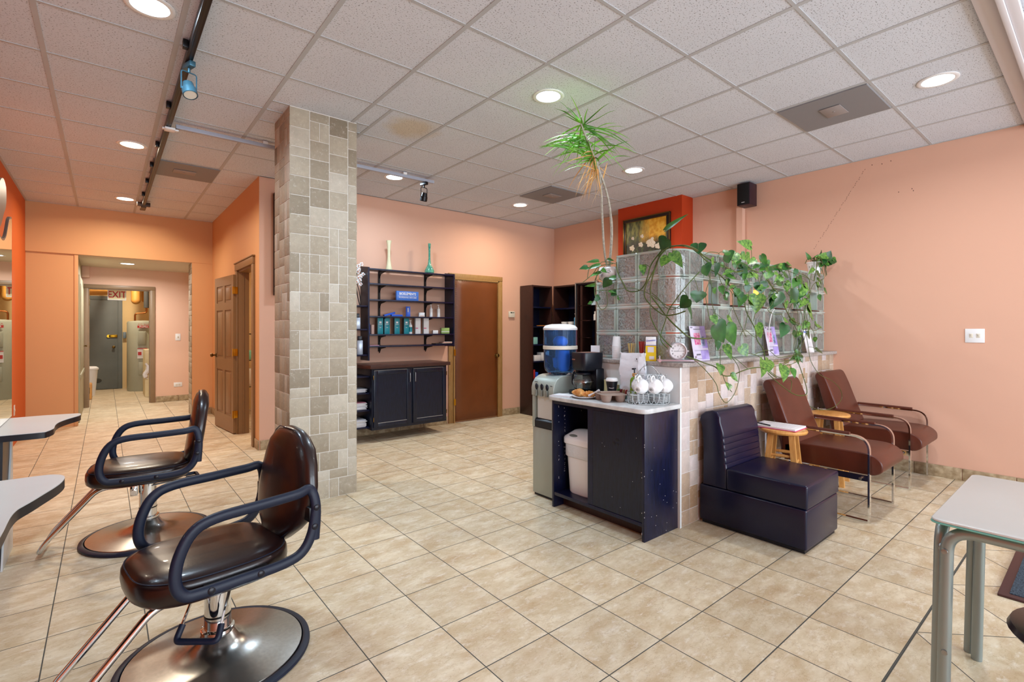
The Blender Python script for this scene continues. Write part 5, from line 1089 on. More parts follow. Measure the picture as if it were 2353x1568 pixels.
# build one mug; the others are copies
t0 = thing('mug', labs[0], 'mug', (0, 0, 0), 0, 'white mugs hanging on the rack'); q = MB(); T = Matrix.Translation((0, 0, -0.052)) @ Matrix.Rotation(R(-48), 4, 'Z') @ Matrix.Rotation(R(-70), 4, 'X'); q.T = T
q.lathe([(0.022, -0.038), (0.024, -0.035), (0.037, -0.026), (0.046, -0.008), (0.049, 0.012), (0.047, 0.034), (0.0445, 0.034), (0.046, 0.012), (0.043, -0.006), (0.034, -0.022), (0.001, -0.032)], n=36); part('mug_body', q, WHITE, t0)
q = MB(); q.T = T; q.tube(arcfil([(0, -0.045, 0.026), (0, -0.074, 0.024), (0, -0.072, -0.012), (0, -0.043, -0.012)], 0.014), 0.005, 8); part('handle', q, WHITE, t0)
q = MB(); q.T = T; q.lathe([(0.009, -0.0382), (0.009, -0.0392), (0.0105, -0.0392), (0.0105, -0.0382)], n=20, cap=False); q.box(-0.005, 0.004, -0.0008, 0.0008, -0.0395, -0.0384); q.box(-0.003, -0.0014, -0.005, 0.005, -0.0395, -0.0384); q.box(0.001, 0.0025, -0.004, 0.003, -0.0395, -0.0384); part('base_stamp', q, INK, t0)
spots_ = [(-0.066, -0.055, 0), (0.022, -0.06, 0), (0.098, -0.03, 0), (-0.055, 0.045, 0), (0.025, 0.04, 0), (0.10, 0.06, 0)]
for i, (x, y, a) in enumerate(spots_):
    p = M0 @ Vector((x, y, 0.165)); o = t0 if i == 0 else dup(t0, p, None, labs[i]); o.location = p; o.rotation_euler = (0, 0, R(-39)); 
s0 = None
for st, (x, n_) in enumerate(((-0.062, 5), (0.066, 4))):
    for k in range(n_):
        p = M0 @ Vector((x, 0, 0.006 + 0.0098 * k)); lab = (ORD[n_ - 1 - k] + ' saucer from the top' if k < n_ - 1 else 'top saucer') + (' of the near stack in the rack' if st == 0 else ' of the far stack in the rack')
        if s0 is None: q = MB(); q.lathe([(0.028, 0), (0.035, 0.002), (0.060, 0.009), (0.059, 0.0115), (0.034, 0.0045), (0.001, 0.004)], n=32); s0 = thing('saucer', lab, 'saucer', p, 0, 'saucers in the near stack'); part('saucer_body', q, WHITE, s0)
        else: dup(s0, p, None, lab, 'saucers in the near stack' if st == 0 else 'saucers in the far stack')
# hand pump bottle, candles, trays behind
bottle('pump_bottle', 2.845, 2.118, Z8, 0.03, 0.225, mat('green_glass', '8fb81c', 0.1, trans=0.5, coat=0.3), BLKPLAST, 'green glass bottle with black pump left of the mug rack', labelm=mat('olive_label', '7f9a22', 0.5))
q = MB(); q.lathe([(0.0135, 0.166), (0.0145, 0.168), (0.0145, 0.186), (0.0128, 0.188)], n=20); part('wooden_collar', q, PINE, COL.objects[-1].parent or COL.objects[-1])
q = MB(); q.lathe([(0.018, 0.165), (0.018, 0.182)], (2.885, 2.125, Z8), 16)
single('wooden_collar', q, PINE, 'wooden collar of the green pump bottle', 'bottle collar') if False else None
for i, (x, y, h, r) in enumerate(((2.91, 2.475, 0.095, 0.024), (2.905, 2.405, 0.115, 0.027), (2.915, 2.335, 0.085, 0.024))):
    q = MB(); q.lathe([(r, 0), (r, h * 0.9), (r * 1.06, h), (r * 0.8, h), (r * 0.7, h * 0.8), (0.001, h * 0.78)], (x, y, Z8), 20); single('candle', q, mat('ivory_wax', 'd8cf9a', 0.45, trans=0.1), ['ivory candle on the left behind the takeaway cup', 'tallest ivory candle in the middle behind the takeaway cup', 'ivory candle on the right behind the takeaway cup'][i], 'candle', 'ivory candles')
q = MB(); q.box(2.84, 2.935, 2.17, 2.30, Z8, Z8 + 0.035, 0.004); tb = single('tea_box', q, mat('dark_green_box', '1d4a44', 0.4), 'dark green tea box behind the cup carrier', 'box')
for i, (y, m) in enumerate(((2.19, RED), (2.215, mat('tea_tan', 'c0a070', 0.6)), (2.24, mat('tea_red', '8a2b34', 0.6)), (2.265, mat('tea_green', '5a8a4a', 0.6)))):
    q = MB(); q.obox((2.87, y, Z8 + 0.050), (0.06, 0.004, 0.03), (0.2, 0, 0)); single('tea_bag', q, m, ['red tea sachet at the right end of the tea box', 'tan tea sachet in the tea box', 'dark red tea sachet in the tea box', 'green tea sachet at the left end of the tea box'][i], 'tea bag', 'tea sachets')
# paper bag leaning on the cap, hanging over the edge
t = thing('paper_bag', 'white crumpled paper bag standing against the half wall', 'bag', (2.895, 2.17, Z8)); q = MB(); rings = []
for (z, d, w_, o) in ((0.075, 0.02, 0.095, 0.0), (0.09, 0.028, 0.10, 0), (0.16, 0.028, 0.11, 0.004), (0.24, 0.022, 0.118, 0.006), (0.325, 0.012, 0.12, 0.012)):
    rings.append([(x + o, y, z) for x, y in [(-d, -w_), (-d * 0.7, -w_ * 0.3), (-d * 1.15, w_ * 0.25), (-d, w_), (d * 0.3, w_ * 0.93), (d, w_), (d, -w_), (d * 0.3, -w_ * 0.93)]])
# stands on a small tray block so its foot touches the counter
rings = [[(x, y * 0.9, 0) for x, y, _ in rings[0]]] + rings
rb = random.Random(31); n_ = 28; rg = []
for i in range(15):
    u = i / 14; z = 0.325 * u; hw = (0.082 + 0.028 * min(1, u * 2.2)) + rb.uniform(-.003, .003); dd = 0.034 * (1 - u) ** 0.6 + 0.008
    rg.append([((dd * math.copysign(abs(math.sin(a)) ** 0.7, math.sin(a))) + rb.uniform(-.0045, .0045) + 0.010 * math.sin(5 * a + 3 * u) * (0.3 + u) * 0.5, hw * math.copysign(abs(math.cos(a)) ** 0.6, math.cos(a)) + rb.uniform(-.003, .003), z + (rb.uniform(-.007, .007) if i == 14 else 0)) for a in [2 * PI * k / n_ for k in range(n_)]])
q.ring(rg, cap1=False); part('bag_body', q, BAGP, t, sharp=25)
q = MB(); q.T = Matrix.Translation((-0.0225, -0.05, 0.285)); q.ell((0, 0, 0), (0.001, 0.004, 0.006)); q.box(-0.001, 0.0, -0.012, 0.012, -0.014, -0.0125); part('printed_mark', q, INK, t)

# ------------------------------------------------------------------ things on the half-wall cap
ZC = 1.1002
c0 = None
t = None
for k in range(9):
    h = 0.0 + 0.0118 * k; lab = 'top white foam cup of the stack' if k == 8 else ORD[8 - k] + ' white foam cup from the top of the stack'
    if c0 is None:
        q = MB(); q.lathe([(0.034, 0.0), (0.033, 0.004), (0.026, 0.075), (0.0245, 0.075), (0.0315, 0.006), (0.0318, 0.0)], n=28, cap=False); q.lathe([(0.001, 0.073), (0.0255, 0.073), (0.0255, 0.075), (0.001, 0.075)], n=28)
        c0 = thing('foam_cup', lab, 'cup', (2.985, 2.385, ZC), 0, 'foam cups stacked upside down on the half wall'); part('cup_body', q, WHITEM, c0)
    else: dup(c0, (2.985, 2.385, ZC + h), None, lab)
t = thing('sugar_carton', 'white and yellow sugar carton standing on the half wall', 'carton', (2.99, 2.085, ZC), R(35)); q = MB(); q.box(-0.045, 0.045, -0.035, 0.035, 0, 0.17, 0.003); part('carton_body', q, WHITE, t)
q = MB(); q.box(-0.0457, 0.0457, -0.0357, 0.0357, 0.0005, 0.11); part('yellow_wrap', q, mat('sugar_yellow', 'e8c81c', 0.5), t)
q = MB(); q.box(-0.0463, 0.0463, -0.0363, 0.0363, 0.109, 0.113); q.text('Domino', 0.019, face((-0.0475, 0.0, 0.145), (0, -1, 0.12))); q.text('Domino', 0.019, face((0, -0.0375, 0.145), (1, 0, 0.12))); part('blue_print', q, BLUEBOX, t)
q = MB(); q.box(-0.0466, -0.0460, -0.02, 0.022, 0.062, 0.10); part('panel_print', q, PAPER, t); q = MB(); q.box(-0.0466, -0.0460, -0.022, 0.012, 0.012, 0.035); part('barcode_patch', q, PAPER, t)
STK = mat('stir_wood', 'd9c27a', 0.5); rnd = random.Random(7)
q = MB()
for k in range(14):
    a, b_ = rnd.uniform(-0.02, 0.02), rnd.uniform(-0.02, 0.02); q.tube([(3.0 + a * 0.5, 2.265 + b_ * 0.5, ZC + 0.002), (3.0 + a * 1.3, 2.265 + b_ * 1.4, ZC + 0.12)], 0.0022, 5)
o = single('stir_sticks', q, STK, 'bunch of pale wooden stir sticks left of the sugar carton', 'stir sticks'); o['kind'] = 'stuff'
t = thing('stick_holder', 'small grey tub holding the stir sticks', 'tub', (3.0, 2.265, ZC)); q = MB(); q.lathe([(0.022, 0.0), (0.026, 0.045), (0.0245, 0.045), (0.0205, 0.001), (0.001, 0.001)], n=20); part('tub_body', q, SILVERD, t)
q = MB()
for k in range(12):
    a, b_ = rnd.uniform(-0.018, 0.018), rnd.uniform(-0.018, 0.018); q.tube([(2.995 + a * 0.6, 2.17 + b_ * 0.6, ZC + 0.002), (2.995 + a * 1.2, 2.17 + b_ * 1.5, ZC + 0.135)], 0.0024, 5)
o = single('red_straws', q, RED, 'bunch of red stirring straws beside the sugar carton', 'straws'); o['kind'] = 'stuff'
# round desk clock on a metal stand
t = thing('desk_clock', 'round silver desk clock on a long metal stand', 'clock', (2.995, 1.875, ZC), R(-52)); q = MB()
q.box(-0.135, 0.135, -0.024, 0.024, 0.006, 0.018, 0.003)
for s_ in (-1, 1): q.cyl((s_ * 0.118, -0.03, 0.011), (s_ * 0.118, 0.03, 0.011), 0.011, n=16); q.lathe([(0.004, 0.018), (0.004, 0.032), (0.008, 0.036), (0.004, 0.044)], (s_ * 0.118, 0, 0), 12)
part('stand', q, mat('pinkish_silver', 'b8a8b4', 0.3, 0.5), t)
RX = Matrix.Rotation(PI / 2, 3, 'X'); CM = Matrix.Translation((0, 0, 0.076))
q = MB(); q.T = CM; q.lathe([(0.050, -0.022), (0.060, -0.018), (0.060, 0.018), (0.055, 0.024), (0.051, 0.024), (0.051, 0.014)], n=48, mat3=RX, cap=False); q.cyl((-0.072, 0, 0), (-0.060, 0, 0), 0.006); q.cyl((0.060, 0, 0), (0.072, 0, 0), 0.006); part('case', q, mat('satin_silver', 'b9b6bc', 0.35, 0.35), t)
q = MB(); q.T = CM; q.cyl((0, -0.012, 0), (0, 0.015, 0), 0.0505, n=40); part('dial', q, PAPER, t)
q = MB(); q.T = CM
for k in range(1, 13):
    a = PI / 2 - k * PI / 6; q.text(str(k), 0.0145, face((0.038 * math.cos(a), -0.0128, 0.038 * math.sin(a)), (1, 0, 0)), 0.0003)
for ang, L_, w_ in ((R(90 - 270 + 0), 0.026, 0.0022), (R(90 - 88), 0.036, 0.0016)):
    q.tube([(-0.006 * math.cos(ang), -0.0138, -0.006 * math.sin(ang)), (L_ * math.cos(ang), -0.0138, L_ * math.sin(ang))], w_ / 2, 5)
q.tube([(0, -0.0142, 0), (0.024 * math.cos(R(60)), -0.0142, 0.024 * math.sin(R(60)))], 0.0004, 4)
part('numerals_and_hands', q, INK, t)
# leaflets leaning on the glass blocks
def leaflet(x0, x1, xt, h, lab, rich):
    t = thing('leaflet', lab, 'leaflet', ((x0 + x1) / 2, 1.85, ZC), 0, 'leaflets leaning on the glass blocks'); w_ = x1 - x0; lean = math.atan2(0.045, h)
    M = Matrix.Rotation(-lean, 4, 'X') @ Matrix.Identity(4)
    q = MB(); q.T = M; q.box(-w_ / 2, w_ / 2, -0.0008, 0.0008, 0, h); part('sheet', q, mat('leaflet_paper', 'cfc6dc', 0.5) if rich else PAPER, t)
    def pr(nm, m, boxes=(), texts=()):
        q = MB(); q.T = M
        for a, b_, c_, e in boxes: q.box(-w_ / 2 + a * w_, -w_ / 2 + b_ * w_, -0.0016, -0.0009, c_ * h, e * h)
        for s_, x, z, sz in texts: q.text(s_, sz, face((-w_ / 2 + x * w_, -0.0014, z * h), (1, 0, 0)), 0.0002)
        part(nm, q, m, t)
    if rich:
        pr('lilac_print', mat('lilac_print', '8f7cc4', 0.5, col2='b8a8dc', vs=14), [(0.66, 1.0, 0.36, 1.0), (0.5, 1.0, 0.04, 0.30)])
        pr('photo_print', mat('magenta_photo', 'c43f86', 0.5, col2='e0a8b8', vs=60), [(0.20, 0.58, 0.46, 0.80)]); pr('photo_bottle', mat('photo_blue', '5a7aa8', 0.5, col2='c8dcec', vs=60), [(0.62, 0.84, 0.42, 0.70)])
        pr('lettering', INK, [(0.1, 0.9, 0.305, 0.309), (0.1, 0.85, 0.285, 0.289), (0.1, 0.5, 0.06, 0.066)], [('NEW', 0.13, 0.955, 0.013), ('Moisturizing Facial Cleanser', 0.5, 0.91, 0.0095), ('$888888', 0.32, 0.18, 0.016)])
    else:
        pr('print_lines', mat('grey_print', 'b8b4bc', 0.6), [(0.2, 0.8, 0.7 - 0.05 * k, 0.706 - 0.05 * k) for k in range(11)]); pr('blue_print', mat('blue_print', '6f86c8', 0.5), [(0.15, 0.85, 0.87, 0.95)])
leaflet(3.165, 3.37, 0, 0.25, 'lilac NEW leaflet leaning on the glass just right of the clock', True)
leaflet(4.335, 4.54, 0, 0.25, 'lilac leaflet leaning on the glass behind the nearer brown chair', True)
leaflet(5.15, 5.33, 0, 0.22, 'plain white leaflet of small print at the far end of the glass screen', False)
# little lamp glowing in a niche, dark photo frame in the last niche
t = thing('night_lamp', 'small lit orange lamp glowing in a niche of the glass blocks', 'lamp', (4.30, 1.955, BZ[2] + 0.0125)); q = MB(); q.cyl((0, 0, 0), (0, 0, 0.012), 0.03); q.cyl((0, 0, 0.012), (0, 0, 0.06), 0.006, n=10); part('stand', q, OLDBRASS, t)
q = MB(); q.lathe([(0.040, 0.055), (0.028, 0.145), (0.026, 0.145), (0.038, 0.055)], n=24, cap=False); part('lamp_shade', q, mat('amber_shade', 'ffb04a', 0.5, emit=2.2), t)
q = MB(); q.ell((0, 0, 0.09), (0.014, 0.014, 0.022)); part('bulb', q, glow((1.0, 0.6, 0.22), 14.0), t)
q = MB(); q.tube([(4.50, 1.875, 1.50), (4.40, 1.86, 1.44), (4.335, 1.85, 1.32), (4.325, 1.85, 1.12)], 0.003, 6, sm=4); single('power_cord', q, WHITE, 'white cord hanging from the lit niche behind the leaves', 'cord')
t = thing('photo_frame', 'small dark photo standing in the last niche by the right wall', 'picture', (5.46, 1.96, BZ[2] + 0.013)); q = MB(); q.box(-0.06, 0.06, -0.006, 0.006, 0, 0.165, 0.002); part('frame', q, SILVERD, t); q = MB(); q.box(-0.052, 0.052, -0.0072, -0.0062, 0.008, 0.157); part('print', q, mat('blue_grey_print', '2f3a50', 0.6, col2='5a6880', vs=18), t)

# ------------------------------------------------------------------ painting, speaker
t = thing('framed_painting', 'gilt-edged dark framed painting of white flowers on an orange pilaster', 'painting', (5.54, 3.92, 2.27)); PX = 5.5395; a0, a1, b0, b1 = 3.56, 4.29, 2.27, 2.82
q = MB(); e = 0.05
for bxx in ((a0, a1, b0, b0 + e), (a0, a1, b1 - e, b1), (a0, a0 + e, b0 + e, b1 - e), (a1 - e, a1, b0 + e, b1 - e)): q.box(PX - 0.03, PX, *bxx, 0.008)
part('frame', q, mat('dark_frame', '1c1410', 0.35), t, True); q = MB()
for d, w_ in ((0.0, 0.012), (0.046, 0.007)):
    for bxx in ((a0 + d, a1 - d, b0 + d, b0 + d + w_), (a0 + d, a1 - d, b1 - d - w_, b1 - d), (a0 + d, a0 + d + w_, b0 + d, b1 - d), (a1 - d - w_, a1 - d, b0 + d, b1 - d)): q.box(PX - 0.034, PX - 0.0301, *bxx, 0.001)
part('gilt_edge', q, OLDBRASS, t, True)
def canvas_mat():
    t_ = NT('oil_paint'); p = t_.pos(); sp = t_.n('ShaderNodeSeparateXYZ'); t_.l(p, sp.inputs[0])
    wv = t_.noise(12, t_.scale(p, (1, 1, 0.4)), 6, 0.7); yy = t_.math('ADD', sp.outputs[1], t_.math('MULTIPLY', wv, 0.3)); zz = t_.math('ADD', sp.outputs[2], t_.math('MULTIPLY', t_.noise(9, p, 5, 0.7), 0.2))
    c1 = t_.mix(t_.ramp(t_.noise(26, t_.scale(p, (1, 1, 0.35)), 4), 0.4, 0.62), '38401c', '8a8a44'); c2 = t_.mix(t_.ramp(t_.noise(20, p, 4), 0.4, 0.6), 'c98a12', 'e0ac3c')
    c_ = t_.mix(t_.ramp(yy, 4.18, 4.02), c1, c2); c_ = t_.mix(t_.ramp(zz, 2.66, 2.56), c_, t_.mix(t_.ramp(t_.noise(30, p, 4), 0.5, 0.62), '12160f', '3a4a24'))
    t_.set(col=c_, rough=0.4); t_.bump(t_.noise(70, p, 5), 0.5, 0.004); return t_.m
q = MB(); q.box(PX - 0.026, PX - 0.004, a0 + e, a1 - e, b0 + e, b1 - e); part('canvas', q, canvas_mat(), t, True)
q = MB(); rnd = random.Random(3); FW = mat('flower_white', 'ddd6c4', 0.5, col2='c9b49c', vs=60)
for (y, z, r) in ((3.84, 2.455, 0.085), (3.74, 2.40, 0.05), (4.14, 2.42, 0.052), (4.00, 2.45, 0.045), (3.98, 2.56, 0.034), (4.13, 2.55, 0.03)):
    for k in range(9):
        a = k * 2.4; d = r * 0.6 * math.sqrt(k / 9); q.ell((PX - 0.0275, y + d * math.cos(a), z + d * math.sin(a)), (0.003, r * 0.42, r * 0.3), (rnd.uniform(-1, 1), 0, 0), 8, 5)
    part('painted_flower', q, FW, t, True); q = MB()
t = thing('wall_speaker', 'black speaker mounted high on the pink right wall', 'speaker', (5.68, 2.68, 2.72)); q = MB(); q.box(5.60, 5.775, 2.60, 2.745, 2.735, 2.985, 0.004); part('cabinet', q, mat('speaker_vinyl', '2c1420', 0.4), t, True)
q = MB(); q.box(5.592, 5.5995, 2.606, 2.739, 2.742, 2.978, 0.002); part('grille', q, mat('speaker_cloth', '08080a', 0.8), t, True); q = MB(); q.box(5.5908, 5.5922, 2.655, 2.69, 2.762, 2.768); part('badge', q, PAPER, t, True)
q = MB(); q.box(5.7755, 5.7895, 2.64, 2.70, 2.80, 2.9, 0.002); part('bracket', q, BLKMET, t, True)
# ------------------------------------------------------------------ seating on the right
t = thing('bench_seat', 'black leather armless bench seat with a quilted back beside the stone half wall', 'bench seat', (3.42, 1.45, 0)); bx0, bx1 = 3.165, 3.685; pfm = 0.018
q = MB(); q.box(bx0 + 0.015, bx1 - 0.015, 1.155, 1.80, 0.0, 0.02); part('foot_plinth', q, BLKPLAST, t, True)
q = MB(); q.box(bx0, bx1, 1.14, 1.815, 0.02, 0.262, 0.014, 0, 3); part('base', q, NAVY, t, True, sharp=60)
q = MB(); q.box(bx0 - 0.002, bx1 + 0.002, 1.135, 1.625, 0.2625, 0.405, 0.014, 0, 3); part('seat_cushion', q, NAVY, t, True, sharp=60)
q = MB(); out = [(1.625, 0.2625), (1.622, 0.38)]
for k in range(6):
    z = 0.43 + k * 0.042; xx = 1.628 + 0.0042 * k
    if k < 5: out += [(xx, z - 0.003), (xx + 0.004, z), (xx + 0.0004, z + 0.003), (xx + 0.0012, z + 0.020)]
    else: out.append((xx, z))
out += [(1.668, 0.70), (1.670, 0.735), (1.690, 0.765), (1.725, 0.775), (1.775, 0.762), (1.808, 0.735), (1.816, 0.70), (1.80, 0.66), (1.79, 0.55), (1.792, 0.2625)]
q.prism(out, bx0 + 0.002, bx1 - 0.002, 'x', 0, 0.012); part('backrest', q, NAVY, t, True, sharp=40)
def lounge(x0, x1, yf, lab):
    t = thing('armchair', lab, 'armchair', ((x0 + x1) / 2, 1.42, 0), 0, 'brown leather armchairs with chrome frames'); b = 0.022
    for x, sgn in ((x0 + 0.012, 1), (x1 - 0.012, -1)):
        q = MB(); pr = [(-0.005, -0.011), (-0.005, 0.011), (0.005, 0.011), (0.005, -0.011)]
        pts = arcfil([(x, 1.70, 0.586), (x, yf + 0.02, 0.586), (x, yf, 0.45), (x, yf, 0.006), (x, 1.70, 0.006), (x, 1.78, 0.40)], 0.0, 1)
        pts = [Vector((x, 1.73, 0.588)), *arcfil([(x, 1.70, 0.588), (x, yf, 0.583), (x, yf, 0.20)], 0.10, 8)[1:], Vector((x, yf, 0.0062))]
        q.tube(pts, 0.01, prof=pr, up=(1, 0, 0)) if False else q.tube(pts, 0.01, prof=[(-0.016, -0.006), (0.016, -0.006), (0.016, 0.006), (-0.016, 0.006)], up=(1, 0, 0))
        q.box(x - 0.016, x + 0.016, yf + 0.006, 1.745, 0.0, 0.012); q.box(x - 0.016, x + 0.016, 1.733, 1.745, 0.012, 0.60)
        part('side_frame', q, CHROME, t, True)
        q = MB(); q.tube([(x, 1.60, 0.592), (x, 1.40, 0.5915), (x, 1.175, 0.589)], 0.0165, 12); part('arm_pad', q, BROWNL, t, True)
    q = MB(); q.box(x0 + 0.0245, x0 + 0.034, yf + 0.01, 1.70, 0.275, 0.315); q.box(x1 - 0.034, x1 - 0.0245, yf + 0.01, 1.70, 0.275, 0.315); q.box(x0 + 0.034, x1 - 0.034, 1.66, 1.67, 0.275, 0.315); part('seat_rail', q, CHROME, t, True)
    for x in (x0 - 0.0005, x1 + 0.0005):
        q = MB(); s_ = -1 if x < (x0 + x1) / 2 else 1; q.lathe([(0.010, 0), (0.009, 0.004), (0.001, 0.005)], (x + s_ * 0.0, yf + 0.05, 0.295), 12, mat3=Matrix.Rotation(s_ * PI / 2, 3, 'Y'))
        q.cyl((x, yf + 0.05, 0.295), (x - s_ * 0.026, yf + 0.05, 0.295), 0.005); part('bolt', q, STEEL, t, True)
    xa, xb = x0 + 0.036, x1 - 0.036
    # seat: slab with a waterfall front edge
    q = MB(); sd = [(1.62, 0.32), (1.62, 0.445), (1.50, 0.462), (1.30, 0.468), (1.12, 0.468), (1.06, 0.46), (1.02, 0.44), (0.995, 0.41), (0.99, 0.37), (1.00, 0.345), (1.03, 0.325), (1.06, 0.318)]
    q.prism([(p.x, p.y) for p in smooth([Vector((a, b_, 0)) for a, b_ in sd[1:]], 3)] + [(1.62, 0.32)], xa, xb, 'x', 0, 0.010); part('seat', q, BROWNL, t, True, sharp=50)
    q = MB(); bk = [(1.53, 0.40), (1.545, 0.47), (1.60, 0.62), (1.665, 0.80), (1.70, 0.885), (1.722, 0.915), (1.752, 0.922), (1.775, 0.905), (1.78, 0.87), (1.755, 0.80), (1.70, 0.60), (1.655, 0.46), (1.64, 0.36), (1.61, 0.36)]
    q.prism([(p.x, p.y) for p in smooth([Vector((a, b_, 0)) for a, b_ in bk], 3, True)], xa, xb, 'x', 0, 0.014); part('backrest', q, BROWNL, t, True, sharp=50)
    q = MB()
    for xx in (xa + 0.016, xb - 0.016): q.tube([(xx, y - 0.0005, z) for y, z in ((1.55, 0.485), (1.602, 0.62), (1.665, 0.80), (1.70, 0.882))], 0.0016, 5)
    for xx in (xa + 0.016, xb - 0.016): q.tube([(xx, y, z) for y, z in ((1.58, 0.4505), (1.30, 0.4685), (1.12, 0.4685), (1.05, 0.459))], 0.0014, 5)
    part('stitching', q, mat('seam_thread', '8a5a4c', 0.6), t, True)
lounge(4.02, 4.62, 1.06, 'brown leather armchair with chrome frame between the two wooden stools')
lounge(5.105, 5.735, 1.065, 'brown leather armchair with chrome frame nearest the pink right wall')
def stool(cx, cy, lab, rz):
    t = thing('wooden_stool', lab, 'stool', (cx, cy, 0), rz, 'honey pine stools'); q = MB()
    q.lathe([(0.135, 0.565), (0.155, 0.572), (0.16, 0.583), (0.155, 0.594), (0.14, 0.598), (0.001, 0.594)], n=48); part('seat', q, PINESEAT, t)
    for k in range(4):
        a = PI / 4 + k * PI / 2; tx, ty = 0.095 * math.cos(a), 0.095 * math.sin(a); b_x, b_y = 0.165 * math.cos(a), 0.165 * math.sin(a)
        q = MB(); s_ = 0.018; vs = []
        for (x, y, z, h) in ((b_x, b_y, 0, s_), (tx, ty, 0.566, s_)): vs.append([(x + dx, y + dy, z) for dx, dy in ((-h, -h), (h, -h), (h, h), (-h, h))])
        q.ring(vs); part('leg', q, PINE, t)
    def lp(k, z): a = PI / 4 + k * PI / 2; r = 0.165 - (0.07) * z / 0.566; return Vector((r * math.cos(a), r * math.sin(a), z))
    for k in range(4):
        for z in ((0.20, 0.36) if k % 2 == 0 else (0.25, 0.41)): 
            q = MB(); q.tube([lp(k, z), (lp(k, z) + lp((k + 1) % 4, z)) / 2, lp((k + 1) % 4, z)], [0.009, 0.012, 0.009], 10); part('rung', q, PINE, t)
    return t
stool(3.852, 1.545, 'honey pine stool carrying the clipboard, between bench and armchair', R(12)); stool(4.865, 1.575, 'honey pine stool between the two brown armchairs', R(8))
t = thing('clipboard', 'pink clipboard with forms on the nearer wooden stool', 'clipboard', (3.86, 1.58, 0.5985), R(2)); q = MB(); q.box(-0.115, 0.115, -0.155, 0.155, 0.0, 0.0035, 0.001); part('board', q, PINKP, t)
q = MB(); q.box(-0.108, 0.108, -0.15, 0.145, 0.004, 0.016, 0.001); part('paper_pad', q, PAPER, t)
q = MB(); q.box(-0.02, 0.035, 0.112, 0.14, 0.0165, 0.0172)
for k in range(12): q.box(-0.09, 0.08, 0.09 - 0.018 * k, 0.092 - 0.018 * k, 0.0163, 0.0168)
part('printed_lines', q, mat('faint_print', 'a8a4b4', 0.6), t); q = MB(); q.tube([(-0.10, 0.02, 0.0215), (-0.05, 0.14, 0.0215)], 0.0045, 8); part('pen', q, BLKPLAST, t)
# ------------------------------------------------------------------ glass table, mat and stool at the right edge
t = thing('glass_table', 'frosted white glass table with grey tube legs at the right frame edge', 'table', (2.42, -0.1, 0)); q = MB()
q.prism(rrect(2.04, 2.80, -0.75, 0.375, 0.03), 0.712, 0.72, 'z', 0, 0.003); part('glass_top', q, mat('frosted_glass', 'c9cfcc', 0.25, var=0.02, spec=0.6), t, True)
q = MB(); q.prism(rrect(2.038, 2.802, -0.752, 0.377, 0.03), 0.7065, 0.7118, 'z', 0, 0.002); part('glass_edge', q, mat('green_glass_edge', '6fb8ac', 0.15, spec=0.6), t, True)
GT = mat('grey_tube', '8f9996', 0.35, 0.55)
r_ = 0.0175; X0_, X1_, Y0_, Y1_ = 2.105, 2.735, -0.71, 0.357
for (yy) in (Y1_, Y0_):     # frames along x at each end
    q = MB(); q.tube(arcfil([(X0_ - 0.006, yy + (0.012 if yy > 0 else -0.012), 0.0), (X0_, yy, 0.689), (X1_, yy + (0.004 if yy > 0 else 0), 0.689), (X1_ + 0.006, yy + (0.02 if yy > 0 else -0.012), 0.0)], 0.075, 8), r_, 14); part('leg_frame', q, GT, t, True)
for (xx, s_) in ((X0_ - 0.030, -1), (X1_ - 0.030, 1)):
    q = MB(); q.tube(arcfil([(xx + s_ * 0.006, Y1_ - 0.036 * 0 - 0.0, 0.0) if False else (xx - 0.006, Y1_ - 0.008, 0.0), (xx, Y1_ - 0.020, 0.689), (xx, Y0_ + 0.038, 0.689), (xx, Y0_ + 0.038, 0.0)], 0.075, 8), r_, 14); part('leg_frame', q, GT, t, True)
q = MB()
for (x, y) in ((X0_ - 0.004, Y1_), (X1_ + 0.004, Y1_)):
    s_ = 1 if x < 2.4 else -1
    for z in (0.62, 0.30) if s_ > 0 else (0.30,): q.lathe([(0.009, 0), (0.008, 0.0035), (0.001, 0.004)], (x - 0.030 * s_ - 0.0165, y - 0.016, z), 12, mat3=Matrix.Rotation(-PI / 2, 3, 'Y')); q.ell((x - 0.012, y - 0.004, z), (0.012, 0.010, 0.014), None, 10, 6)
part('bolt', q, STEEL, t, True)
q = MB(); q.box(3.425, 5.2, -1.2, 0.368, 0.0005, 0.012, 0.003); t = thing('floor_mat', 'dark blue-grey ribbed floor mat with brown vinyl border', 'floor mat', (4.3, -0.4, 0)); part('border', q, mat('brown_vinyl', '4a2c2c', 0.45), t, True)
q = MB(); q.box(3.465, 5.16, -1.16, 0.328, 0.0121, 0.016); part('carpet_field', q, mat('mat_pile', '18212c', 0.95, col2='4a5a68', vs=130, bump=1.0, bs=160, bd=0.006), t, True)
t = thing('padded_stool', 'black padded stool, only its cushion tip showing under the glass table', 'stool', (2.285, 0.01, 0)); q = MB(); q.lathe([(0.15, 0.35), (0.20, 0.36), (0.213, 0.375), (0.205, 0.392), (0.15, 0.402), (0.001, 0.405)], n=40); part('cushion', q, SALON, t)
q = MB(); q.cyl((0, 0, 0.06), (0, 0, 0.35), 0.025); part('post', q, CHROME, t)
for k in range(5):
    a = k * 2 * PI / 5 + 0.3; q = MB(); q.tube([(0, 0, 0.07), (0.22 * math.cos(a), 0.22 * math.sin(a), 0.055)], [0.018, 0.012], 8); q.lathe([(0.02, 0), (0.022, 0.02), (0.01, 0.05)], (0.22 * math.cos(a), 0.22 * math.sin(a), 0), 12); part('leg', q, CHROME, t)
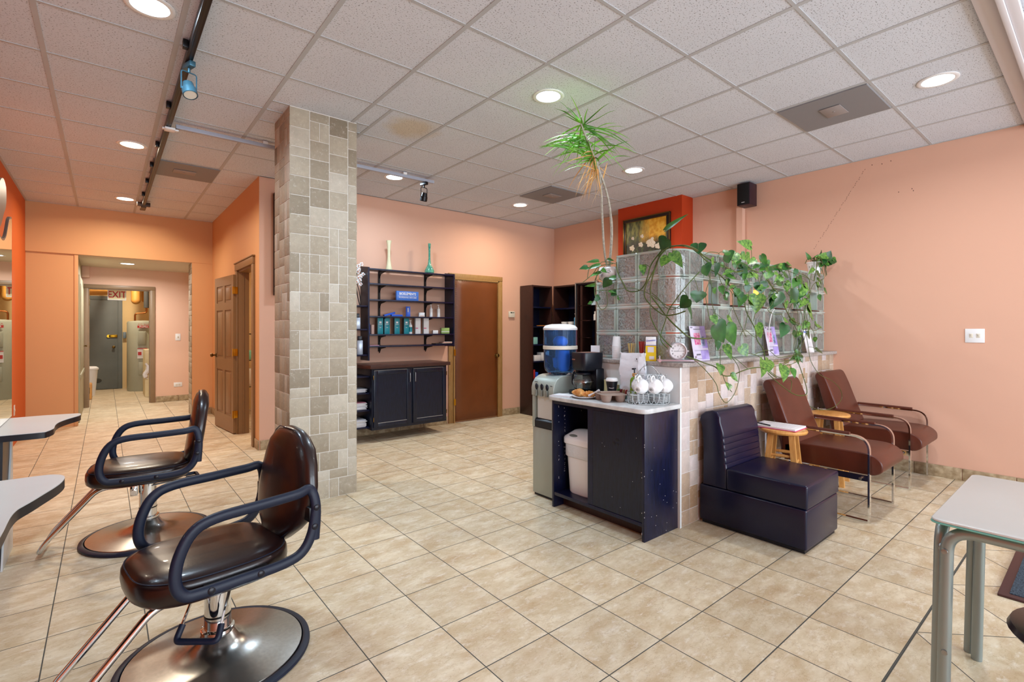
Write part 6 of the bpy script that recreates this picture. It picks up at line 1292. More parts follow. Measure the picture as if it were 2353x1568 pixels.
# hairline crack and nail marks on the right wall
q = MB(); rnd = random.Random(9)
for k in range(44):
    u = k / 43; y = 1.56 + 0.46 * u; z = 2.90 - 0.74 * u
    if rnd.random() < 0.75: q.obox((XE - 0.0004, y + rnd.uniform(-0.006, 0.006), z), (0.0008, 0.003, 0.010), (R(32), 0, 0))
for (y, z) in ((1.29, 2.62), (1.19, 2.63), (1.18, 2.61), (1.50, 2.93), (1.42, 2.92), (1.35, 2.93)): q.ell((XE - 0.0004, y, z), (0.0006, 0.004, 0.006), None, 6, 4)
o = struct('trim_6', q, mat('crack_dark', '5a4038', 0.8))
VINES = [(0.0055,[(3.038,2.431,1.841),(3.04,2.419,1.762),(3.028,2.355,1.669),(3.019,2.307,1.611),(2.955,2.17,1.599),(2.902,2.076,1.631),(2.891,2.039,1.698),(2.896,2.019,1.766),(2.89,1.958,1.828),(2.893,1.904,1.87),(2.897,1.852,1.875),(2.89,1.763,1.861),(3.003,1.748,1.843),(3.155,1.772,1.802),(3.245,1.78,1.781)]),(0.003,[(2.941,2.557,1.622),(3.026,2.491,1.628),(2.992,2.287,1.63),(2.939,2.158,1.608),(2.882,2.021,1.567),(2.876,1.882,1.483),(2.873,1.784,1.458)]),(0.0062,[(2.908,1.914,1.863),(2.905,1.968,1.801),(2.905,2.002,1.715),(2.915,2.032,1.629),(2.912,2.03,1.559),(2.915,1.974,1.487),(2.914,1.906,1.407),(2.912,1.818,1.329),(2.97,1.759,1.268),(3.278,1.787,1.261)]),(0.0055,[(2.898,1.896,1.864),(2.895,1.949,1.817),(2.898,1.986,1.743),(2.894,2.053,1.639),(2.896,2.072,1.56),(2.887,2.024,1.498),(2.889,1.946,1.437),(2.89,1.891,1.416),(2.887,1.813,1.424),(2.89,1.753,1.441)]),(0.0045,[(2.871,2.001,1.575),(2.876,2.011,1.448),(2.872,1.991,1.379),(2.872,1.934,1.291),(2.869,1.877,1.234),(2.87,1.84,1.206)]),(0.003,[(2.911,2.03,1.579),(2.911,1.972,1.536),(2.905,1.912,1.475),(2.913,1.862,1.454),(2.905,1.793,1.485)]),(0.0042,[(3.061,1.756,1.705),(2.908,1.743,1.618),(2.886,1.813,1.527),(2.888,1.878,1.445),(2.89,1.902,1.378),(2.889,1.935,1.291),(2.882,1.927,1.242),(2.879,1.878,1.196)]),(0.006,[(2.88,1.951,1.816),(2.878,1.883,1.861),(2.889,1.825,1.871),(2.888,1.752,1.864),(2.99,1.741,1.85),(3.14,1.764,1.819),(3.281,1.768,1.793),(3.409,1.761,1.772),(3.572,1.758,1.743),(3.749,1.757,1.777),(3.916,1.757,1.768)]),(0.003,[(3.145,1.767,1.83),(3.242,1.779,1.86),(3.339,1.767,1.859),(3.318,1.766,1.824)]),(0.003,[(3.232,1.773,1.789),(3.225,1.769,1.678),(3.151,1.76,1.575),(3.174,1.762,1.477),(3.219,1.766,1.379)]),(0.003,[(3.216,1.78,1.718),(3.263,1.779,1.631),(3.257,1.776,1.52),(3.31,1.773,1.411)]),(0.005,[(3.262,1.789,1.743),(3.402,1.779,1.701),(3.525,1.778,1.636),(3.71,1.771,1.58),(3.767,1.776,1.462),(3.909,1.775,1.33),(3.944,1.774,1.24),(4.027,1.762,1.159),(3.923,1.705,1.075)]),(0.003,[(3.392,1.752,1.79),(3.413,1.752,1.689),(3.591,1.757,1.553),(3.703,1.756,1.503)]),(0.003,[(3.774,1.757,1.757),(3.769,1.755,1.604),(3.757,1.76,1.439),(3.71,1.76,1.33)]),(0.005,[(3.972,1.759,1.795),(4.152,1.759,1.68),(4.307,1.756,1.605),(4.402,1.76,1.525),(4.545,1.759,1.418),(4.734,1.761,1.369)]),(0.003,[(4.101,1.76,1.735),(4.212,1.762,1.625),(4.18,1.76,1.53),(4.116,1.767,1.481),(4.222,1.766,1.449),(4.387,1.766,1.452)]),(0.003,[(4.478,1.756,1.833),(4.551,1.761,1.74),(4.553,1.762,1.641),(4.66,1.756,1.52),(4.698,1.759,1.394),(4.659,1.756,1.268),(4.612,1.75,1.144),(4.407,1.706,1.079),(4.127,1.672,1.045)]),(0.0042,[(4.677,1.763,1.824),(4.93,1.761,1.79),(4.974,1.765,1.687),(4.866,1.762,1.552),(4.83,1.761,1.396),(4.803,1.763,1.267),(4.651,1.753,1.142),(4.516,1.691,1.051),(4.429,1.625,0.951),(4.353,1.566,0.844),(4.318,1.563,0.8),(4.117,1.562,0.818),(3.895,1.568,0.9),(3.821,1.609,0.966),(3.802,1.632,0.998)]),(0.003,[(4.876,1.766,1.344),(4.936,1.763,1.161),(4.806,1.694,1.039),(4.809,1.626,0.929),(5.005,1.6,0.867),(5.105,1.563,0.786),(5.155,1.567,0.69),(4.936,1.567,0.634),(4.62,1.562,0.648),(4.406,1.563,0.7)]),(0.005,[(2.899,1.753,1.148),(2.979,1.734,1.127),(3.073,1.726,1.1),(3.131,1.677,1.071),(3.118,1.631,1.027),(3.224,1.626,1.012),(3.41,1.648,1.029),(3.613,1.661,1.043),(3.797,1.661,1.034),(3.871,1.63,0.983),(3.911,1.615,0.96)]),(0.003,[(2.936,1.74,1.142),(3.026,1.7,1.065),(2.977,1.595,0.983),(2.945,1.558,0.926),(3.04,1.561,0.858),(3.152,1.561,0.908),(3.304,1.606,0.989),(3.401,1.653,1.049),(3.421,1.704,1.116),(3.368,1.751,1.177),(3.283,1.758,1.179),(3.3,1.768,1.249)]),(0.003,[(3.365,1.749,1.177),(3.463,1.694,1.105),(3.528,1.653,1.043)]),(0.003,[(3.35,1.757,1.188),(3.2,1.683,1.087),(3.123,1.623,1.018),(3.081,1.573,0.959),(3.127,1.567,0.919)]),(0.003,[(3.697,1.743,1.147),(3.858,1.73,1.12),(3.941,1.691,1.064),(4.09,1.7,1.068),(4.523,1.705,1.062)]),(0.003,[(3.518,1.763,1.823),(3.683,1.758,1.751),(3.831,1.762,1.806),(4.101,1.76,1.828),(4.372,1.76,1.825),(4.741,1.763,1.803),(5.074,1.764,1.773)]),(0.003,[(4.22,1.766,1.673),(4.105,1.762,1.574),(3.929,1.763,1.499),(3.867,1.767,1.386)]),(0.003,[(4.841,1.765,1.758),(4.813,1.766,1.576),(4.866,1.762,1.396),(4.875,1.765,1.266),(4.595,1.732,1.107),(4.162,1.675,1.032)]),(0.003,[(4.992,1.759,1.675),(4.843,1.754,1.486),(5.013,1.755,1.318),(5.233,1.757,1.345)]),(0.003,[(4.621,1.765,1.569),(4.499,1.764,1.454),(4.693,1.769,1.318),(4.621,1.765,1.168),(4.593,1.72,1.083)]),(0.003,[(4.329,1.765,1.798),(4.474,1.766,1.638),(4.684,1.766,1.559),(4.818,1.768,1.421),(4.71,1.763,1.268),(4.662,1.734,1.105)]),(0.003,[(3.291,1.763,1.783),(3.361,1.757,1.646),(3.501,1.755,1.591),(3.522,1.755,1.487),(3.595,1.758,1.404),(3.719,1.753,1.265)]),(0.003,[(3.986,1.765,1.296),(3.887,1.765,1.263),(3.707,1.758,1.319),(3.641,1.759,1.277)]),(0.003,[(3.804,1.728,1.133),(4.077,1.75,1.158),(4.174,1.713,1.099),(4.437,1.717,1.101),(4.656,1.709,1.081),(4.33,1.676,1.036),(4.011,1.667,1.039),(3.776,1.652,1.03)]),(0.003,[(3.882,1.698,1.066),(3.891,1.649,1.002),(3.985,1.625,0.955),(4.15,1.606,0.923),(4.067,1.574,0.865),(4.032,1.576,0.845)]),(0.003,[(5.186,1.754,1.915),(5.296,1.754,1.813),(5.053,1.756,1.744),(4.945,1.754,1.659)])]
VINES_L = [(0.0028,[(3.062,2.472,1.634),(3.096,2.449,1.544),(3.097,2.422,1.42),(3.146,2.404,1.274),(3.16,2.374,1.196)]),(0.0028,[(3.002,2.515,1.813),(2.954,2.576,1.702),(2.966,2.564,1.544),(2.973,2.519,1.476),(3.018,2.499,1.521),(3.004,2.502,1.622)]),(0.0028,[(3.039,2.46,1.833),(2.976,2.551,1.815),(2.938,2.576,1.758),(2.866,2.616,1.689)]),(0.0028,[(3.075,2.468,1.837),(2.987,2.531,1.847),(2.957,2.549,1.768),(2.927,2.552,1.632),(2.933,2.55,1.565)]),(0.0028,[(3.084,2.468,1.838),(3.12,2.44,1.77),(3.056,2.474,1.679),(3.039,2.503,1.702)]),(0.0028,[(2.971,2.546,1.836),(2.905,2.577,1.811),(2.887,2.591,1.722)])]
LEAVES = [((2.865,1.874,1.92),(2.884,1.937,1.856),0.091,1),((2.886,1.899,1.989),(2.903,1.766,2.073),0.033,0),((3.043,1.752,1.893),(3.017,1.735,1.828),0.084,1),((2.862,1.831,1.824),(2.824,1.74,1.734),0.062,2),((2.885,1.886,1.811),(2.903,1.935,1.746),0.071,2),((2.888,2.084,1.77),(2.872,2.06,1.705),0.044,2),((2.878,1.725,1.518),(2.879,1.79,1.464),0.076,1),((2.904,1.746,1.478),(3.015,1.76,1.389),0.097,1),((3.043,1.751,1.574),(3.039,1.758,1.504),0.09,1),((3.117,1.746,1.755),(3.179,1.757,1.686),0.074,1),((3.291,1.75,1.782),(3.305,1.767,1.694),0.036,1),((3.448,1.76,1.873),(3.509,1.77,1.804),0.085,1),((3.577,1.76,1.886),(3.516,1.746,1.804),0.064,2),((3.406,1.76,1.864),(3.471,1.74,1.887),0.047,0),((3.82,1.762,1.96),(3.67,1.771,1.983),0.064,2),((3.705,1.747,1.881),(3.814,1.754,1.826),0.06,2),((3.637,1.752,1.886),(3.691,1.74,1.841),0.047,2),((3.616,1.76,1.797),(3.863,1.746,1.796),0.049,1),((3.947,1.743,1.9),(4.014,1.728,1.823),0.047,0),((3.864,1.75,1.863),(3.776,1.758,1.823),0.044,2),((4.523,1.764,1.862),(4.114,1.752,1.826),0.057,1),((4.081,1.757,1.872),(4.102,1.749,1.815),0.046,0),((3.934,1.765,1.815),(4.053,1.761,1.795),0.041,0),((3.657,1.764,1.787),(3.696,1.744,1.694),0.062,1),((3.436,1.764,1.715),(3.594,1.747,1.701),0.037,0),((3.97,1.764,1.693),(3.973,1.751,1.606),0.095,1),((3.877,1.745,1.588),(3.855,1.738,1.456),0.107,2),((3.749,1.759,1.57),(3.901,1.747,1.507),0.05,2),((4.28,1.757,1.63),(4.162,1.752,1.505),0.102,1),((3.663,1.75,1.579),(3.603,1.748,1.498),0.058,0),((3.583,1.747,1.61),(3.556,1.75,1.567),0.04,0),((3.389,1.74,1.666),(3.433,1.752,1.624),0.033,2),((3.267,1.766,1.606),(3.295,1.765,1.572),0.036,0),((3.394,1.759,1.555),(3.48,1.76,1.538),0.033,1),((4.572,1.752,1.666),(4.607,1.734,1.518),0.082,1),((4.823,1.758,1.712),(4.711,1.749,1.6),0.072,2),((4.435,1.751,1.714),(4.603,1.758,1.718),0.044,0),((4.714,1.759,1.782),(4.798,1.749,1.729),0.056,0),((4.377,1.75,1.783),(4.49,1.743,1.772),0.051,1),((4.455,1.752,1.88),(4.561,1.742,1.869),0.037,0),((4.827,1.748,1.718),(4.959,1.742,1.672),0.057,2),((5.162,1.764,1.789),(5.361,1.765,1.777),0.046,0),((5.232,1.763,1.755),(5.316,1.763,1.699),0.046,0),((5.29,1.752,1.703),(5.427,1.75,1.661),0.044,0),((5.135,1.746,1.641),(5.169,1.736,1.59),0.038,0),((5.116,1.754,1.748),(5.183,1.753,1.708),0.04,2),((4.905,1.758,1.516),(5.104,1.754,1.398),0.063,2),((4.944,1.754,1.449),(5.08,1.742,1.411),0.06,2),((4.895,1.755,1.377),(5.004,1.763,1.305),0.044,2),((5.119,1.761,1.358),(5.296,1.748,1.343),0.032,2),((5.044,1.747,1.384),(5.13,1.744,1.352),0.035,0),((4.429,1.757,1.361),(4.341,1.747,1.268),0.08,1),((3.921,1.761,1.357),(4.031,1.765,1.248),0.07,2),((3.288,1.766,1.355),(3.394,1.741,1.236),0.133,1),((3.415,1.745,1.35),(3.504,1.722,1.21),0.101,0),((3.425,1.746,1.404),(3.551,1.741,1.349),0.053,2),((3.27,1.775,1.418),(3.268,1.744,1.36),0.052,2),((3.633,1.751,1.199),(3.662,1.713,1.131),0.079,2),((3.394,1.745,1.211),(3.377,1.695,1.12),0.051,2),((3.297,1.755,1.244),(3.268,1.73,1.185),0.048,1),((3.174,1.672,1.088),(3.074,1.607,1.046),0.05,2),((3.243,1.627,1.026),(3.274,1.595,0.977),0.041,2),((3.074,1.561,0.977),(3.029,1.535,0.948),0.041,2),((3.846,1.684,1.09),(3.725,1.621,0.99),0.079,2),((3.971,1.694,1.087),(3.832,1.624,1.023),0.067,2),((4.143,1.659,1.036),(4.025,1.597,0.941),0.078,2),((4.283,1.649,1.007),(4.252,1.611,0.943),0.049,0),((4.552,1.718,1.097),(4.53,1.692,1.035),0.037,0),((4.539,1.757,1.387),(4.8,1.767,1.376),0.054,1),((4.57,1.763,1.406),(4.691,1.762,1.356),0.042,0),((4.177,1.759,1.787),(4.075,1.754,1.733),0.042,0),((4.32,1.761,1.822),(4.427,1.759,1.805),0.041,1),((3.833,1.763,1.74),(3.939,1.767,1.714),0.038,0),((3.695,1.753,1.686),(3.747,1.739,1.656),0.032,0),((3.897,1.748,1.721),(3.825,1.748,1.76),0.033,2),((4.733,1.76,1.573),(4.82,1.757,1.524),0.043,0),((4.954,1.758,1.607),(4.823,1.747,1.653),0.045,0),((3.524,1.743,1.579),(3.598,1.73,1.552),0.035,1),((4.695,1.75,1.717),(4.698,1.741,1.677),0.03,1),((4.027,1.755,1.814),(3.921,1.737,1.778),0.026,0),((4.439,1.749,1.711),(4.461,1.751,1.64),0.056,2),((3.349,1.758,1.626),(3.343,1.735,1.57),0.036,0),((3.731,1.751,1.657),(3.728,1.748,1.601),0.046,1),((4.246,1.752,1.705),(4.353,1.738,1.691),0.04,1),((4.512,1.753,1.59),(4.608,1.762,1.55),0.043,1),((3.438,1.755,1.685),(3.438,1.757,1.643),0.029,1),((4.061,1.762,1.814),(4.175,1.767,1.792),0.04,0),((4.693,1.752,1.596),(4.508,1.732,1.56),0.042,0),((3.654,1.75,1.796),(3.751,1.755,1.792),0.029,1),((3.479,1.761,1.745),(3.593,1.774,1.721),0.046,1),((5.114,1.754,1.848),(5.301,1.758,1.824),0.052,1),((4.175,1.755,1.588),(4.285,1.754,1.56),0.04,0),((4.198,1.748,1.784),(4.249,1.734,1.769),0.025,2),((3.424,1.751,1.589),(3.381,1.727,1.549),0.028,1),((3.236,1.762,1.813),(3.267,1.762,1.769),0.039,2),((3.708,1.751,1.754),(3.632,1.733,1.701),0.031,0),((4.882,1.755,1.59),(4.705,1.738,1.533),0.047,2),((5.116,1.758,1.745),(5.228,1.74,1.722),0.049,1),((4.652,1.753,1.761),(4.796,1.751,1.738),0.051,1),((4.039,1.743,1.843),(3.928,1.744,1.811),0.045,1),((3.525,1.744,1.799),(3.525,1.738,1.762),0.029,0),((4.329,1.745,1.608),(4.299,1.736,1.534),0.058,1),((4.023,1.747,1.77),(4.039,1.737,1.719),0.035,2),((4.277,1.76,1.586),(4.16,1.751,1.524),0.06,1),((4.317,1.76,1.858),(4.371,1.767,1.799),0.052,2),((4.054,1.748,1.676),(3.878,1.728,1.643),0.043,0),((3.471,1.741,1.748),(3.352,1.737,1.719),0.04,2),((3.866,1.765,1.754),(3.743,1.755,1.721),0.041,2),((4.739,1.758,1.685),(4.807,1.763,1.635),0.041,0),((3.623,1.757,1.842),(3.582,1.762,1.804),0.03,0),((4.311,1.764,1.613),(4.17,1.749,1.593),0.039,2),((3.606,1.742,1.599),(3.593,1.724,1.553),0.038,1),((3.565,1.744,1.621),(3.539,1.746,1.562),0.041,0),((4.668,1.756,1.759),(4.567,1.743,1.689),0.059,0),((4.659,1.759,1.847),(4.627,1.763,1.781),0.041,1),((3.941,1.746,1.662),(4.01,1.746,1.621),0.035,2),((4.852,1.76,1.668),(4.861,1.744,1.63),0.036,1),((4.367,1.761,1.764),(4.275,1.773,1.716),0.053,2),((3.519,1.743,1.642),(3.403,1.719,1.622),0.029,2),((3.901,1.749,1.82),(3.828,1.751,1.794),0.032,0),((3.365,1.764,1.793),(3.389,1.755,1.762),0.03,0),((5.057,1.76,1.886),(4.921,1.742,1.838),0.032,2),((4.697,1.759,1.58),(4.64,1.759,1.542),0.028,1),((4.41,1.746,1.555),(4.45,1.751,1.493),0.046,2),((4.681,1.729,1.104),(4.488,1.711,1.083),0.056,1),((4.902,1.748,1.539),(5.058,1.759,1.481),0.064,2),((4.603,1.713,1.084),(4.581,1.681,1.046),0.035,1),((4.39,1.753,1.404),(4.489,1.745,1.39),0.044,2),((5.085,1.746,1.133),(5.229,1.728,1.111),0.054,1),((4.758,1.762,1.296),(4.662,1.768,1.266),0.04,2),((5.049,1.748,1.249),(5.09,1.758,1.199),0.032,2),((4.907,1.758,1.388),(4.823,1.764,1.334),0.053,2),((4.706,1.759,1.354),(4.7,1.753,1.307),0.03,2),((4.902,1.76,1.292),(5.052,1.77,1.231),0.05,1),((4.674,1.75,1.251),(4.758,1.756,1.193),0.049,2),((4.578,1.755,1.3),(4.674,1.751,1.259),0.044,1),((4.723,1.754,1.243),(4.791,1.757,1.202),0.032,1),((4.604,1.741,1.147),(4.618,1.727,1.111),0.025,0),((4.821,1.762,1.647),(4.676,1.744,1.603),0.044,1)]
LEAVES_L = [((2.967,2.55,1.859),(2.879,2.583,1.847),0.025,0),((2.957,2.531,1.824),(2.877,2.596,1.794),0.029,0),((2.883,2.587,1.808),(2.806,2.588,1.791),0.034,1),((2.979,2.538,1.769),(2.891,2.564,1.74),0.027,0),((3.044,2.443,1.723),(3.008,2.491,1.722),0.033,0),((3.012,2.478,1.71),(2.992,2.521,1.65),0.063,1),((3.044,2.475,1.611),(3.056,2.429,1.595),0.049,1),((3.073,2.406,1.684),(3.13,2.393,1.677),0.036,0),((3.052,2.428,1.569),(3.1,2.399,1.562),0.036,0),((2.934,2.551,1.571),(2.975,2.532,1.557),0.047,1),((2.921,2.576,1.534),(2.898,2.597,1.521),0.025,0),((2.935,2.551,1.668),(2.884,2.61,1.661),0.022,0),((2.954,2.51,1.703),(2.918,2.498,1.716),0.029,0),((3.024,2.49,1.622),(3.047,2.438,1.607),0.02,0),((2.977,2.522,1.789),(2.998,2.49,1.766),0.031,0),((3.139,2.386,1.317),(3.167,2.342,1.319),0.02,0),((3.17,2.374,1.229),(3.172,2.342,1.21),0.027,1),((3.016,2.498,1.869),(3.028,2.451,1.856),0.02,0),((3.076,2.419,1.419),(3.095,2.352,1.474),0.016,0)]
LEAVES_R = [((5.577,1.899,2.033),(5.515,1.898,2.057),0.064,0),((5.628,1.88,2.036),(5.631,1.891,2.103),0.07,1),((5.633,1.853,2.033),(5.639,1.806,2.108),0.082,1),((5.684,1.83,2.021),(5.752,1.785,2.022),0.067,1),((5.604,1.928,2.024),(5.606,1.916,1.979),0.053,0),((5.628,1.864,2.005),(5.605,1.828,1.967),0.053,0),((5.51,1.955,2.033),(5.45,1.963,2.094),0.032,0),((5.599,1.88,1.989),(5.536,1.869,1.954),0.044,0),((5.653,1.859,2.065),(5.666,1.812,2.032),0.062,1),((5.689,1.858,1.995),(5.728,1.818,1.991),0.041,1),((5.617,1.899,2.081),(5.589,1.87,2.119),0.05,1),((5.729,1.819,2.053),(5.75,1.787,2.007),0.047,0),((5.645,1.887,2.034),(5.64,1.887,2.016),0.05,0),((5.652,1.856,1.999),(5.622,1.861,2.019),0.04,2),((5.631,1.855,2.029),(5.559,1.854,1.972),0.04,1),((5.699,1.847,2.037),(5.698,1.833,2.007),0.037,0),((5.648,1.882,2.079),(5.705,1.811,2.031),0.052,2),((5.638,1.841,1.996),(5.604,1.87,1.986),0.045,1),((5.65,1.83,2.068),(5.516,1.891,2.057),0.058,2),((5.671,1.846,2.005),(5.607,1.866,1.981),0.049,2),((5.68,1.867,2.003),(5.658,1.832,1.97),0.056,1),((5.676,1.855,2.053),(5.666,1.862,2.02),0.038,1),((5.672,1.86,1.994),(5.586,1.889,2.075),0.047,2),((5.614,1.89,2.009),(5.616,1.871,2.072),0.042,2),((5.672,1.838,2.075),(5.683,1.853,2.091),0.052,1),((5.677,1.869,2.002),(5.607,1.894,2.063),0.036,0)]
PET = [((2.895,1.878,1.873),(2.865,1.874,1.92)),((2.894,1.891,1.871),(2.886,1.899,1.989)),((3.028,1.747,1.842),(3.043,1.752,1.893)),((2.886,1.839,1.868),(2.862,1.831,1.824)),((2.878,1.9,1.85),(2.885,1.886,1.811)),((2.895,2.024,1.749),(2.888,2.084,1.77)),((2.897,1.778,1.573),(2.878,1.725,1.518)),((2.889,1.768,1.437),(2.904,1.746,1.478)),((2.984,1.75,1.662),(3.043,1.751,1.574)),((3.117,1.766,1.812),(3.117,1.746,1.755)),((3.291,1.763,1.783),(3.291,1.75,1.782)),((3.518,1.763,1.823),(3.448,1.76,1.873)),((3.559,1.762,1.805),(3.577,1.76,1.886)),((3.339,1.767,1.859),(3.406,1.76,1.864)),((3.831,1.762,1.806),(3.82,1.762,1.96)),((3.705,1.757,1.768),(3.705,1.747,1.881)),((3.6,1.76,1.787),(3.637,1.752,1.886)),((3.6,1.76,1.787),(3.616,1.76,1.797)),((3.966,1.761,1.817),(3.947,1.743,1.9)),((3.899,1.761,1.812),(3.864,1.75,1.863)),((4.478,1.756,1.833),(4.523,1.764,1.862)),((4.101,1.76,1.828),(4.081,1.757,1.872)),((3.966,1.761,1.817),(3.934,1.765,1.815)),((3.642,1.759,1.769),(3.657,1.764,1.787)),((3.408,1.752,1.714),(3.436,1.764,1.715)),((4.017,1.759,1.766),(3.97,1.764,1.693)),((3.929,1.763,1.499),(3.877,1.745,1.588)),((3.766,1.756,1.563),(3.749,1.759,1.57)),((4.268,1.757,1.624),(4.28,1.757,1.63)),((3.664,1.773,1.594),(3.663,1.75,1.579)),((3.571,1.776,1.622),(3.583,1.747,1.61)),((3.413,1.752,1.689),(3.389,1.74,1.666)),((3.261,1.778,1.603),(3.267,1.766,1.606)),((3.431,1.756,1.619),(3.394,1.759,1.555)),((4.553,1.762,1.666),(4.572,1.752,1.666)),((4.834,1.765,1.712),(4.823,1.758,1.712)),((4.402,1.765,1.718),(4.435,1.751,1.714)),((4.741,1.763,1.803),(4.714,1.759,1.782)),((4.365,1.765,1.758),(4.377,1.75,1.783)),((4.478,1.756,1.833),(4.455,1.752,1.88)),((4.834,1.765,1.712),(4.827,1.748,1.718)),((5.175,1.755,1.778),(5.162,1.764,1.789)),((5.235,1.755,1.796),(5.232,1.763,1.755)),((5.235,1.755,1.796),(5.29,1.752,1.703)),((5.114,1.756,1.761),(5.135,1.746,1.641)),((5.114,1.756,1.761),(5.116,1.754,1.748)),((4.88,1.755,1.533),(4.905,1.758,1.516)),((4.928,1.754,1.402),(4.944,1.754,1.449)),((4.868,1.763,1.363),(4.895,1.755,1.377)),((5.123,1.756,1.332),(5.119,1.761,1.358)),((5.068,1.755,1.325),(5.044,1.747,1.384)),((4.509,1.759,1.445),(4.429,1.757,1.361)),((3.909,1.775,1.33),(3.921,1.761,1.357)),((3.297,1.774,1.438),(3.288,1.766,1.355)),((3.297,1.774,1.438),(3.415,1.745,1.35)),((3.522,1.755,1.487),(3.425,1.746,1.404)),((3.297,1.774,1.438),(3.27,1.775,1.418)),((3.697,1.743,1.147),(3.633,1.751,1.199)),((3.368,1.751,1.177),(3.394,1.745,1.211)),((3.296,1.766,1.232),(3.297,1.755,1.244)),((3.181,1.668,1.07),(3.174,1.672,1.088)),((3.224,1.626,1.012),(3.243,1.627,1.026)),((3.081,1.573,0.959),(3.074,1.561,0.977)),((3.882,1.698,1.066),(3.846,1.684,1.09)),((3.978,1.693,1.065),(3.971,1.694,1.087)),((4.171,1.671,1.038),(4.143,1.659,1.036)),((4.25,1.674,1.037),(4.283,1.649,1.007)),((4.546,1.713,1.091),(4.552,1.718,1.097)),((4.545,1.759,1.418),(4.539,1.757,1.387)),((4.592,1.759,1.406),(4.57,1.763,1.406)),((4.169,1.76,1.827),(4.177,1.759,1.787)),((4.304,1.76,1.826),(4.32,1.761,1.822)),((3.833,1.757,1.772),(3.833,1.763,1.74)),((3.683,1.758,1.751),(3.695,1.753,1.686)),((3.874,1.757,1.77),(3.897,1.748,1.721)),((4.684,1.766,1.559),(4.733,1.76,1.573)),((4.955,1.758,1.628),(4.954,1.758,1.607)),((3.506,1.755,1.565),(3.524,1.743,1.579)),((4.741,1.763,1.803),(4.695,1.75,1.717)),((4.034,1.76,1.823),(4.027,1.755,1.814)),((4.438,1.766,1.678),(4.439,1.749,1.711)),((3.361,1.757,1.646),(3.349,1.758,1.626)),((3.77,1.755,1.642),(3.731,1.751,1.657)),((4.22,1.766,1.673),(4.246,1.752,1.705)),((4.527,1.766,1.618),(4.512,1.753,1.59)),((3.433,1.779,1.685),(3.438,1.755,1.685)),((4.034,1.76,1.823),(4.061,1.762,1.814)),((4.684,1.766,1.559),(4.693,1.752,1.596)),((3.642,1.759,1.769),(3.654,1.75,1.796)),((3.49,1.76,1.758),(3.479,1.761,1.745)),((5.114,1.756,1.761),(5.114,1.754,1.848)),((4.196,1.761,1.578),(4.175,1.755,1.588)),((4.169,1.76,1.827),(4.198,1.748,1.784)),((3.431,1.756,1.619),(3.424,1.751,1.589)),((3.246,1.767,1.799),(3.236,1.762,1.813)),((3.705,1.757,1.768),(3.708,1.751,1.754)),((4.893,1.763,1.586),(4.882,1.755,1.59)),((5.114,1.756,1.761),(5.116,1.758,1.745)),((4.649,1.762,1.808),(4.652,1.753,1.761)),((4.034,1.76,1.823),(4.039,1.743,1.843)),((3.518,1.763,1.823),(3.525,1.744,1.799)),((4.307,1.756,1.605),(4.329,1.745,1.608)),((4.017,1.759,1.766),(4.023,1.747,1.77)),((4.307,1.756,1.605),(4.277,1.76,1.586)),((4.304,1.76,1.826),(4.317,1.76,1.858)),((4.062,1.759,1.737),(4.054,1.748,1.676)),((3.49,1.76,1.758),(3.471,1.741,1.748)),((3.874,1.757,1.77),(3.866,1.765,1.754)),((4.827,1.765,1.667),(4.739,1.758,1.685)),((3.6,1.76,1.787),(3.623,1.757,1.842)),((4.307,1.756,1.605),(4.311,1.764,1.613)),((3.617,1.774,1.608),(3.606,1.742,1.599)),((3.571,1.776,1.622),(3.565,1.744,1.621)),((4.649,1.762,1.808),(4.668,1.756,1.759)),((4.677,1.763,1.824),(4.659,1.759,1.847)),((3.874,1.757,1.77),(3.941,1.746,1.662)),((4.827,1.765,1.667),(4.852,1.76,1.668)),((4.365,1.765,1.758),(4.367,1.761,1.764)),((3.502,1.754,1.621),(3.519,1.743,1.642)),((3.899,1.761,1.812),(3.901,1.749,1.82)),((3.377,1.763,1.777),(3.365,1.764,1.793)),((4.991,1.764,1.78),(5.057,1.76,1.886)),((4.684,1.766,1.559),(4.697,1.759,1.58)),((4.402,1.76,1.525),(4.41,1.746,1.555)),((4.656,1.709,1.081),(4.681,1.729,1.104)),((4.88,1.755,1.533),(4.902,1.748,1.539)),((4.601,1.711,1.086),(4.603,1.713,1.084)),((4.346,1.766,1.451),(4.39,1.753,1.404)),((4.936,1.763,1.161),(5.085,1.746,1.133)),((4.737,1.764,1.306),(4.758,1.762,1.296)),((5.013,1.755,1.318),(5.049,1.748,1.249)),((4.928,1.754,1.402),(4.907,1.758,1.388)),((4.688,1.758,1.362),(4.706,1.759,1.354)),((4.891,1.765,1.298),(4.902,1.76,1.292)),((4.659,1.756,1.268),(4.674,1.75,1.251)),((4.644,1.768,1.352),(4.578,1.755,1.3)),((4.71,1.763,1.268),(4.723,1.754,1.243)),((4.612,1.75,1.144),(4.604,1.741,1.147)),((4.827,1.765,1.667),(4.821,1.762,1.647))]
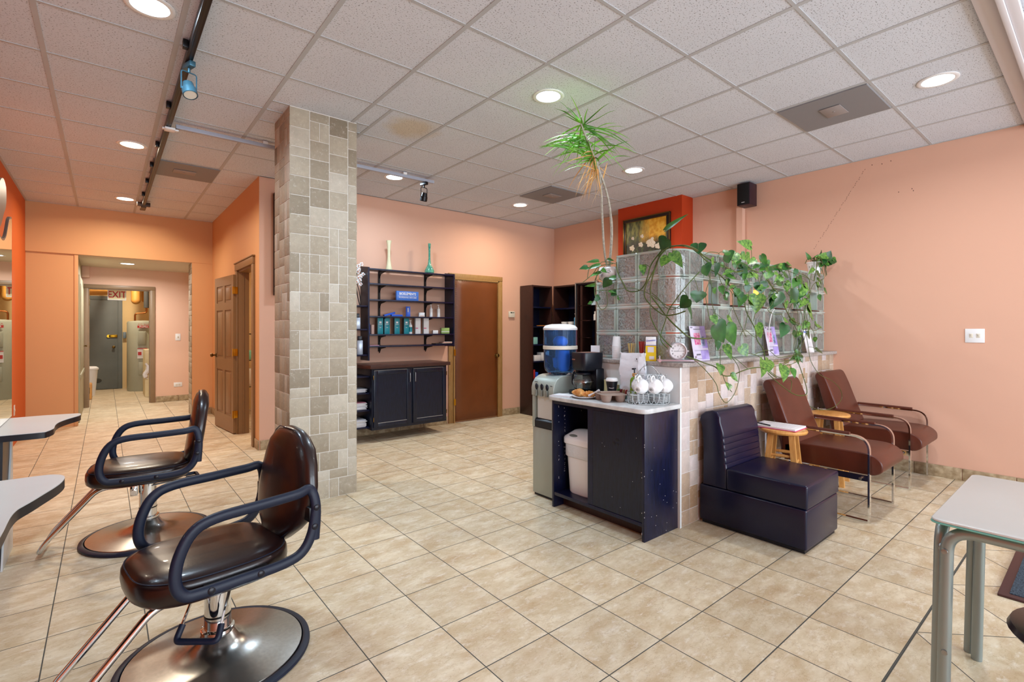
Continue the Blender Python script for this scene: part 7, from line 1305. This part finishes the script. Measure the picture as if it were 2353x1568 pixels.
PET_L = [((2.971,2.546,1.836),(2.967,2.55,1.859)),((2.979,2.535,1.827),(2.957,2.531,1.824)),((2.905,2.577,1.811),(2.883,2.587,1.808)),((2.978,2.546,1.757),(2.979,2.538,1.769)),((3.072,2.466,1.702),(3.044,2.443,1.723)),((3.043,2.496,1.696),(3.012,2.478,1.71)),((3.071,2.466,1.611),(3.044,2.475,1.611)),((3.072,2.466,1.702),(3.073,2.406,1.684)),((3.087,2.455,1.567),(3.052,2.428,1.569)),((2.931,2.55,1.582),(2.934,2.551,1.571)),((2.966,2.564,1.544),(2.921,2.576,1.534)),((2.934,2.551,1.666),(2.935,2.551,1.668)),((2.942,2.55,1.7),(2.954,2.51,1.703)),((3.008,2.501,1.597),(3.024,2.49,1.622)),((2.99,2.53,1.785),(2.977,2.522,1.789)),((3.134,2.409,1.31),(3.139,2.386,1.317)),((3.157,2.381,1.216),(3.17,2.374,1.229)),((3.009,2.515,1.845),(3.016,2.498,1.869)),((3.097,2.422,1.42),(3.076,2.419,1.419))]
CANE1 = [(3.027,2.524,1.854),(2.972,2.498,1.969),(2.917,2.462,2.097),(2.862,2.425,2.221),(2.828,2.398,2.301),(2.789,2.376,2.378),(2.733,2.346,2.484),(2.697,2.343,2.528)]
CANE2 = [(3.056,2.511,1.836),(3.015,2.462,1.969),(2.968,2.419,2.097),(2.909,2.387,2.221),(2.843,2.365,2.332),(2.776,2.354,2.424),(2.716,2.349,2.499),(2.674,2.34,2.557),(2.624,2.335,2.613),(2.558,2.322,2.678),(2.508,2.309,2.728)]
BLADES = [((2.608,2.332,2.628),(2.57,2.356,2.64),(2.478,2.449,2.648),(2.422,2.529,2.632),(2.379,2.6,2.605)),((2.574,2.325,2.662),(2.555,2.358,2.669),(2.526,2.485,2.662),(2.513,2.591,2.636),(2.499,2.678,2.596)),((2.699,2.345,2.523),(2.654,2.362,2.53),(2.531,2.418,2.514),(2.451,2.467,2.479),(2.394,2.516,2.439)),((2.597,2.33,2.639),(2.571,2.348,2.625),(2.499,2.408,2.544),(2.451,2.457,2.464),(2.421,2.507,2.387)),((2.705,2.346,2.514),(2.664,2.357,2.517),(2.549,2.391,2.486),(2.473,2.423,2.443),(2.422,2.459,2.397)),((2.745,2.351,2.462),(2.713,2.364,2.478),(2.63,2.414,2.49),(2.578,2.458,2.479),(2.541,2.499,2.457)),((2.616,2.334,2.62),(2.574,2.337,2.639),(2.465,2.357,2.663),(2.396,2.38,2.662),(2.348,2.408,2.651)),((2.536,2.306,2.709),(2.515,2.311,2.731),(2.476,2.346,2.77),(2.437,2.373,2.806),(2.41,2.399,2.823)),((2.536,2.306,2.709),(2.523,2.312,2.736),(2.511,2.354,2.793),(2.493,2.387,2.842),(2.481,2.416,2.87)),((2.535,2.307,2.709),(2.512,2.301,2.74),(2.469,2.301,2.805),(2.427,2.302,2.858),(2.398,2.307,2.89)),((2.531,2.311,2.709),(2.501,2.309,2.735),(2.434,2.323,2.782),(2.375,2.332,2.822),(2.334,2.346,2.844)),((2.54,2.303,2.709),(2.535,2.298,2.734),(2.548,2.308,2.783),(2.561,2.304,2.827),(2.576,2.304,2.85)),((2.526,2.315,2.709),(2.523,2.283,2.73),(2.526,2.203,2.761),(2.531,2.133,2.788),(2.544,2.085,2.801)),((2.533,2.308,2.709),(2.536,2.277,2.726),(2.556,2.195,2.741),(2.572,2.125,2.759),(2.594,2.076,2.764)),((2.578,2.326,2.658),(2.59,2.301,2.683),(2.646,2.245,2.731),(2.698,2.213,2.75),(2.746,2.192,2.753)),((2.586,2.328,2.651),(2.609,2.303,2.678),(2.711,2.256,2.736),(2.798,2.231,2.761),(2.874,2.212,2.767)),((2.639,2.338,2.597),(2.664,2.306,2.609),(2.755,2.226,2.613),(2.834,2.176,2.595),(2.904,2.14,2.567)),((2.725,2.349,2.488),(2.726,2.312,2.506),(2.732,2.204,2.521),(2.743,2.133,2.512),(2.762,2.085,2.495)),((2.654,2.339,2.58),(2.662,2.321,2.582),(2.698,2.279,2.552),(2.731,2.254,2.515),(2.766,2.24,2.473)),((2.691,2.343,2.534),(2.68,2.328,2.538),(2.655,2.287,2.513),(2.64,2.261,2.483),(2.639,2.249,2.448)),((2.521,2.313,2.715),(2.507,2.338,2.719),(2.491,2.439,2.705),(2.488,2.525,2.677),(2.487,2.6,2.639)),((2.621,2.335,2.615),(2.607,2.36,2.625),(2.591,2.464,2.631),(2.586,2.549,2.615),(2.581,2.62,2.585)),((2.513,2.311,2.723),(2.511,2.331,2.714),(2.529,2.414,2.657),(2.547,2.481,2.598),(2.561,2.537,2.532)),((2.687,2.343,2.539),(2.659,2.34,2.543),(2.58,2.334,2.516),(2.528,2.334,2.481),(2.497,2.344,2.443)),((2.569,2.324,2.667),(2.579,2.307,2.674),(2.626,2.272,2.664),(2.67,2.254,2.642),(2.713,2.246,2.612)),((2.599,2.33,2.637),(2.609,2.324,2.657),(2.666,2.331,2.693),(2.717,2.342,2.707),(2.762,2.353,2.703)),((2.704,2.346,2.516),(2.71,2.325,2.543),(2.746,2.277,2.59),(2.78,2.248,2.608),(2.812,2.229,2.609)),((2.604,2.331,2.632),(2.639,2.312,2.622),(2.758,2.267,2.559),(2.855,2.239,2.488),(2.941,2.22,2.416)),((2.722,2.349,2.491),(2.668,2.362,2.524),(2.52,2.408,2.583),(2.422,2.448,2.601),(2.35,2.487,2.604)),((2.675,2.34,2.555),(2.645,2.362,2.571),(2.572,2.444,2.586),(2.527,2.514,2.576),(2.493,2.575,2.554)),((2.518,2.312,2.717),(2.503,2.299,2.732),(2.471,2.272,2.745),(2.453,2.258,2.745),(2.448,2.254,2.735)),((2.587,2.328,2.649),(2.6,2.326,2.63),(2.645,2.327,2.535),(2.681,2.33,2.45),(2.72,2.34,2.366)),((2.525,2.314,2.711),(2.548,2.336,2.688),(2.639,2.424,2.586),(2.704,2.487,2.491),(2.759,2.541,2.392)),((2.628,2.336,2.608),(2.61,2.336,2.62),(2.574,2.352,2.624),(2.556,2.37,2.614),(2.548,2.392,2.594)),((2.679,2.341,2.55),(2.662,2.325,2.577),(2.621,2.284,2.619),(2.594,2.257,2.638),(2.581,2.243,2.643)),((2.519,2.312,2.716),(2.553,2.281,2.714),(2.672,2.203,2.677),(2.774,2.155,2.628),(2.865,2.121,2.574)),((2.636,2.337,2.6),(2.65,2.328,2.624),(2.723,2.327,2.67),(2.786,2.333,2.69),(2.84,2.339,2.692)),((2.598,2.33,2.639),(2.573,2.338,2.653),(2.519,2.379,2.664),(2.488,2.418,2.658),(2.47,2.457,2.64)),((2.658,2.339,2.575),(2.624,2.344,2.585),(2.529,2.365,2.577),(2.468,2.386,2.554),(2.427,2.412,2.524)),((2.669,2.34,2.562),(2.643,2.352,2.591),(2.582,2.407,2.644),(2.546,2.455,2.666),(2.521,2.499,2.67)),((2.607,2.332,2.629),(2.576,2.354,2.646),(2.507,2.443,2.669),(2.467,2.521,2.666),(2.437,2.59,2.65)),((2.699,2.345,2.522),(2.649,2.368,2.55),(2.515,2.449,2.601),(2.428,2.517,2.613),(2.362,2.58,2.61)),((2.529,2.314,2.707),(2.552,2.296,2.703),(2.641,2.256,2.66),(2.717,2.234,2.61),(2.784,2.22,2.555)),((2.586,2.328,2.65),(2.56,2.332,2.647),(2.491,2.355,2.601),(2.448,2.378,2.552),(2.42,2.403,2.5)),((2.519,2.312,2.717),(2.545,2.3,2.713),(2.649,2.282,2.672),(2.736,2.277,2.624),(2.81,2.274,2.568)),((2.693,2.344,2.531),(2.636,2.357,2.554),(2.474,2.398,2.582),(2.367,2.435,2.578),(2.291,2.475,2.565)),((2.628,2.336,2.609),(2.6,2.349,2.621),(2.537,2.407,2.626),(2.5,2.459,2.613),(2.474,2.506,2.588)),((2.722,2.349,2.492),(2.685,2.373,2.532),(2.603,2.47,2.625),(2.55,2.549,2.669),(2.507,2.616,2.691)),((2.532,2.315,2.704),(2.557,2.296,2.701),(2.653,2.252,2.66),(2.734,2.229,2.612),(2.806,2.212,2.557)),((2.716,2.348,2.5),(2.716,2.349,2.52),(2.741,2.372,2.551),(2.764,2.393,2.563),(2.785,2.412,2.558)),((2.64,2.338,2.596),(2.635,2.349,2.601),(2.641,2.4,2.584),(2.652,2.444,2.557),(2.663,2.483,2.52)),((2.638,2.338,2.599),(2.622,2.343,2.593),(2.585,2.369,2.54),(2.564,2.394,2.486),(2.554,2.422,2.43)),((2.549,2.32,2.686),(2.554,2.343,2.686),(2.595,2.443,2.656),(2.63,2.523,2.617),(2.655,2.587,2.564)),((2.692,2.344,2.532),(2.642,2.366,2.56),(2.511,2.447,2.608),(2.425,2.515,2.618),(2.36,2.578,2.614)),((2.665,2.339,2.567),(2.673,2.351,2.571),(2.722,2.409,2.552),(2.764,2.456,2.526),(2.799,2.496,2.486)),((2.638,2.338,2.599),(2.652,2.322,2.623),(2.722,2.301,2.667),(2.783,2.293,2.686),(2.838,2.288,2.686)),((2.543,2.318,2.693),(2.569,2.285,2.692),(2.662,2.198,2.656),(2.743,2.145,2.609),(2.819,2.107,2.558)),((2.56,2.322,2.676),(2.542,2.338,2.67),(2.506,2.403,2.618),(2.485,2.457,2.562),(2.471,2.506,2.501)),((2.527,2.314,2.708),(2.554,2.3,2.702),(2.654,2.272,2.652),(2.739,2.259,2.596),(2.81,2.249,2.534)),((2.552,2.32,2.683),(2.526,2.327,2.687),(2.461,2.357,2.663),(2.422,2.388,2.631),(2.399,2.421,2.595)),((2.682,2.342,2.546),(2.687,2.322,2.572),(2.718,2.279,2.614),(2.748,2.252,2.63),(2.779,2.236,2.631)),((2.513,2.311,2.723),(2.531,2.314,2.705),(2.606,2.341,2.618),(2.662,2.361,2.536),(2.712,2.381,2.453)),((2.71,2.347,2.508),(2.693,2.353,2.521),(2.659,2.384,2.528),(2.64,2.412,2.518),(2.63,2.44,2.497)),((2.673,2.34,2.558),(2.666,2.342,2.566),(2.661,2.362,2.559),(2.663,2.381,2.541),(2.67,2.402,2.513)),((2.629,2.336,2.607),(2.593,2.346,2.625),(2.502,2.389,2.646),(2.446,2.43,2.644),(2.407,2.471,2.63)),((2.677,2.341,2.552),(2.678,2.315,2.565),(2.686,2.244,2.567),(2.698,2.198,2.552),(2.718,2.169,2.529)),((2.586,2.328,2.65),(2.562,2.343,2.658),(2.508,2.409,2.653),(2.478,2.467,2.632),(2.458,2.52,2.601)),((2.694,2.344,2.529),(2.659,2.363,2.561),(2.574,2.436,2.625),(2.521,2.499,2.651),(2.48,2.554,2.658)),((2.735,2.35,2.476),(2.729,2.35,2.499),(2.733,2.369,2.534),(2.741,2.388,2.549),(2.751,2.406,2.546)),((2.584,2.327,2.652),(2.555,2.351,2.668),(2.493,2.449,2.688),(2.458,2.533,2.684),(2.431,2.607,2.665)),((2.664,2.339,2.568),(2.663,2.342,2.577),(2.679,2.365,2.572),(2.695,2.387,2.558),(2.713,2.408,2.531)),((2.552,2.32,2.683),(2.572,2.334,2.68),(2.663,2.402,2.642),(2.732,2.453,2.598),(2.788,2.495,2.542)),((2.641,2.338,2.595),(2.587,2.348,2.605),(2.434,2.383,2.597),(2.336,2.417,2.57),(2.267,2.455,2.539)),((2.639,2.338,2.597),(2.614,2.352,2.608),(2.56,2.415,2.61),(2.528,2.468,2.593),(2.506,2.517,2.565)),((2.542,2.318,2.694),(2.577,2.295,2.708),(2.712,2.25,2.723),(2.827,2.227,2.713),(2.926,2.209,2.69)),((2.652,2.339,2.582),(2.619,2.349,2.604),(2.534,2.391,2.637),(2.482,2.432,2.643),(2.446,2.471,2.636)),((2.649,2.338,2.586),(2.65,2.345,2.59),(2.676,2.384,2.57),(2.7,2.417,2.543),(2.723,2.447,2.506)),((2.659,2.339,2.574),(2.631,2.35,2.6),(2.562,2.397,2.643),(2.521,2.441,2.657),(2.493,2.481,2.656)),((2.709,2.347,2.509),(2.717,2.314,2.542),(2.756,2.229,2.603),(2.789,2.172,2.626),(2.825,2.132,2.634)),((2.519,2.312,2.716),(2.52,2.319,2.701),(2.538,2.354,2.62),(2.553,2.382,2.547),(2.57,2.408,2.473)),((2.588,2.328,2.649),(2.564,2.349,2.655),(2.516,2.433,2.643),(2.49,2.505,2.616),(2.469,2.567,2.578))]
BLADES_DRY = [((2.671,2.34,2.56),(2.668,2.367,2.551),(2.679,2.472,2.49),(2.69,2.553,2.435),(2.7,2.623,2.371)),((2.67,2.34,2.561),(2.662,2.355,2.542),(2.652,2.411,2.446),(2.646,2.455,2.369),(2.647,2.498,2.29)),((2.749,2.352,2.458),(2.743,2.369,2.455),(2.744,2.441,2.413),(2.747,2.497,2.375),(2.752,2.546,2.327)),((2.683,2.342,2.544),(2.696,2.36,2.531),(2.757,2.436,2.459),(2.803,2.493,2.4),(2.842,2.542,2.333)),((2.802,2.358,2.388),(2.785,2.359,2.377),(2.74,2.366,2.304),(2.708,2.372,2.247),(2.693,2.385,2.187)),((2.7,2.345,2.522),(2.719,2.362,2.506),(2.802,2.434,2.424),(2.864,2.488,2.36),(2.916,2.533,2.287)),((2.65,2.338,2.585),(2.667,2.347,2.571),(2.742,2.39,2.497),(2.799,2.422,2.437),(2.849,2.451,2.37)),((2.728,2.35,2.484),(2.715,2.344,2.479),(2.682,2.332,2.426),(2.659,2.323,2.386),(2.65,2.324,2.341)),((2.699,2.345,2.522),(2.707,2.359,2.519),(2.755,2.423,2.478),(2.792,2.472,2.443),(2.823,2.513,2.397)),((2.726,2.35,2.486),(2.745,2.344,2.486),(2.821,2.343,2.453),(2.881,2.344,2.422),(2.934,2.348,2.381)),((2.663,2.339,2.569),(2.641,2.331,2.574),(2.579,2.308,2.552),(2.534,2.292,2.532),(2.509,2.288,2.506)),((2.679,2.341,2.55),(2.667,2.342,2.549),(2.642,2.353,2.507),(2.624,2.362,2.473),(2.618,2.376,2.433)),((2.739,2.351,2.471),(2.713,2.353,2.473),(2.642,2.366,2.441),(2.593,2.377,2.411),(2.562,2.394,2.375)),((2.712,2.348,2.504),(2.715,2.36,2.49),(2.739,2.41,2.412),(2.757,2.448,2.349),(2.777,2.484,2.282)),((2.679,2.341,2.55),(2.648,2.348,2.553),(2.563,2.373,2.526),(2.504,2.393,2.498),(2.465,2.419,2.464)),((2.793,2.357,2.4),(2.794,2.352,2.431),(2.822,2.358,2.491),(2.844,2.364,2.534),(2.864,2.37,2.553)),((2.701,2.346,2.52),(2.69,2.346,2.514),(2.666,2.355,2.46),(2.649,2.363,2.417),(2.644,2.377,2.369)),((2.662,2.339,2.57),(2.658,2.334,2.559),(2.651,2.324,2.485),(2.645,2.317,2.431),(2.651,2.32,2.375)),((2.723,2.349,2.49),(2.713,2.343,2.494),(2.693,2.331,2.467),(2.678,2.323,2.446),(2.674,2.323,2.417)),((2.76,2.353,2.444),(2.722,2.348,2.459),(2.614,2.338,2.464),(2.539,2.331,2.459),(2.488,2.334,2.445)),((2.677,2.341,2.552),(2.686,2.359,2.544),(2.735,2.438,2.49),(2.772,2.498,2.444),(2.804,2.549,2.388)),((2.694,2.344,2.53),(2.679,2.342,2.525),(2.643,2.344,2.473),(2.617,2.345,2.432),(2.606,2.355,2.387)),((2.727,2.35,2.486),(2.722,2.351,2.479),(2.721,2.365,2.42),(2.72,2.376,2.375),(2.727,2.391,2.325)),((2.705,2.346,2.514),(2.705,2.351,2.517),(2.725,2.38,2.493),(2.74,2.402,2.474),(2.756,2.424,2.443)),((2.73,2.35,2.482),(2.728,2.347,2.471),(2.733,2.345,2.402),(2.737,2.343,2.35),(2.749,2.349,2.294)),((2.672,2.34,2.559),(2.679,2.336,2.536),(2.708,2.332,2.43),(2.73,2.33,2.349),(2.758,2.336,2.269)),((2.737,2.351,2.473),(2.72,2.365,2.471),(2.685,2.421,2.43),(2.662,2.465,2.391),(2.649,2.507,2.346)),((2.763,2.353,2.44),(2.75,2.36,2.451),(2.726,2.396,2.447),(2.711,2.425,2.439),(2.703,2.453,2.419)),((2.707,2.347,2.512),(2.712,2.358,2.524),(2.753,2.416,2.53),(2.786,2.461,2.532),(2.812,2.498,2.517)),((2.753,2.352,2.453),(2.756,2.376,2.449),(2.79,2.472,2.405),(2.817,2.546,2.364),(2.838,2.608,2.312)),((2.696,2.345,2.526),(2.69,2.352,2.508),(2.681,2.384,2.416),(2.675,2.408,2.344),(2.678,2.436,2.271)),((2.708,2.347,2.51),(2.711,2.351,2.514),(2.74,2.379,2.493),(2.762,2.4,2.476),(2.784,2.421,2.447)),((2.685,2.342,2.541),(2.671,2.342,2.527),(2.632,2.346,2.446),(2.605,2.35,2.383),(2.593,2.362,2.321)),((2.703,2.346,2.517),(2.703,2.346,2.518),(2.717,2.358,2.484),(2.728,2.368,2.457),(2.743,2.381,2.422))]
# ------------------------------------------------------------------ plants
def leaf(q, b, t, w_, m, rnd, nrm=(-0.62, -0.72, 0.32)):
    b = Vector(b); t = Vector(t); ax = t - b; L = ax.length * 1.08; ax.normalize(); w_ = w_ * 1.22
    n = Vector(nrm) + Vector((rnd.uniform(-.35, .35), rnd.uniform(-.35, .35), rnd.uniform(-.25, .35))); n = (n - ax * n.dot(ax)).normalized(); sd = ax.cross(n)
    prof = [(-0.10, 0.30), (-0.06, 0.62), (0.04, 0.88), (0.16, 1.0), (0.32, 0.98), (0.5, 0.80), (0.68, 0.55), (0.84, 0.28), (0.94, 0.10), (1.0, 0.012)]
    vs = []; fs = []
    for i, (u, h) in enumerate(prof):
        dr = -0.16 * L * max(0, u) ** 2; c_ = b + ax * (u * L) + n * dr; um = max(0.0, u)
        cm = b + ax * (um * L) + n * (dr - 0.02 * L * (1 - um))
        hw = w_ * 0.5 * h; e = n * (0.10 * hw + 0.06 * hw * math.sin(3 * u * PI))
        vs += [c_ + sd * hw + e, c_ + sd * hw * 0.55 + e * 0.7 * 0.6 + (cm - c_) * 0.3, cm, c_ - sd * hw * 0.55 + e * 0.42 + (cm - c_) * 0.3, c_ - sd * hw + e]
    k = len(prof)
    for i in range(k - 1):
        for j in range(4): a = 5 * i + j; fs.append((a, a + 1, a + 6, a + 5))
    q.add(vs, fs, m)
def blade(q, pts, w_, rnd):
    pts = smooth([Vector(p) for p in pts], 5); k = len(pts); vs = []; fs = []
    a = rnd.uniform(0, PI)
    ref = Vector((math.cos(a), math.sin(a), 0.4))
    for i, p in enumerate(pts):
        t = (pts[min(i + 1, k - 1)] - pts[max(i - 1, 0)]).normalized(); s_ = t.cross(ref).normalized(); n = s_.cross(t)
        u = i / (k - 1); h = w_ * 0.5 * (0.55 + 0.45 * min(1, u * 4)) * max(0.03, (1 - u ** 2.2))
        vs += [p + s_ * h, p + n * (h * 0.35), p - s_ * h]
    for i in range(k - 1):
        for j in range(2): a = 3 * i + j; fs.append((a, a + 1, a + 4, a + 3))
    q.add(vs, fs)
rnd = random.Random(77)
LM = [GREEN, GREEND, VARIEG]
# left pot with the spiky plant, standing on the stepped block course
tp = thing('potted_plant', 'white flowered pot with a tall spiky dracaena and trailing vines, on the stepped glass blocks', 'plant', (3.093, 2.545, 1.6995)); 
q = MB(); q.lathe([(0.045, 0.0), (0.055, 0.006), (0.078, 0.04), (0.085, 0.075), (0.078, 0.108), (0.072, 0.114), (0.066, 0.11), (0.07, 0.09), (0.06, 0.085), (0.001, 0.085)], n=36); part('pot', q, mat('pot_white', 'd4d0cc', 0.35), tp)
q = MB()
for k in range(9):
    a = k * 2 * PI / 9 + 0.3; z = 0.045 + 0.03 * (k % 2)
    for j in range(5): b_ = j * 2 * PI / 5; q.ell((0.0835 * math.cos(a + 0.11 * math.cos(b_)), 0.0835 * math.sin(a + 0.11 * math.cos(b_)), z + 0.010 * math.sin(b_)), (0.0045, 0.0045, 0.0055), None, 8, 5)
part('painted_flowers', q, mat('grey_flowers', '6f6a6c', 0.5, col2='b0a6aa', vs=60), tp)
q = MB(); q.tube([(3.093, 2.545, 1.79)] + CANE1, 0.0085, 8, sm=3); part('cane_stem', q, CANE, tp, True); q = MB(); q.tube([(3.093, 2.545, 1.79)] + CANE2, [0.010] * 4 + [0.008] * 4 + [0.006] * 4, 8, sm=3); part('cane_stem', q, CANE, tp, True)
q = MB()
for b_ in BLADES: blade(q, b_, rnd.uniform(0.009, 0.014), rnd)
for k in range(8):
    b_ = rnd.choice(BLADES[:30] + BLADES[30:]); o = Vector((rnd.uniform(-.07, .07), rnd.uniform(-.07, .07), rnd.uniform(-.09, .03)))
    blade(q, [b_[0]] + [Vector(p) + o * (i / 3.2) for i, p in enumerate(b_[1:])], rnd.uniform(0.006, 0.011), rnd)
part('green_blades', q, SPIKE, tp, True, sharp=None)
q = MB()
for b_ in BLADES_DRY: blade(q, b_, rnd.uniform(0.006, 0.011), rnd)
for k in range(8):
    b_ = rnd.choice(BLADES_DRY); o = Vector((rnd.uniform(-.05, .05), rnd.uniform(-.05, .05), rnd.uniform(-.05, .03))); blade(q, [b_[0]] + [Vector(p) + o * (i / 3.2) for i, p in enumerate(b_[1:])], 0.007, rnd)
part('dry_blades', q, DRY, tp, True, 'withered tan blades', sharp=None)
q = MB()
for r, v in VINES_L: q.tube(v, r, 6, sm=4)
for a, b_ in PET_L: q.tube([a, ((Vector(a) + Vector(b_)) / 2 + Vector((0, 0, 0.008))), b_], 0.0016, 5, sm=2)
part('vine_stem', q, STEMG, tp, True)
q = MB()
for b_, t_, w_, m in LEAVES_L: leaf(q, b_, t_, w_, m, rnd)
part('foliage', q, LM, tp, True, sharp=60)
# right pot with the long trailing pothos
tp = thing('pothos_plant', 'long trailing pothos draped over the glass blocks from a white pot by the right wall', 'plant', (5.64, 1.955, 1.8945)); q = MB()
q.lathe([(0.045, 0), (0.052, 0.003), (0.052, 0.025), (0.056, 0.027), (0.070, 0.105), (0.075, 0.107), (0.075, 0.118), (0.068, 0.12), (0.064, 0.10), (0.001, 0.098)], n=36); part('pot', q, WHITE, tp)
q = MB(); rn2 = random.Random(4)
for k in range(16):
    a = rn2.uniform(0, 2 * PI); r = rn2.uniform(0.06, 0.16); q.tube([(5.64, 1.955, 1.985), (5.60 + r * 0.6 * math.cos(a), 1.955 + r * 0.6 * math.sin(a) * 0.7 - 0.03, 2.06), (5.60 + r * math.cos(a) - 0.04, 1.955 - 0.05 + r * 0.7 * math.sin(a), 2.0 - rn2.uniform(0.0, 0.16))], 0.0028, 6, sm=4)
for r, v in VINES: q.tube(v, r * 0.78, 7, sm=4)
for a, b_ in PET: q.tube([a, ((Vector(a) + Vector(b_)) / 2 + Vector((0, 0, 0.012))), b_], 0.002, 5, sm=2)
# link the mass of stems back to the pot along the top of the blocks
q.tube([(5.62, 1.95, 2.0), (5.48, 1.88, 2.03), (5.30, 1.82, 1.93), VINES[24][1][-1]], 0.004, 7, sm=4)
part('vine_stem', q, STEMG, tp, True)
q = MB()
for b_, t_, w_, m in LEAVES + LEAVES_R: leaf(q, b_, t_, w_, m, rnd)
part('foliage', q, LM, tp, True, sharp=60)
